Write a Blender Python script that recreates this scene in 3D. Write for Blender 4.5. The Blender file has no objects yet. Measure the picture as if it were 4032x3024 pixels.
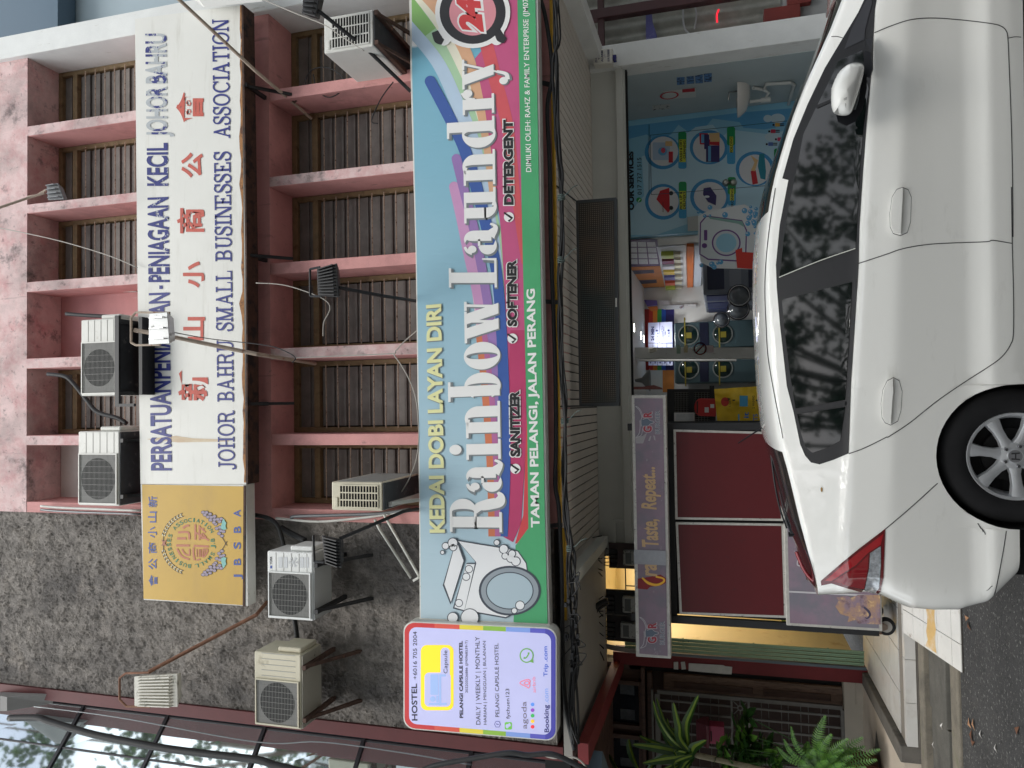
import bpy, bmesh, math, random
from mathutils import Vector as V, Matrix, noise
from mathutils.bvhtree import BVHTree
random.seed(7)
R = math.radians
sc = bpy.context.scene
col = sc.collection
# ------------------------------------------------------------------ camera
FPX = 2912.0
PITCH, ROLL, YAW, EYE = R(15.81), R(-1.366), R(1.689), 1.70
CAM = V((0, 0, EYE))
_f = V((math.sin(YAW)*math.cos(PITCH), math.cos(YAW)*math.cos(PITCH), math.sin(PITCH)))
_r = V((math.cos(YAW), -math.sin(YAW), 0))
_u = _r.cross(_f)
_r2 = _r*math.cos(ROLL) + _u*math.sin(ROLL)
_u2 = -_r*math.sin(ROLL) + _u*math.cos(ROLL)
cd = bpy.data.cameras.new('camera'); cam = bpy.data.objects.new('camera', cd); col.objects.link(cam)
# the phone was held upright and the picture is stored lying on its side: picture right = down in the place
rot = Matrix((-_u2, _r2, -_f)).transposed()
cam.matrix_world = Matrix.Translation(CAM) @ rot.to_4x4()
cd.sensor_fit = 'HORIZONTAL'; cd.sensor_width = 36.0; cd.lens = 36.0*FPX/4032.0
cd.clip_start = 0.05; cd.clip_end = 500
sc.camera = cam
# ------------------------------------------------------------------ sky and sun (bright overcast)
w = bpy.data.worlds.new("World"); sc.world = w; w.use_nodes = True
nt = w.node_tree; nt.nodes.clear()
N = nt.nodes.new; L = nt.links.new
sky = N('ShaderNodeTexSky'); sky.sky_type = 'NISHITA'; sky.sun_disc = False
sky.sun_elevation = R(58); sky.sun_rotation = R(180); sky.air_density = 1.0; sky.dust_density = 2.0; sky.ozone_density = 1.0
tc = N('ShaderNodeTexCoord'); mp = N('ShaderNodeMapping'); mp.inputs['Scale'].default_value = (1.6, 1.6, 3.2)
nz = N('ShaderNodeTexNoise'); nz.inputs['Scale'].default_value = 1.7; nz.inputs['Detail'].default_value = 8; nz.inputs['Roughness'].default_value = .55
rmp = N('ShaderNodeValToRGB'); rmp.color_ramp.elements[0].position = .36; rmp.color_ramp.elements[1].position = .56
hs = N('ShaderNodeHueSaturation'); hs.inputs['Saturation'].default_value = .55
cl = N('ShaderNodeMix'); cl.data_type = 'RGBA'
cl.inputs[7].default_value = (8.6, 9.0, 9.3, 1)
bg = N('ShaderNodeBackground'); bg.inputs['Strength'].default_value = .10
wo = N('ShaderNodeOutputWorld')
L(tc.outputs['Generated'], mp.inputs['Vector']); L(mp.outputs[0], nz.inputs['Vector']); L(nz.outputs['Fac'], rmp.inputs[0])
L(sky.outputs[0], hs.inputs['Color']); L(hs.outputs[0], cl.inputs[6]); L(rmp.outputs[0], cl.inputs[0]); L(cl.outputs[2], bg.inputs['Color']); L(bg.outputs[0], wo.inputs[0])
sd = bpy.data.lights.new('sun', 'SUN'); sd.energy = 1.1; sd.angle = R(24); sd.color = (1, .97, .92)
sun = bpy.data.objects.new('sun', sd); col.objects.link(sun)
sun.rotation_euler = (R(90-58), 0, R(-8))
sc.view_settings.view_transform = 'Standard'; sc.view_settings.look = 'None'; sc.view_settings.gamma = 1
sc.view_settings.exposure = 0.92
sc.cycles.use_denoising = True
sc.cycles.max_bounces = 8; sc.cycles.diffuse_bounces = 4; sc.cycles.glossy_bounces = 4; sc.cycles.transparent_max_bounces = 8
# ------------------------------------------------------------------ picture -> place helpers
CR = {0: (0, 0, 1/1.82278), 13: (540, 1880, 3.191), 14: (2440, 1500, 2.765), 15: (2440, 2000, 2.6765), 16: (2440, 980, 2.765),
      17: (2440, 240, 2.07375), 18: (2400, 2500, 3.1664), 19: (2900, 2500, 3.1664), 20: (2200, 0, 2.011), 21: (2900, 1500, 1.4655),
      22: (3000, 0, 1.6076), 23: (2900, 600, 1.4655), 24: (2100, 100, 4.1475), 25: (2100, 600, 4.1475), 26: (2100, 1600, 4.1475),
      27: (2100, 2000, 4.1475), 28: (3300, 2350, 2.765), 29: (2150, 2350, 3.318)}
for i in range(12):
    CR[i+1] = ((i//3)*1008, (i % 3)*1008, 1.64583)
def K(n, *pts):
    ox, oy, s = CR[n]
    r = [(ox+x/s, oy+y/s) for x, y in pts]
    return r
def k1(n, x, y): return K(n, (x, y))[0]
def ray(x, y): return (_f*FPX - _u2*(x-2016) - _r2*(y-1512)).normalized()
def at(p, Y):            # the point of plane y = Y seen at photo pixel p
    d = ray(*p); return CAM + d*(Y/d.y)
def atz(p, z):           # the point of level z seen at photo pixel p
    d = ray(*p); return CAM + d*((z-EYE)/d.z)
def atx(p, X):
    d = ray(*p); return CAM + d*(X/d.x)
# ------------------------------------------------------------------ materials
def lin(c):
    return tuple(((x/255)/12.92 if x <= 10 else ((x/255+.055)/1.055)**2.4) for x in c)
MC = {}
def M(name, c, rough=.6, metal=0, var=.0, vs=6, st=None, bump=None, emit=0, coat=0, spec=.5, alpha=None, sc3=None, fine=0, streak=None):
    """c: sRGB 0-255; var/vs: brightness mottling; st: list of (colour, scale, threshold, softness, stretch); bump: (scale, strength, distance)"""
    if name in MC: return MC[name]
    m = bpy.data.materials.new(name); m.use_nodes = True; MC[name] = m
    nt = m.node_tree; N = nt.nodes.new; L = nt.links.new
    b = nt.nodes['Principled BSDF']
    c = lin(c)
    b.inputs['Base Color'].default_value = (*c, 1); b.inputs['Roughness'].default_value = rough; b.inputs['Metallic'].default_value = metal
    b.inputs['Specular IOR Level'].default_value = spec
    if coat: b.inputs['Coat Weight'].default_value = coat; b.inputs['Coat Roughness'].default_value = .03
    tcn = N('ShaderNodeTexCoord'); src = tcn.outputs['Object']
    if sc3:
        mpn = N('ShaderNodeMapping'); mpn.inputs['Scale'].default_value = sc3; L(src, mpn.inputs[0]); src = mpn.outputs[0]
    out = None
    def noi(scale, det=5, stretch=None, rg=.6):
        n = N('ShaderNodeTexNoise'); n.inputs['Scale'].default_value = scale; n.inputs['Detail'].default_value = det; n.inputs['Roughness'].default_value = rg
        if stretch:
            q = N('ShaderNodeMapping'); q.inputs['Scale'].default_value = stretch; L(src, q.inputs[0]); L(q.outputs[0], n.inputs['Vector'])
        else: L(src, n.inputs['Vector'])
        return n
    if var:
        n = noi(vs); r = N('ShaderNodeMapRange'); r.inputs[1].default_value = .3; r.inputs[2].default_value = .7
        r.inputs[3].default_value = 1-var; r.inputs[4].default_value = 1+var; L(n.outputs['Fac'], r.inputs[0])
        mx = N('ShaderNodeMix'); mx.data_type = 'RGBA'; mx.blend_type = 'MULTIPLY'; mx.inputs[0].default_value = 1
        mx.inputs[6].default_value = (*c, 1); L(r.outputs[0], mx.inputs[7]); out = mx.outputs[2]
    if fine:
        n = noi(180, 2); r = N('ShaderNodeMapRange'); r.inputs[1].default_value = .3; r.inputs[2].default_value = .7
        r.inputs[3].default_value = 1-fine; r.inputs[4].default_value = 1+fine; L(n.outputs['Fac'], r.inputs[0])
        mx = N('ShaderNodeMix'); mx.data_type = 'RGBA'; mx.blend_type = 'MULTIPLY'; mx.inputs[0].default_value = 1
        if out: L(out, mx.inputs[6])
        else: mx.inputs[6].default_value = (*c, 1)
        L(r.outputs[0], mx.inputs[7]); out = mx.outputs[2]
    for s in (st or []):
        cc, scale, th, soft = s[:4]
        n = noi(scale, 7, s[4] if len(s) > 4 else None, .68); r = N('ShaderNodeMapRange'); r.inputs[1].default_value = th; r.inputs[2].default_value = th+soft
        L(n.outputs['Fac'], r.inputs[0])
        mx = N('ShaderNodeMix'); mx.data_type = 'RGBA'
        if len(s) > 5:
            q = N('ShaderNodeMath'); q.operation = 'MULTIPLY'; q.inputs[1].default_value = s[5]; L(r.outputs[0], q.inputs[0]); L(q.outputs[0], mx.inputs[0])
        else: L(r.outputs[0], mx.inputs[0])
        if out: L(out, mx.inputs[6])
        else: mx.inputs[6].default_value = (*c, 1)
        mx.inputs[7].default_value = (*lin(cc), 1); out = mx.outputs[2]
    if out: L(out, b.inputs['Base Color'])
    if bump:
        n = noi(bump[0], 6); bp = N('ShaderNodeBump'); bp.inputs['Strength'].default_value = bump[1]; bp.inputs['Distance'].default_value = bump[2]
        L(n.outputs['Fac'], bp.inputs['Height']); L(bp.outputs[0], b.inputs['Normal'])
    if emit:
        b.inputs['Emission Strength'].default_value = emit
        if out: L(out, b.inputs['Emission Color'])
        else: b.inputs['Emission Color'].default_value = (*c, 1)
    return m
# ------------------------------------------------------------------ mesh building
class MB:
    def __init__(s): s.v = []; s.f = []; s.mi = []
    def add(s, vs, fs, m=0):
        o = len(s.v); s.v += [V(p) for p in vs]
        for f in fs: s.f.append([i+o for i in f]); s.mi.append(m)
        return s
    def face(s, pts, m=0): return s.add(pts, [list(range(len(pts)))], m)
    def prism(s, pts, dv, m=0):
        n = len(pts); dv = V(dv); a = [V(p) for p in pts]
        return s.add(a+[p+dv for p in a], [list(range(n)), list(range(2*n-1, n-1, -1))]+[[i, i+n, (i+1) % n+n, (i+1) % n] for i in range(n)], m)
    def loft(s, a, b, m=0):        # two loops of equal length, closed both ends
        n = len(a)
        return s.add(list(a)+list(b), [list(range(n)), list(range(2*n-1, n-1, -1))]+[[i, i+n, (i+1) % n+n, (i+1) % n] for i in range(n)], m)
    def box(s, a, b, m=0):
        x0, y0, z0 = a; x1, y1, z1 = b
        return s.prism([(x0, y0, z0), (x1, y0, z0), (x1, y0, z1), (x0, y0, z1)], (0, y1-y0, 0), m)
    def pbox(s, x0, y0, x1, y1, Y0, Y1, m=0):     # photo-pixel rectangle at plane Y0 run back to Y1
        return s.prism([at(p, Y0) for p in ((x0, y0), (x0, y1), (x1, y1), (x1, y0))], (0, Y1-Y0, 0), m)
    def plate(s, px, Y, th=.01, m=0): return s.prism([at(p, Y) for p in px], (0, th, 0), m)
    def ink(s, px, Y, m=0): return s.face([at(p, Y) for p in px], m)
    def tube(s, pts, r, n=8, m=0, cap=True):
        pts = [V(p) for p in pts]; k = len(pts); rs = r if isinstance(r, (list, tuple)) else [r]*k
        vs = []; up = None
        for i, p in enumerate(pts):
            t = (pts[min(i+1, k-1)]-pts[max(i-1, 0)]).normalized()
            if up is None:
                up = t.cross(V((0, 0, 1)) if abs(t.z) < .9 else V((1, 0, 0))).normalized()
            else:
                up = up - t*up.dot(t)
                up = up.normalized() if up.length > 1e-6 else t.orthogonal().normalized()
            bi = t.cross(up)
            for j in range(n):
                a = 2*math.pi*j/n; vs.append(p+(up*math.cos(a)+bi*math.sin(a))*rs[i])
        fs = [[i*n+j, i*n+(j+1) % n, (i+1)*n+(j+1) % n, (i+1)*n+j] for i in range(k-1) for j in range(n)]
        if cap: fs += [list(range(n))[::-1], [(k-1)*n+j for j in range(n)]]
        return s.add(vs, fs, m)
    def sphere(s, c, r, nu=12, nv=8, m=0, sq=(1, 1, 1)):
        c = V(c); vs = []
        for i in range(nv+1):
            t = math.pi*i/nv
            for j in range(nu):
                a = 2*math.pi*j/nu; vs.append(c+V((r*sq[0]*math.sin(t)*math.cos(a), r*sq[1]*math.sin(t)*math.sin(a), r*sq[2]*math.cos(t))))
        return s.add(vs, [[i*nu+j, i*nu+(j+1) % nu, (i+1)*nu+(j+1) % nu, (i+1)*nu+j] for i in range(nv) for j in range(nu)], m)
    def ring(s, c, ax, r0, r1, th, n=32, m=0):   # flat ring round axis ax
        c = V(c); ax = V(ax).normalized(); a = ax.orthogonal().normalized(); b = ax.cross(a); vs = []
        for j in range(n):
            d = a*math.cos(2*math.pi*j/n)+b*math.sin(2*math.pi*j/n)
            vs += [c+d*r0, c+d*r1, c+d*r1+ax*th, c+d*r0+ax*th]
        fs = []
        for j in range(n):
            k = (j+1) % n
            for q in range(4): fs.append([j*4+q, j*4+(q+1) % 4, k*4+(q+1) % 4, k*4+q])
        return s.add(vs, fs, m)
    def lathe(s, c, ax, prof, n=32, m=0, ref=None):  # prof: (radius, along axis)
        c = V(c); ax = V(ax).normalized(); a = (V(ref) if ref else ax.orthogonal()).normalized(); b = ax.cross(a); vs = []
        for r, h in prof:
            for j in range(n):
                d = a*math.cos(2*math.pi*j/n)+b*math.sin(2*math.pi*j/n); vs.append(c+d*r+ax*h)
        return s.add(vs, [[i*n+j, i*n+(j+1) % n, (i+1)*n+(j+1) % n, (i+1)*n+j] for i in range(len(prof)-1) for j in range(n)], m)
    def build(s, name, mats, parent=None, smooth=False, bevel=0, fix=True, ang=None):
        me = bpy.data.meshes.new(name); me.from_pydata([tuple(v) for v in s.v], [], s.f)
        if not isinstance(mats, (list, tuple)): mats = [mats]
        for m in mats: me.materials.append(m)
        me.polygons.foreach_set('material_index', s.mi)
        if fix:
            bm = bmesh.new(); bm.from_mesh(me); bmesh.ops.recalc_face_normals(bm, faces=bm.faces); bm.to_mesh(me); bm.free()
        if smooth: me.polygons.foreach_set('use_smooth', [True]*len(me.polygons))
        if smooth and ang: me.set_sharp_from_angle(angle=R(ang))
        o = bpy.data.objects.new(name, me); col.objects.link(o)
        if parent:
            o.parent = parent; o.matrix_parent_inverse = Matrix.Translation(-parent.location) if parent.type == 'EMPTY' else Matrix.Identity(4)
        if bevel:
            md = o.modifiers.new('bevel', 'BEVEL'); md.width = bevel; md.segments = 2; md.limit_method = 'ANGLE'; md.angle_limit = R(40)
        return o
def thing(name, label, cat, loc, group=None):
    o = bpy.data.objects.new(name, None); col.objects.link(o); o.location = loc; o.empty_display_size = .1
    return tag(o, label, cat, group)
def tag(o, label, cat, group=None):
    o['label'] = label; o['category'] = cat
    if group: o['group'] = group
    return o
def struct(o): o['kind'] = 'structure'; return o
def ell(cx, cy, rx, ry, n=28, a0=0, a1=360):
    m = n if a1-a0 >= 360 else n+1
    return [(cx+rx*math.cos(R(a0+(a1-a0)*i/n)), cy+ry*math.sin(R(a0+(a1-a0)*i/n))) for i in range(m)]
def rrect(x0, y0, x1, y1, r, n=5):
    o = []
    for cx, cy, a in ((x1-r, y1-r, 0), (x0+r, y1-r, 90), (x0+r, y0+r, 180), (x1-r, y0+r, 270)):
        o += [(cx+r*math.cos(R(a+90*i/n)), cy+r*math.sin(R(a+90*i/n))) for i in range(n+1)]
    return o
def crom(p, n=6):            # Catmull-Rom through 2D or 3D points
    p = [V(q) for q in p]; o = []
    for i in range(len(p)-1):
        a, b, c, d = p[max(i-1, 0)], p[i], p[i+1], p[min(i+2, len(p)-1)]
        for j in range(n):
            t = j/n; o.append(.5*((2*b)+(c-a)*t+(2*a-5*b+4*c-d)*t*t+(3*b-a-3*c+d)*t**3))
    o.append(p[-1]); return o
def clipx(poly, conv):     # clip a polygon to a convex one
    cx = sum(p[0] for p in conv)/len(conv); cy = sum(p[1] for p in conv)/len(conv)
    for i in range(len(conv)):
        a, b = conv[i], conv[(i+1) % len(conv)]; nx, ny = -(b[1]-a[1]), b[0]-a[0]
        if nx*(cx-a[0])+ny*(cy-a[1]) < 0: nx, ny = -nx, -ny
        f = lambda p: nx*(p[0]-a[0])+ny*(p[1]-a[1]); o = []
        for k in range(len(poly)):
            p, q = poly[k], poly[(k+1) % len(poly)]; u, v = f(p), f(q)
            if u >= 0: o.append(p)
            if u*v < 0: s = u/(u-v); o.append((p[0]+(q[0]-p[0])*s, p[1]+(q[1]-p[1])*s))
        poly = o
        if not poly: return poly
    return poly
def ribbon(p, ws, n=6, roundend=False):   # outline of a 2D stroke of varying width
    q = crom(p, n); k = len(q)
    if not isinstance(ws, (list, tuple)): ws = [ws]*len(p)
    A = []; B = []
    for i, c in enumerate(q):
        t = (q[min(i+1, k-1)]-q[max(i-1, 0)]); t = t.normalized() if t.length else V((1, 0)); nn = V((-t.y, t.x))
        u = i/(k-1)*(len(ws)-1); j = min(int(u), len(ws)-2); wd = ws[j]+(ws[j+1]-ws[j])*(u-j)
        A.append(c+nn*wd/2); B.append(c-nn*wd/2)
    cap = []
    if roundend:
        t = (q[0]-q[1]).normalized(); nn = V((-t.y, t.x)); r = ws[0]/2
        cap = [q[0]+nn*r*math.cos(a)+t*r*math.sin(a) for a in [math.pi*i/8 for i in range(1, 8)]]
    return [tuple(v) for v in A+B[::-1]+cap]
# ------------------------------------------------------------------ lettering
def font_polys(s, bold=0):
    c = bpy.data.curves.new('t', 'FONT'); c.body = s; c.offset = bold; c.resolution_u = 4; c.fill_mode = 'FRONT'
    o = bpy.data.objects.new('t', c); col.objects.link(o); bpy.context.view_layer.update()
    m = bpy.data.meshes.new_from_object(o.evaluated_get(bpy.context.evaluated_depsgraph_get()))
    vs = [(v.co.x, v.co.y) for v in m.vertices]; fs = [list(p.vertices) for p in m.polygons]
    bpy.data.objects.remove(o); bpy.data.curves.remove(c); bpy.data.meshes.remove(m)
    return vs, fs
def bar(x0, y0, x1, y1): return [(x0, y0), (x1, y0), (x1, y1), (x0, y1)]
def slan(x0, y0, x1, y1, w): return [(x0, y0), (x0+w, y0), (x1+w, y1), (x1, y1)]
def arc(cx, cy, rx, ry, T, t, a0, a1, n=26):
    o = [(cx+rx*math.cos(R(a0+(a1-a0)*i/n)), cy+ry*math.sin(R(a0+(a1-a0)*i/n))) for i in range(n+1)]
    q = [(cx+(rx-T)*math.cos(R(a0+(a1-a0)*i/n)), cy+(ry-t)*math.sin(R(a0+(a1-a0)*i/n))) for i in range(n+1)]
    return o+q[::-1]
def glyph(ch, T, t):
    x = .66; s = .11; P = []; a = P.append
    def stem(x0, y0, y1, top=True, bot=True, w=None):
        w = w or T; a(bar(x0, y0, x0+w, y1))
        if bot: a(bar(x0-s, y0, x0+w+s, y0+t))
        if top: a(bar(x0-s, y1-t, x0+w+s, y1))
    th = t*1.25
    if ch == ' ': return [], .36
    if ch == 'I': stem(.14, 0, 1); return P, .28+T
    if ch == 'L': stem(.14, 0, 1); a(bar(.14, 0, .74, t)); a([(.74-th, 0), (.74, 0), (.74, .3), (.74-th*.6, .3)]); return P, .8
    if ch == 'E':
        stem(.14, 0, 1); a(bar(.14, 0, .72, t)); a(bar(.14, 1-t, .7, 1)); a(bar(.14, .5-t/2, .5, .5+t/2)); a(bar(.72-th, 0, .72, .27)); a(bar(.7-th, .75, .7, 1)); a(bar(.5-th, .38, .5, .62)); return P, .8
    if ch == 'T': stem(.31, 0, 1, top=False); a(bar(.03, 1-t, .59+T, 1)); a(bar(.03, .74, .03+th, 1)); a(bar(.59+T-th, .74, .59+T, 1)); return P, .64+T
    if ch == 'H': stem(.14, 0, 1); stem(.62, 0, 1); a(bar(.14, .5-t/2, .7, .5+t/2)); return P, .76+T
    if ch == 'N': stem(.12, 0, 1, w=th); stem(.72, 0, 1, w=th, bot=False); a([(.1, 1), (.1+T*1.15, 1), (.72+th, 0), (.72+th-T*1.15, 0)]); return P, .9
    if ch == 'M': stem(.12, 0, 1, w=th); stem(.8, 0, 1); a([(.1, 1), (.1+T*1.1, 1), (.5+T*.6, 0), (.5-T*.4, 0)]); a([(.46, 0), (.5+th, 0), (.83+th, 1), (.83, 1)]); return P, 1.0+T
    if ch == 'A': a(slan(.09, 0, .4, 1, th)); a([(.34, 1), (.34+T, 1), (.66+T, 0), (.66, 0)]); a(bar(.2, .3, .62, .3+t)); a(bar(0, 0, .09+s+.06, t)); a(bar(.66-s, 0, .66+T+s*.7, t)); return P, .78+T
    if ch == 'O': a(arc(.47, .5, .44, .52, T, t, 0, 360, 40)); return P, .94
    if ch == 'C': a(arc(.47, .5, .44, .52, T, t, 42, 318, 34)); a(bar(.76, .66, .76+th, 1)); return P, .9
    if ch == 'U': stem(.14, .33, 1, bot=False); stem(.66, .33, 1, bot=False, w=th); a(arc(.4+th/2, .34, .26+th/2, .36, T*.85, t, 180, 360)); return P, .86
    if ch == 'J': stem(.3, .28, 1, bot=False); a(ribbon([(.3+T/2, .3), (.3+T*.2, .02), (.12, -.03), (.04, .14)], [T, T*.7, t*1.4, T*.9])); return P, .42+T
    if ch == 'S': a(ribbon([(.56, .72), (.5, .93), (.3, .985), (.13, .86), (.16, .66), (.33, .53), (.53, .4), (.58, .2), (.44, .02), (.24, .01), (.1, .12), (.06, .3)], [t*1.5, t, t*1.1, T*.55, T*.95, T*1.1, T*1.05, T*.75, t*1.2, t, t*1.2, t*1.8])); a(bar(.53, .66, .53+th, 1)); a(bar(.05, 0, .05+th, .34)); return P, .68
    if ch == 'B': stem(.14, 0, 1); a(arc(.45, .74, .26, .26, T*.85, t, -90, 90)); a(arc(.47, .26, .3, .27, T*.95, t, -90, 90)); [a(bar(.14, y, .47, y+t)) for y in (1-t, .5-t/2, 0)]; return P, .84
    if ch == 'R':
        stem(.12, 0, 1); a(arc(.5, .74, .3, .26, T*.95, t, -90, 90)); a(bar(.12, 1-t, .51, 1)); a(bar(.12, .48, .51, .48+t))
        a(ribbon([(.46, .5), (.6, .43), (.66, .26), (.72, .06), (.86, .01), (.95, .07)], [t, T*.8, T, T*.95, T*.5, t])); return P, .93
    r = .33
    if ch == 'o': a(arc(.34, r, .33, r+.02, T*.98, t, 0, 360, 40)); return P, .68
    if ch == 'b': stem(.1, 0, 1, bot=False); a(bar(0, 1-t, .12, 1)); a(arc(.34, r, .32, r+.02, T*.98, t, -150, 150, 34)); return P, .7
    if ch == 'd': stem(.42, 0, 1, bot=False, top=False); a(bar(.28, 1-t, .44, 1)); a(bar(.42, 0, .42+T+s, t)); a(arc(.36, r, .34, r+.02, T*.98, t, 30, 330, 34)); return P, .46+T+s
    if ch == 'i': stem(.12, 0, x, top=False); a(bar(0, x-t, .14, x)); a(ell(.12+T/2, .87, .12, .12, 20)); return P, .24+T
    if ch == 'n': stem(.12, 0, x, top=False); a(bar(0, x-t, .14, x)); stem(.5, 0, .44, top=False); a(arc(.41+T*.2, .42, .09+T*.8, .26, T, t*1.2, 0, 130)); return P, .62+T
    if ch == 'u': stem(.12, .2, x, bot=False, top=False); a(bar(0, x-t, .14, x)); stem(.5, 0, x, top=False, bot=False); a(bar(.38, x-t, .52, x)); a(bar(.5, 0, .5+T+s, t)); a(arc(.33+T*.3, .24, .21+T*.3, .26, T, t*1.2, 180, 310)); return P, .54+T+s
    if ch == 'r': stem(.12, 0, x, top=False); a(bar(0, x-t, .14, x)); a(ribbon([(.12+T, .4), (.16+T, .58), (.3+T, .65)], [t, t*1.4, t*2])); a(ell(.27+T, .55, .1, .1, 18)); return P, .4+T
    if ch == 'a':
        a(bar(.34, .1, .34+T, .48)); a(arc(.28+T*.4, .46, .06+T*.6, .21, T, t*1.2, 0, 115)); a(ell(.14, .5, .09, .09, 18)); a(ribbon([(.2, .655), (.1, .6), (.07, .5)], [t, t*1.6, t*3]))
        a(arc(.24, .18, .23, .19, T*.9, t, 100, 300)); a(bar(.22, .33, .38, .33+t)); a(ribbon([(.34+T/2, .14), (.38+T, .02), (.46+T, .04), (.5+T, .12)], [T, T*.45, t*1.3, t])); return P, .5+T
    if ch == 'w':
        for x0, y0, x1, y1, q in ((.05, x, .26, 0, T), (.3+T*.4, 0, .46, x, th), (.4, x, .62, 0, T), (.66+T*.4, 0, .84, x, th)): a(slan(x0, y0, x1, y1, q))
        a(bar(-.04, x-t, .05+T+s, x)); a(bar(.36, x-t, .4+T+s*.6, x)); a(bar(.74, x-t, .96, x)); return P, .96
    if ch == 'y':
        a(slan(.05, x, .27, 0, T)); a([(.56, x), (.56+th, x), (.34, -.1), (.3, -.1)]); a(ribbon([(.34, -.06), (.26, -.25), (.12, -.28)], [th, th*1.3, th*1.6])); a(ell(.1, -.2, .09, .09, 18))
        a(bar(-.04, x-t, .05+T+s, x)); a(bar(.44, x-t, .7, x)); return P, .7
    return [], .4
def put(mb, vs, fs, P0, U, W, m=0, off=0):
    mb.add([P0+U*x+W*y+V((0, -off, 0)) for x, y in vs], fs, m)
def txt(mb, s, p0, p1, ptop, Y, m=0, bold=0, serif=None, shear=0, track=0):
    """write s on plane Y: baseline from pixel p0 to p1, cap tops at pixel ptop (above p0)"""
    A, B, T = at(p0, Y), at(p1, Y), at(ptop, Y)
    if serif:
        x = 0; k = 0
        polys = []
        for ch in s:
            g, adv = glyph(ch, *serif)
            for q in g: polys.append([(px+x, py) for px, py in q])
            x += adv + track
        x0 = min(q[0] for P in polys for q in P); x1 = max(q[0] for P in polys for q in P)
        U = (B-A)/(x1-x0); W = T-A
        for i, P in enumerate(polys):
            mb.add([A+U*(px-x0+shear*py)+W*py+V((0, -.0003*(i % 5), 0)) for px, py in P], [list(range(len(P)))], m)
        return
    vs, fs = font_polys(s, bold)
    x0 = min(v[0] for v in vs); x1 = max(v[0] for v in vs)
    U = (B-A)/(x1-x0); W = (T-A)/(.729+2*bold)
    mb.add([A+U*(px-x0)+(W*(py+bold))+U*shear*py for px, py in vs], fs, m)
def hanzi(mb, ch, c, wpx, hpx, Y, m=0, bold=0):
    vs, fs = font_polys(ch, bold)
    x0, x1 = min(v[0] for v in vs), max(v[0] for v in vs); y0, y1 = min(v[1] for v in vs), max(v[1] for v in vs)
    O = at(c, Y); U = (at((c[0], c[1]-wpx/2), Y)-at((c[0], c[1]+wpx/2), Y))/(x1-x0); W = (at((c[0]-hpx/2, c[1]), Y)-at((c[0]+hpx/2, c[1]), Y))/(y1-y0)
    mb.add([O+U*(x-(x0+x1)/2)+W*(y-(y0+y1)/2) for x, y in vs], fs, m)
# ================================================================== materials
PINK = M('pink_wall', (207, 151, 148), .85, var=.12, vs=2.2, fine=.05, st=[((170, 124, 122), 1.6, .50, .22), ((120, 100, 98), 9, .64, .06, (1, 1, .5), .6), ((128, 96, 94), 3, .60, .12, (5, 1, .35), .6)], bump=(60, .25, .01))
PINKW = M('pink_weathered', (218, 192, 190), .9, var=.08, vs=5, fine=.06, st=[((204, 156, 156), 3.5, .47, .2), ((142, 130, 128), 1.3, .46, .2, (1, 1, .7), .7), ((96, 88, 88), 3.4, .56, .12, (1, 1, .8), .8), ((62, 58, 58), 11, .60, .08, None, .5), ((120, 104, 102), 5, .62, .1, (4, 1, .3), .6)], bump=(45, .4, .012))
PINKD = M('pink_reveal', (198, 144, 144), .85, var=.1, vs=3, fine=.04, st=[((214, 186, 184), 2.5, .6, .12, (1, 1, .3), .6)])
WHITEP = M('white_paint_wall', (226, 228, 226), .8, var=.05, vs=4, fine=.03, st=[((176, 172, 160), 6, .62, .12, (2, 2, .5), .7), ((120, 100, 80), 14, .68, .06, None, .7)], bump=(50, .2, .008))
GREYP = M('pale_shop_paint', (206, 208, 202), .75, var=.04, vs=3, fine=.02, st=[((160, 158, 148), 8, .66, .1, (3, 1, 1), .5)])
ROUGH = M('roughcast', (150, 144, 138), .95, var=.3, vs=14, fine=.1, st=[((84, 82, 82), 1.1, .44, .2, (1, 1, .6), .85), ((186, 176, 166), 1.6, .56, .14, None, .8), ((180, 172, 164), 46, .57, .14, None, .45), ((60, 60, 61), 44, .54, .16, None, .3), ((84, 81, 78), 2.2, .50, .2, (2.5, 1, .35), .55)], bump=(90, .9, .03))
TIMB = M('ochre_frame', (126, 106, 76), .7, var=.18, vs=14, st=[((92, 72, 48), 8, .58, .12)])
GLASSD = M('dark_louvre_glass', (124, 119, 115), .6, var=.2, vs=6, st=[((150, 142, 132), 5, .60, .2, (1, 1, .4), .5), ((210, 206, 200), 22, .70, .03, (1, 1, .5), .8)], spec=.25)
ROD = M('rusty_rod', (178, 160, 142), .8, var=.25, vs=40, st=[((98, 58, 40), 30, .55, .1)])
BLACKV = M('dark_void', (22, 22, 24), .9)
SOFF = M('soffit_strip', (206, 199, 190), .6, var=.05, vs=5)
YELL = M('yellow_band', (206, 160, 46), .75, var=.15, vs=10, st=[((120, 96, 50), 20, .62, .1)])
RED = M('red_paint', (88, 30, 32), .6, var=.1, vs=6)
REDD = M('dark_red_pillar', (112, 32, 35), .65, var=.1, vs=5)
MARO = M('maroon_frame', (74, 42, 44), .5, var=.1, vs=8)
STEEL = M('grey_steel', (120, 122, 124), .4, metal=.6, var=.1, vs=10)
BLKM = M('black_metal', (30, 31, 34), .5, var=.15, vs=20)
CABLE = M('black_cable', (26, 27, 29), .6, var=.3, vs=30)
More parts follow.
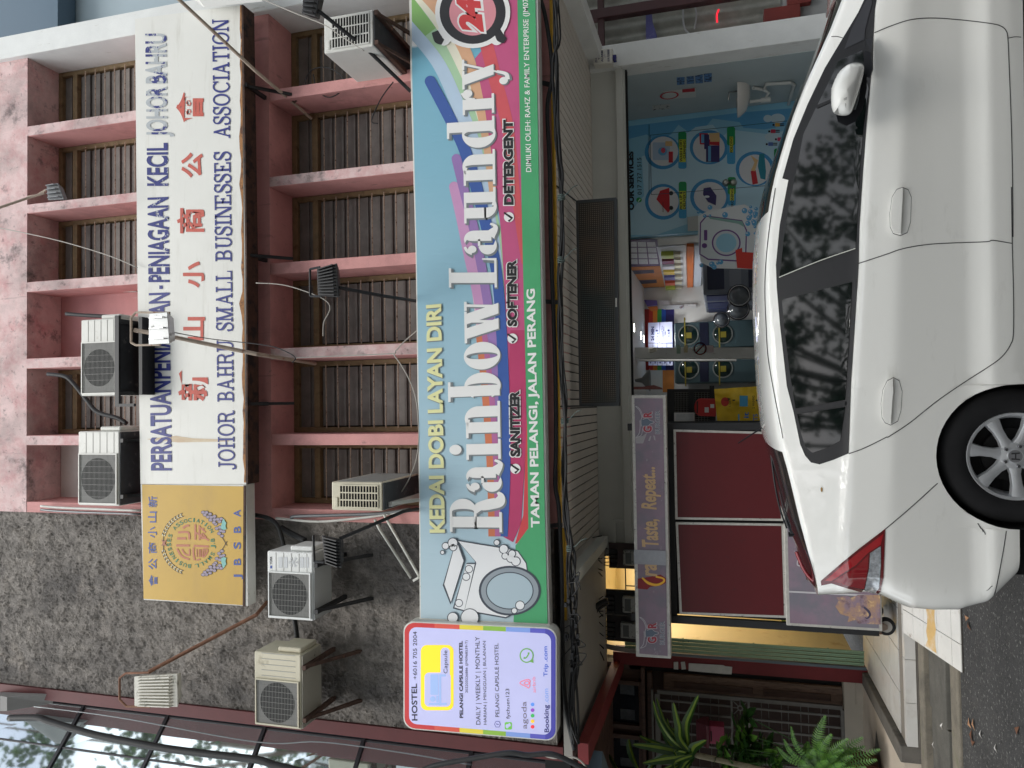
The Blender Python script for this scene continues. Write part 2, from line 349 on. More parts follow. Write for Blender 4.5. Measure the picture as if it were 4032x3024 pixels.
# ================================================================== ground
def ground():
    b = MB(); b.face([(-60, -60, 0), (60, -60, 0), (60, 60, 0), (-60, 60, 0)])
    ASPH = M('asphalt', (70, 69, 68), .9, var=.18, vs=3, fine=.45, st=[((48, 48, 48), .8, .48, .2), ((150, 148, 144), 38, .57, .06, None, .85), ((30, 30, 30), 30, .57, .06, None, .8), ((56, 48, 42), 5, .64, .08, (.3, 3, 1), .6)], bump=(220, .6, .02))
    struct(b.build('road', ASPH))
    CONC = M('old_concrete', (124, 117, 104), .9, var=.15, vs=5, fine=.15, st=[((92, 88, 80), 3, .5, .2), ((96, 104, 62), 3.5, .58, .16, None, .7), ((70, 66, 60), 18, .6, .1, None, .6)], bump=(90, .5, .01))
    CONCD = M('drain_slab', (92, 90, 84), .9, var=.18, vs=7, fine=.2, st=[((70, 68, 64), 4, .5, .2), ((150, 146, 138), 30, .66, .06, None, .6)], bump=(110, .5, .01))
    b = MB()
    x0, x1 = -14, 14
    b.box((x0, 6.40, -.3), (x1, 6.60, .024))            # road-side kerb of the drain
    b.box((x0, 7.10, -.3), (x1, 7.262, .10))           # inner kerb
    o = b.build('pavement', CONC, bevel=.012); struct(o)
    b = MB()
    xs = [-14, -11.2, -8.6, -6.1, -4.35, -2.62, -1.2, 0.6, 2.4, 4.2, 6, 9, 14]
    for a, c in zip(xs, xs[1:]): b.box((a+.006, 6.606, -.3), (c-.006, 7.094, .048+.006*math.sin(a*9)))
    struct(b.build('pavement', CONCD, bevel=.006))
    TILE = M('porch_tile', (204, 202, 197), .28, var=.06, vs=2.5, fine=.02, st=[((170, 160, 146), 3, .58, .16, None, .5)])
    GROUT = M('grout', (96, 90, 84), .9)
    b = MB(); t = .395; g = .004
    b.box((-3.05, 7.27, -.2), (4.1, 9.35, .195), 1)
    y = 7.52
    while y < 9.3:
        x = -3.05
        while x < 4.1:
            b.box((x+g, y+g, .19), (min(x+t*.96, 4.1)-g, min(y+t*.5, 9.35)-g, .201+.0006*math.sin(x*31+y*17)))
            x += t*.96
        y += t*.5
    struct(b.build('porch_floor', [TILE, GROUT]))
    b = MB()
    b.box((-3.05, 7.265, .10), (4.1, 7.50, .199), 0); x = -3.05
    while x < 4.1: b.box((x+.002, 7.258, .118), (x+.376, 7.34, .204), 1); x += .379
    struct(b.build('porch_floor', [M('step_channel', (126, 120, 112), .8, var=.1, vs=8), TILE]))
    # neighbour's higher porch with tile pattern, and dark kerb between the two
    b = MB(); b.box((-14, 7.30, -.2), (-3.20, 9.55, .225), 0)
    NT = M('beige_tile', (196, 184, 168), .4, var=.05, vs=4)
    o = b.build('neighbour_floor', [NT]); struct(o)
    b = MB()
    for i in range(4):
        bx = -3.45-i*.62
        b.face([(bx, 8.55, .2275), (bx-.42, 8.2, .2275), (bx-.42, 8.75, .2275)], 0)
        b.face([(bx-.12, 7.98, .2275), (bx-.62, 7.62, .2275), (bx-.2, 7.55, .2275)], 1)
    struct(b.build('porch_floor', [M('pattern_charcoal', (70, 68, 68), .4), M('pattern_brown', (116, 100, 92), .4)]))
    b = MB(); b.box((-3.20, 7.27, -.2), (-3.05, 9.6, .26))
    struct(b.build('porch_kerb', M('dark_kerb', (96, 92, 86), .85, var=.2, vs=6, st=[((56, 54, 50), 5, .5, .2)]), bevel=.01))
ground()
def ramp():
    t = thing('tiled_ramp', 'white tiled ramp wedge with rust stain from road up to porch', 'ramp', (-.9, 6.7, 0))
    RT = M('ramp_tile', (222, 220, 214), .4, var=.06, vs=5, fine=.03, st=[((190, 184, 172), 7, .58, .1, None, .6), ((128, 104, 84), 9, .67, .05, None, .7)])
    x0, x1 = -2.06, .9
    b = MB(); y0, y1, z0, z1 = 6.30, 7.255, .012, .205
    b.prism([(x0, y0, z0-.01), (x0, y1, z0-.01), (x0, y1, z1-.008), (x0, y0, z0)], (x1-x0, 0, 0))
    b.build('ramp_body', M('ramp_grout', (70, 66, 62), .9), t)
    b = MB(); rows = [.0, .14, .37, .60, .80, 1.0]; cols = [x0, -1.85, -1.27, -.69, -.11, .47, .9]
    f = lambda x, v: (x, y0+(y1-y0)*v, z0+(z1-z0)*v)
    for v0, v1 in zip(rows, rows[1:]):
        for a, c in zip(cols, cols[1:]):
            p = [f(a+.003, v0+.003), f(c-.003, v0+.003), f(c-.003, v1-.003), f(a+.003, v1-.003)]
            b.prism([(q[0], q[1], q[2]+.006) for q in p], (0, 0, -.01))
    b.build('ramp_tiles', RT, t)
    b = MB(); v0, v1 = .375, .595; n = 12
    pts = []
    for i in range(n+1): pts.append((x0+.02+.75*i/n, v0+.01+.02*abs(math.sin(i*2.1))))
    for i in range(n+1): pts.append((x0+.02+.75*(n-i)/n, v1-.01-.05*abs(math.sin(i*1.3))-.05*(n-i)/n))
    b.face([(x, f(x, v)[1], f(x, v)[2]+.0075) for x, v in pts])
    RUST = M('rust_stain', (212, 176, 116), .5, var=.15, vs=7, st=[((222, 216, 206), 5, .50, .22), ((190, 136, 74), 3.4, .54, .2), ((140, 90, 40), 6, .66, .1)])
    b.build('rust_stain', RUST, t)
ramp()
def leaf_litter():
    LM = [M('dry_leaf_tan', (168, 128, 96), .8), M('dry_leaf_brown', (104, 70, 50), .8), M('paper_scrap', (214, 210, 204), .8)]
    spots = [(k1(12, 1290, 690), 0), (k1(12, 1305, 735), 1), (k1(12, 1310, 1370), 0), (k1(12, 1335, 1375), 0), (k1(12, 1322, 1450), 1), (k1(12, 1330, 1500), 1), (k1(12, 1382, 1440), 2), (k1(12, 1130, 1390), 2), (k1(12, 1075, 1510), 2), (k1(12, 1620, 1420), 1), (k1(12, 1480, 1530), 2)]
    names = ['tan dry leaf in gutter right behind car bumper', 'brown dry leaf in gutter behind car bumper', 'pale tan dry leaf lying in gutter by patched drain slab', 'tan curled dry leaf on gutter edge beside another', 'brown leaf scrap in gutter further along the kerb', 'dark brown leaf in gutter nearest the frame edge', 'white feather-like scrap on the asphalt by gutter', 'small white scrap on the drain cover slab', 'white paper scrap on the outer drain slab', 'brown leaf alone out on the asphalt', 'white speck of paper on asphalt beyond kerb']
    for (p, k), n in zip(spots, names):
        z = .004 if p[0] > 3795 else .10
        c = atz(p, z); b = MB(); a = random.random()*6; u = V((math.cos(a), math.sin(a), 0)); v = V((-u.y, u.x, 0)); s = .045 if k < 2 else .03
        b.add([c-u*s, c+v*s*.45+V((0, 0, .012)), c+u*s*.9, c-v*s*.5+V((0, 0, .014)), c+V((0, 0, .004))], [[0, 4, 1], [1, 4, 2], [2, 4, 3], [3, 4, 0]])
        tag(b.build('dry_leaf' if k < 2 else 'paper_scrap', LM[k]), n, 'leaf' if k < 2 else 'scrap', 'litter along the gutter')
leaf_litter()
# ================================================================== the pink shophouse
YP, YW = 6.85, 7.30
XL, XR = -1.17, 4.25
PIL = [(3.30, 3.42), (2.37, 2.48), (1.43, 1.55), (.52, .64), (-.385, -.27)]
H2, H1 = 9.61, 6.30
SH = thing('shophouse', 'pink shophouse with two rows of louvred windows over an open laundry front', 'building', (1.5, 6.9, .2))
def shop_walls():
    b = MB(); b.box((XL, YP, H2), (XR, YW+.2, 14.5)); b.build('parapet_wall', PINKW, SH)
    b = MB(); b.box((XL, YP, H1), (XR, YW+.2, 7.92)); b.build('spandrel_wall', PINK, SH)
    b = MB(); b.box((XL, YP, 3.2045), (XR, YW+.2, 4.22)); b.build('sill_wall', PINK, SH)
    b = MB(); b.box((XL, YW+.2, 3.3), (XR, 9, 14.5)); b.build('rear_block', BLACKV, SH)
    for i, (a, c) in enumerate(PIL):
        for z0, z1 in ((7.93, H2-.002), (4.23, H1-.002)):
            m = MB(); m.box((a, YP+.003, z0), (c, YW+.19, z1)); pl = m.build('pilaster', PINK, SH, bevel=.006)
            if z0 > 7 or i % 2: m = MB(); m.box((a+.004, YP-.001, z0), (c-.004, YP+.0025, z1)); m.build('weathered_face', PINKW, pl)
    b = MB(); b.box((XL-.0, YP+.004, 7.93), (XL+.12, YW+.19, H2-.002)); b.build('end_pilaster', PINK, SH); b = MB(); b.box((XL, YP+.004, 4.23), (XL+.12, YW+.19, H1-.002)); b.build('end_pilaster', PINK, SH)
    b = MB(); b.box((XR, 6.78, 3.1), (XR+.27, YW+.2, 14.5)); b.build('party_pier', WHITEP, SH, bevel=.01)
shop_walls()
def window(x0, x1, zt, zb, ztr, ft, pitch, zr0):
    fr = MB(); g = .055; y = YW-.02
    fr.box((x0, y, ft), (x1, y+.08, zt-.003))                           # head
    fr.box((x0, y, zb), (x0+g, y+.08, ft-.001)); fr.box((x1-g, y, zb), (x1, y+.08, ft-.001))
    fr.box((x0+g, y-.012, ztr-.035), (x1-g, y+.08, ztr+.035))
    f = fr.build('window', TIMB, SH, bevel=.004)
    b = MB(); xm = x0+(x1-x0)*.5
    b.box((x0+g, y+.05, ztr+.036), (x1-g, y+.06, ft-.002)); b.box((x0+g, y+.035, (ztr+ft)/2-.012), (x1-g, y+.049, (ztr+ft)/2+.012))
    z = ztr-.05; rr = random.Random(int(x0*100+zt*10))
    while z > zb+.05:
        b.prism([(x0+g+.015, y+.046, z+.01), (x0+g+.015, y+.052, z+.01), (x0+g+.015, y+.030+rr.uniform(-.012, .004), z-pitch*1.03), (x0+g+.015, y+.024, z-pitch*1.03)], (x1-x0-2*g-.03, 0, 0))
        z -= pitch
    b.build('louvre_panes', GLASSD, f)
    b = MB(); z = zr0
    while z > zb+.05:
        b.tube([(x0+g-.01, y-.025, z+random.uniform(-.006, .006)), (x1-g+.01, y-.025, z+random.uniform(-.006, .006))], .0065, 6); z -= pitch
    b.build('guard_bars', ROD, f)
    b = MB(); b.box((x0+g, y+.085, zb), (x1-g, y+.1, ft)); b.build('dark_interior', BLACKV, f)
edges = [XR]+[q for a, c in PIL for q in (c, a)]+[XL+.12]
BAYS = [(edges[i+1], edges[i]) for i in range(0, 12, 2)]
for i, (a, c) in enumerate(BAYS):
    window(a+.004, c-.004, H1-.0, 4.23, 6.0, 6.235, .1435, 5.879)
    if i in (0, 1, 2, 4): window(a+.004, c-.004, H2, 7.93, 9.34, 9.55, .148, 9.163)
def blind_bays():
    a, c = BAYS[3]; b = MB(); b.box((a, YW+.02, 7.93), (c, YW+.18, H2-.004)); b.build('blind_panel', PINKD, SH)
    a, c = BAYS[5]; b = MB(); b.box((a, YW+.02, 7.93), (c, YW+.18, H2-.004)); b.build('blind_panel', M('grey_white_panel', (214, 212, 208), .8, var=.06, vs=3), SH)
blind_bays()
def porch_top():
    b = MB(); x = -1.62; p = .0932
    while x < 4.2:
        b.box((x, YP+.06, 3.192), (x+p-.013, 9.25, 3.205)); x += p
    b.build('soffit_strips', SOFF, SH)
    b = MB(); b.box((-1.9, YP+.05, 3.207), (4.25, 9.3, 3.23)); b.build('soffit_backing', BLACKV, SH)
    b = MB(); b.box((XL, YP-.012, 3.182), (4.25, YP+.055, 3.204)); b.build('yellow_band', YELL, SH); b = MB(); b.box((-2.02, YP-.02, 3.14), (XL-.001, YP+.055, 3.20)); b.build('yellow_band', YELL, SH)
    b = MB(); b.box((-1.62, YP+.06, 3.08), (-1.735, 9.05, 3.206)); b.build('soffit_beam', GREYP, SH)
    b = MB(); b.box((4.21, YP-.05, 3.02), (4.40, 9.3, 3.22)); b.build('party_beam', WHITEP, SH)
    # shop front: lintel fascia, trims, head frame
    b = MB(); b.box((-1.70, 9.10, 2.765), (4.16, 9.28, 3.19)); b.build('lintel', GREYP, SH)
    b = MB(); b.box((-1.70, 9.05, 2.79), (4.14, 9.098, 2.875)); b.box((-1.70, 9.06, 2.765), (-1.60, 9.098, 2.789)); b.build('lintel_trim', GREYP, SH, bevel=.004)
    b = MB(); b.box((-1.72, 9.055, 2.98), (-1.42, 9.097, 3.02)); b.box((-1.46, 9.055, 2.876), (-1.42, 9.097, 2.979)); b.build('lintel_panel_bead', GREYP, SH)
    b = MB(); b.box((-1.6, 9.12, 2.742), (4.14, 9.2, 2.763)); b.build('shutter_slot', BLACKV, SH)
    b = MB(); b.box((4.135, 9.0, .2), (4.42, 9.55, 3.19)); b.build('front_pier', WHITEP, SH, bevel=.008)
    b = MB(); b.box((-1.86, 9.03, .2), (-1.71, 9.35, 3.19)); b.build('stair_jamb', GREYP, SH)
    # inside
    b = MB(); b.box((4.13, 9.30, .2), (4.25, 10.78, 3.6)); b.build('side_wall', M('inner_grey_paint', (178, 190, 192), .7, var=.05, vs=2, st=[((140, 150, 150), 5, .64, .1, None, .5)]), SH)
    b = MB(); b.box((2.42, 10.8, .2), (4.25, 10.95, 3.6)); b.build('mural_wall', M('mural_blue', (150, 208, 234), .35, var=.04, vs=2), SH)
    b = MB(); b.box((2.40, 10.96, .2), (2.52, 15.7, 3.5)); b.build('machine_wall', WHITEP, SH)
    b = MB(); b.box((-1.8, 15.5, .2), (2.5, 15.7, 3.5)); b.build('back_wall', M('inner_white', (214, 216, 216), .6), SH)
    b = MB(); b.box((-1.80, 9.36, .2), (-1.66, 15.5, 3.5)); b.build('side_wall', WHITEP, SH)
    b = MB(); b.box((-1.8, 9.3, 3.20), (4.25, 15.7, 3.35)); b.build('ceiling', M('inner_ceiling', (216, 214, 210), .7), SH)
    b = MB(); b.box((-1.8, 9.35, .1), (4.2, 15.7, .203)); struct(b.build('shop_floor', M('inner_floor', (150, 148, 144), .3, var=.06, vs=3)))
    b = MB(); b.pbox(2500, 1368, 3035, 1410, 12.6, 12.9); b.build('inner_column', WHITEP, SH)
    b = MB(); b.pbox(2505, 1398, 2900, 1420, 13.6, 13.9); b.build('inner_column', WHITEP, SH)
porch_top()
# ================================================================== roughcast bay, left
def roughcast():
    t = thing('roughcast_wall', 'dark grey roughcast stair wall carrying two air conditioners', 'building', (-2.2, 6.9, 3.3))
    b = MB(); nx, nz = 170, 700; x0, x1, z0, z1 = -3.20, XL-.002, 3.26, 14.0
    vs = []
    for j in range(nz+1):
        for i in range(nx+1):
            x = x0+(x1-x0)*i/nx; z = z0+(z1-z0)*j/nz
            d = noise.noise((x*7, z*9, 0))*.018+abs(noise.noise((x*30, z*36, 5)))*.040+noise.noise((x*50, z*56, 9))*.018-.008
            if i in (0, nx) or j in (0, nz): d = 0
            vs.append((x, 6.87-max(d, -.004), z))
    b.add(vs, [[j*(nx+1)+i, j*(nx+1)+i+1, (j+1)*(nx+1)+i+1, (j+1)*(nx+1)+i] for j in range(nz) for i in range(nx)])
    o = b.build('roughcast_face', ROUGH, t, smooth=True, fix=False)
    b = MB(); b.box((x0, 6.873, z0), (x1, 9.0, z1)); b.build('wall_core', ROUGH, t)
    b = MB(); b.box((-3.33, 6.84, 3.2), (-3.201, 7.3, 14)); b.build('red_edge_pier', RED, t)
    b = MB(); b.box((-3.33, 6.86, 3.11), (-1.75, 9.02, 3.15), 0); b.box((-3.33, 6.84, 3.11), (-1.75, 6.86, 3.19), 0); b.box((-3.2, 9.03, 3.17), (-1.86, 9.42, 3.5), 0); b.build('soffit', M('plain_soffit', (150, 147, 142), .8, var=.05, vs=3), t)
    b = MB(); b.box((-3.33, YP-.01, 2.96), (-3.14, 9.4, 3.059)); b.build('red_beam', REDD, t)
    b = MB(); b.box((-3.175, 9.10, .2), (-3.03, 9.36, 3.05)); b.build('red_pillar', REDD, t)
    # stair entrance: warm lit lobby behind
    WARM = M('lobby_cream', (232, 216, 176), .7, var=.04, vs=2, st=[((200, 172, 120), 3, .6, .15)])
    b = MB(); b.box((-3.2, 11.6, .2), (-1.87, 11.75, 3.35)); b.box((-3.25, 9.37, .2), (-3.16, 11.6, 3.35)); b.box((-1.86, 9.36, .2), (-1.80, 11.6, 3.35)); b.box((-3.2, 9.43, 3.35), (-1.86, 11.7, 3.4)); b.build('lobby_wall', WARM, t)
    b = MB(); b.box((-3.15, 11.3, .2), (-1.87, 11.59, .95)); b.build('lobby_dado', M('lobby_green', (120, 136, 50), .6), t)
    b = MB(); b.box((-2.2, 9.8, .2), (-1.87, 11.2, 1.0)); b.build('stair_flank', M('dark_green_paint', (36, 70, 58), .6), t)
    b = MB()
    for z in (2.56, 2.74, 2.92): b.tube([(-2.9, 9.42, z), (-1.86, 9.42, z)], .008, 6)
    for i, x in enumerate((-2.75, -2.6, -2.45, -2.3, -2.15, -2.0)): b.tube([(x, 9.42, 2.56+.18*(i % 2)), (x, 9.42, 2.74+.18*(i % 2))], .008, 6)
    b.build('transom_grille', BLKM, t)
    return t
RC = roughcast()
lobby = bpy.data.lights.new('lobby_lamp', 'AREA'); lobby.energy = 14; lobby.size = .6; lobby.color = (1, .90, .72)
lo = bpy.data.objects.new('lobby_lamp', lobby); col.objects.link(lo); lo.location = (-2.5, 10.6, 3.3)
# ================================================================== glass building, far left
def glass_building():
    A = R(43); d = V((-math.cos(A), -math.sin(A), 0)); nrm = V((math.sin(A), -math.cos(A), 0)); P0 = V((-3.40, 7.28, 0))
    t = thing('glass_building', 'mirror glass curtain wall with dark mullions beyond the roughcast wall', 'building', P0)
    GL = M('mirror_glass', (240, 250, 252), .03, metal=.95, spec=.6, var=.04, vs=.6)
    MU = M('dark_mullion', (40, 40, 46), .5)
    levels = [3.2, 4.22, 5.42, 6.62, 7.9, 9.1, 10.4, 11.7]; cols = [.0, .16, .62, 1.25, 2.0, 3.2]
    for z0, z1 in zip(levels, levels[1:]):
        for a, c in zip(cols[1:], cols[2:]):
            p = P0+d*a; q = P0+d*c; k = nrm*.004*math.sin(a*7+z0*3)
            b = MB(); b.prism([p+V((0, 0, z0))+k, q+V((0, 0, z0)), q+V((0, 0, z1))+k*1.5, p+V((0, 0, z1))], -nrm*.02); b.build('pane', GL, t)
    b = MB()
    for z in levels: b.prism([P0+V((0, 0, z-.02))+nrm*.02, P0+d*3.2+V((0, 0, z-.02))+nrm*.02, P0+d*3.2+V((0, 0, z+.02))+nrm*.02, P0+V((0, 0, z+.02))+nrm*.02], -nrm*.035)
    for a in cols[1:-1]:
        b.tube([P0+d*a+V((0, 0, 3.2)), P0+d*a+V((0, 0, 11.7))], .014, 6)
    b.build('mullions', MU, t)
    b = MB(); p = P0; q = P0+d*.16; b.prism([p+V((0, 0, 3.1)), q+V((0, 0, 3.1)), q+V((0, 0, 11.7)), p+V((0, 0, 11.7))], -nrm*.3)
    b.build('dark_reflection_strip', M('wall_reflection_blue', (44, 56, 66), .4), t)  # solid dark strip coloured as the side wall's reflection in the glass
    b = MB(); b.prism([P0+V((0, 0, 2.9)), P0+d*3.2+V((0, 0, 2.9)), P0+d*3.2+V((0, 0, 3.17)), P0+V((0, 0, 3.17))], -nrm*1.2); b.build('base_band', M('blue_grey_band', (92, 110, 122), .6), t)
    b = MB(); b.loft([at(p, 6.6) for p in K(3, (0, 1190), (45, 1200), (45, 1290), (0, 1290))], [at(p, 6.9) for p in K(3, (0, 1160), (365, 1175), (340, 1240), (0, 1260))]); b.build('ledge_box', M('grey_ledge', (150, 148, 146), .8, var=.08, vs=4), t)
glass_building()
# ================================================================== neighbour to the right
def neighbour():
    t = thing('neighbour_shop', 'shop with maroon frame and corrugated sheets behind glass', 'building', (5.6, 9.2, .2))
    b = MB(); b.box((4.41, 9.14, .2), (9, 9.5, .9)); b.build('stall_riser', M('grey_tile_riser', (150, 152, 152), .6, var=.08, vs=5), t)
    COR = M('corrugated_sheet', (184, 184, 174), .5, var=.18, vs=7, st=[((176, 178, 168), 3, .56, .1, None, .6)])
    b = MB(); x = 4.45; n = 130; vs = []
    for i in range(n+1):
        yy = 9.50+.028*math.sin(i*1.5); vs += [(x+i*.035, yy, .9), (x+i*.035, yy, 3.3)]
    b.add(vs, [[2*i, 2*i+2, 2*i+3, 2*i+1] for i in range(n)]); b.build('corrugated_shutter', COR, t, smooth=True, fix=False)
    b = MB()
    b.box((4.415, 9.16, 1.1), (4.48, 9.26, 3.12)); b.box((4.85, 9.14, .9), (4.97, 9.26, 3.3)); b.box((4.48, 9.17, 3.02), (9, 9.25, 3.1)); b.box((5.9, 9.14, .9), (6.0, 9.26, 3.1)); b.build('window_frame', MARO, t, bevel=.005)
    b = MB(); b.box((4.43, 9.05, .72), (4.60, 9.24, 1.12)); b.box((4.60, 9.05, .60), (9, 9.24, .86)); b.build('red_kerb_box', M('oxide_red', (112, 40, 34), .6, var=.15, vs=8), t, bevel=.008)
    gl = bpy.data.materials.new('shop_glass'); gl.use_nodes = True; bs = gl.node_tree.nodes['Principled BSDF']; bs.inputs['Transmission Weight'].default_value = 1; bs.inputs['Roughness'].default_value = .0; bs.inputs['IOR'].default_value = 1.12; bs.inputs['Base Color'].default_value = (.97, .98, .98, 1)
    b = MB(); b.box((4.49, 9.2, .95), (4.85, 9.204, 3.0)); b.box((4.97, 9.2, .95), (5.9, 9.204, 3.0)); b.build('pane', gl, t)
    b = MB(); pts = K(20, (690, 85), (735, 85), (745, 180), (780, 290), (760, 325), (690, 322)); b.plate(pts, 9.38, .003); b.build('blue_poster', M('poster_blue', (120, 120, 190), .6, st=[((200, 200, 226), 6, .56, .05)]), t)
    b = MB(); b.tube(crom([at(p, 9.42) for p in K(20, (985, 40), (985, 150), (1000, 230), (1050, 285))]), .012, 8); b.tube(crom([at(p, 9.42) for p in K(20, (1075, 35), (1090, 120), (1075, 230))]), .010, 8); b.build('white_tubing', M('white_tube', (210, 212, 214), .4), t)
    b = MB(); b.tube(crom([at(p, 9.3) for p in K(20, (1268, 75), (1252, 120), (1255, 178))]), .011, 8); b.build('neon_tube', M('red_neon', (255, 40, 60), .4, emit=.7), t)
    b = MB(); b.box((4.415, 7.1, 4.3), (9, 9.5, 4.4)); b.build('porch_slab', M('neighbour_soffit', (96, 98, 98), .8), t)
    b = MB(); b.box((4.70, 7.0, 4.41), (9, 7.4, 6.0)); b.build('upper_wall', M('neighbour_grey_wall', (170, 176, 178), .8, var=.06, vs=2), t)
    b = MB(); b.box((4.70, 8.2, 6.0), (11, 9.0, 15), 0); b.build('set_back_wall', M('pale_blue_wall', (168, 184, 192), .7, var=.05, vs=1), t)
    b = MB(); b.box((4.70, 7.9, 10.3), (11, 8.19, 10.5)); b.box((4.70, 8.14, 10.5), (11, 8.19, 15)); b.build('blue_window_band', M('blue_grey_glazing', (96, 116, 132), .3), t)
    b = MB(); b.loft([at(p, 6.3) for p in K(1, (1250, -60), (1325, 48), (1700, 10), (1700, -60))], [at(p, 6.6) for p in K(1, (1190, -60), (1310, 40), (1700, 6), (1700, -60))]); b.build('white_sign_box', M('neighbour_sign_white', (220, 220, 216), .5), t)
neighbour()
# ================================================================== signs
FRAMEW = M('sign_frame_white', (216, 216, 210), .5, var=.06, vs=8, st=[((150, 140, 120), 12, .64, .08, None, .6)])
def white_sign():
    Y = 6.5
    t = thing('association_sign', 'long weathered white signboard with blue lettering and red Chinese characters', 'sign', at((760, 1000), Y))
    WH = M('sign_white', (226, 226, 220), .45, var=.03, vs=2, st=[((196, 194, 184), 2.2, .56, .2, (.5, 1, 4), .6), ((158, 132, 96), 6, .68, .08, (1.5, 1, .4), .5)])
    px = [(531.7, 74), (540, 1008), (553, 1906), (969, 1906), (965, 1008), (950, 20)]
    b = MB(); b.plate(px, Y, .16); b.build('panel', WH, t)
    b = MB()
    b.plate([(950, 20), (966, 1008), (970, 1906), (976, 1906), (972, 1008), (957, 18)], Y-.012, .19); b.build('bottom_rail', M('rusted_rail', (74, 52, 42), .8, var=.3, vs=14, st=[((34, 28, 28), 8, .5, .1)]), t)
    b = MB()     # rust creeping up from the lower edge, and one streak
    e = [(968, 1900-i*47) for i in range(41)]
    up = [(968-4-10*noise.noise((i*.7, 3, 1))**2*4-5*random.random()-(.04*i if i < 20 else 0), 1900-i*47) for i in range(41)]
    e = [(x-.018*(1900-y)*.5, y) for x, y in e]; up = [(x-.018*(1900-y)*.5, y) for x, y in up]
    b.ink(up+e[::-1], Y-.004)
    b.build('rust_edge', M('rust_edge', (160, 112, 66), .7, var=.3, vs=20, st=[((92, 56, 36), 12, .5, .12)]), t)
    b = MB(); b.ink([(578, 1729), (600, 1733), (672, 1738), (700, 1742), (900, 1738), (905, 1731), (760, 1726), (690, 1716), (672, 1719), (600, 1726)], Y-.003)
    b.build('rust_streak', M('rust_streak', (212, 196, 170), .6, st=[((186, 140, 96), 2.5, .42, .3, (3, 1, .8), .8)]), t)
    BL = M('sign_blue', (34, 44, 126), .5, var=.1, vs=10)
    PEEL = M('peeling_blue', (176, 182, 186), .6, var=.08, vs=20, st=[((34, 44, 120), 7, .53, .015), ((228, 228, 224), 12, .63, .02)])
    PEELB = M('flaking_blue', (34, 44, 120), .6, st=[((186, 190, 192), 8, .58, .015), ((228, 228, 224), 11, .64, .02)])
    def base(y): return 655+(676-655)*(y-143)/(1849-143)
    def top(y): return 566+(589-566)*(y-143)/(1849-143)
    for s, y0, y1, m in (('PERSATUAN', 1853, 1499, BL), ('PENIAGAAN', 1491, 1151, BL), ('-', 1138, 1124, BL), ('PENIAGAAN', 1111, 775, PEELB), ('KECIL', 732, 562, PEELB), ('JOHOR', 538, 340, PEEL), ('BAHRU', 328, 131, PEEL)):
        b = MB(); o = 0
        if s == '-': b.ink([(627, 1138), (627, 1124), (640, 1124), (640, 1138)], Y-.005)
        else: txt(b, s, (base(y0), y0), (base(y1), y1), (top(y0), y0), Y-.005, bold=.028)
        b.build('lettering', m, t)
    for ch, c, wd, hg in (('新', (760, 1518), 122, 118), ('山', (764, 1294), 92, 86), ('小', (762, 1081), 104, 84), ('商', (750, 869), 100, 108), ('公', (756, 650), 100, 86), ('會', (747, 422), 118, 108)):
        b = MB(); hanzi(b, ch, c, wd, hg, Y-.005, bold=.026); b.build('lettering', M('sign_faded_red', (196, 92, 78), .6, var=.1, vs=12), t)
    b0 = lambda y: 899+(924-899)*(y-73)/(1850-73); t0 = lambda y: b0(y)-66+1.5
    for s, y0, y1 in (('JOHOR', 1850, 1615), ('BAHRU', 1582, 1339), ('SMALL', 1306, 1066), ('BUSINESSES', 1029, 595), ('ASSOCIATION', 544, 73)):
        b = MB(); txt(b, s, (b0(y0), y0), (b0(y1), y1), (t0(y0), y0), Y-.005, serif=(.155, .085)); b.build('lettering', BL, t)
    for y in (1000, 330, 1590):
        b = MB(); p = at((985, y), Y); b.box((p.x-.02, Y, 6.33), (p.x+.02, YP, 6.36)); b.prism([(p.x-.015, Y+.03, 6.34), (p.x-.015, Y+.06, 6.34), (p.x-.015, YP, 6.02), (p.x-.015, YP, 6.06)], (.03, 0, 0)); b.build('bracket', BLKM, t)
    # yellow association panel
    t2 = thing('emblem_sign', 'ochre yellow signboard with wheat and grape emblem beside the white one', 'sign', at((760, 2100), Y))
    YS = M('sign_ochre', (198, 160, 62), .5, var=.05, vs=1.6, st=[((176, 142, 70), 1.2, .52, .25, (1, 1, 2), .6), ((120, 90, 50), 16, .69, .06, None, .6)])
    b = MB(); b.plate([(553, 1907), (565, 2362), (976, 2387), (970, 1907)], Y, .14); b.build('frame', FRAMEW, t2, bevel=.004)
    b = MB(); b.ink(K(13, (62, 88), (80, 1525), (1325, 1605), (1345, 112)), Y-.003); b.build('panel', YS, t2)
    b = MB(); b.plate(K(13, (1335, 100), (1328, 1620), (1352, 1622), (1362, 100)), Y-.008, .15); b.build('bottom_rail', MC['rusted_rail'], t2)
    EB = M('emblem_blue', (58, 82, 150), .5)
    for ch, x, y in (('新', 195, 305), ('山', 190, 497), ('小', 190, 690), ('商', 192, 885), ('公', 195, 1088), ('會', 200, 1295)):
        b = MB(); c = k1(13, x, y); hanzi(b, ch, c, 140/3.19, 112/3.19, Y-.006, bold=.012); b.build('lettering', EB, t2)
    for s, x, y, wd in (('J', 1255, 1250, 62), ('B', 1255, 1060, 84), ('S', 1253, 855, 88), ('B', 1255, 655, 84), ('A', 1253, 450, 92)):
        b = MB(); txt(b, s, k1(13, x+48, y+wd/2), k1(13, x+48, y-wd/2), k1(13, x-48, y+wd/2), Y-.006, bold=.02); b.build('lettering', EB, t2)
    GR = M('emblem_green', (40, 120, 84), .5); b = MB()
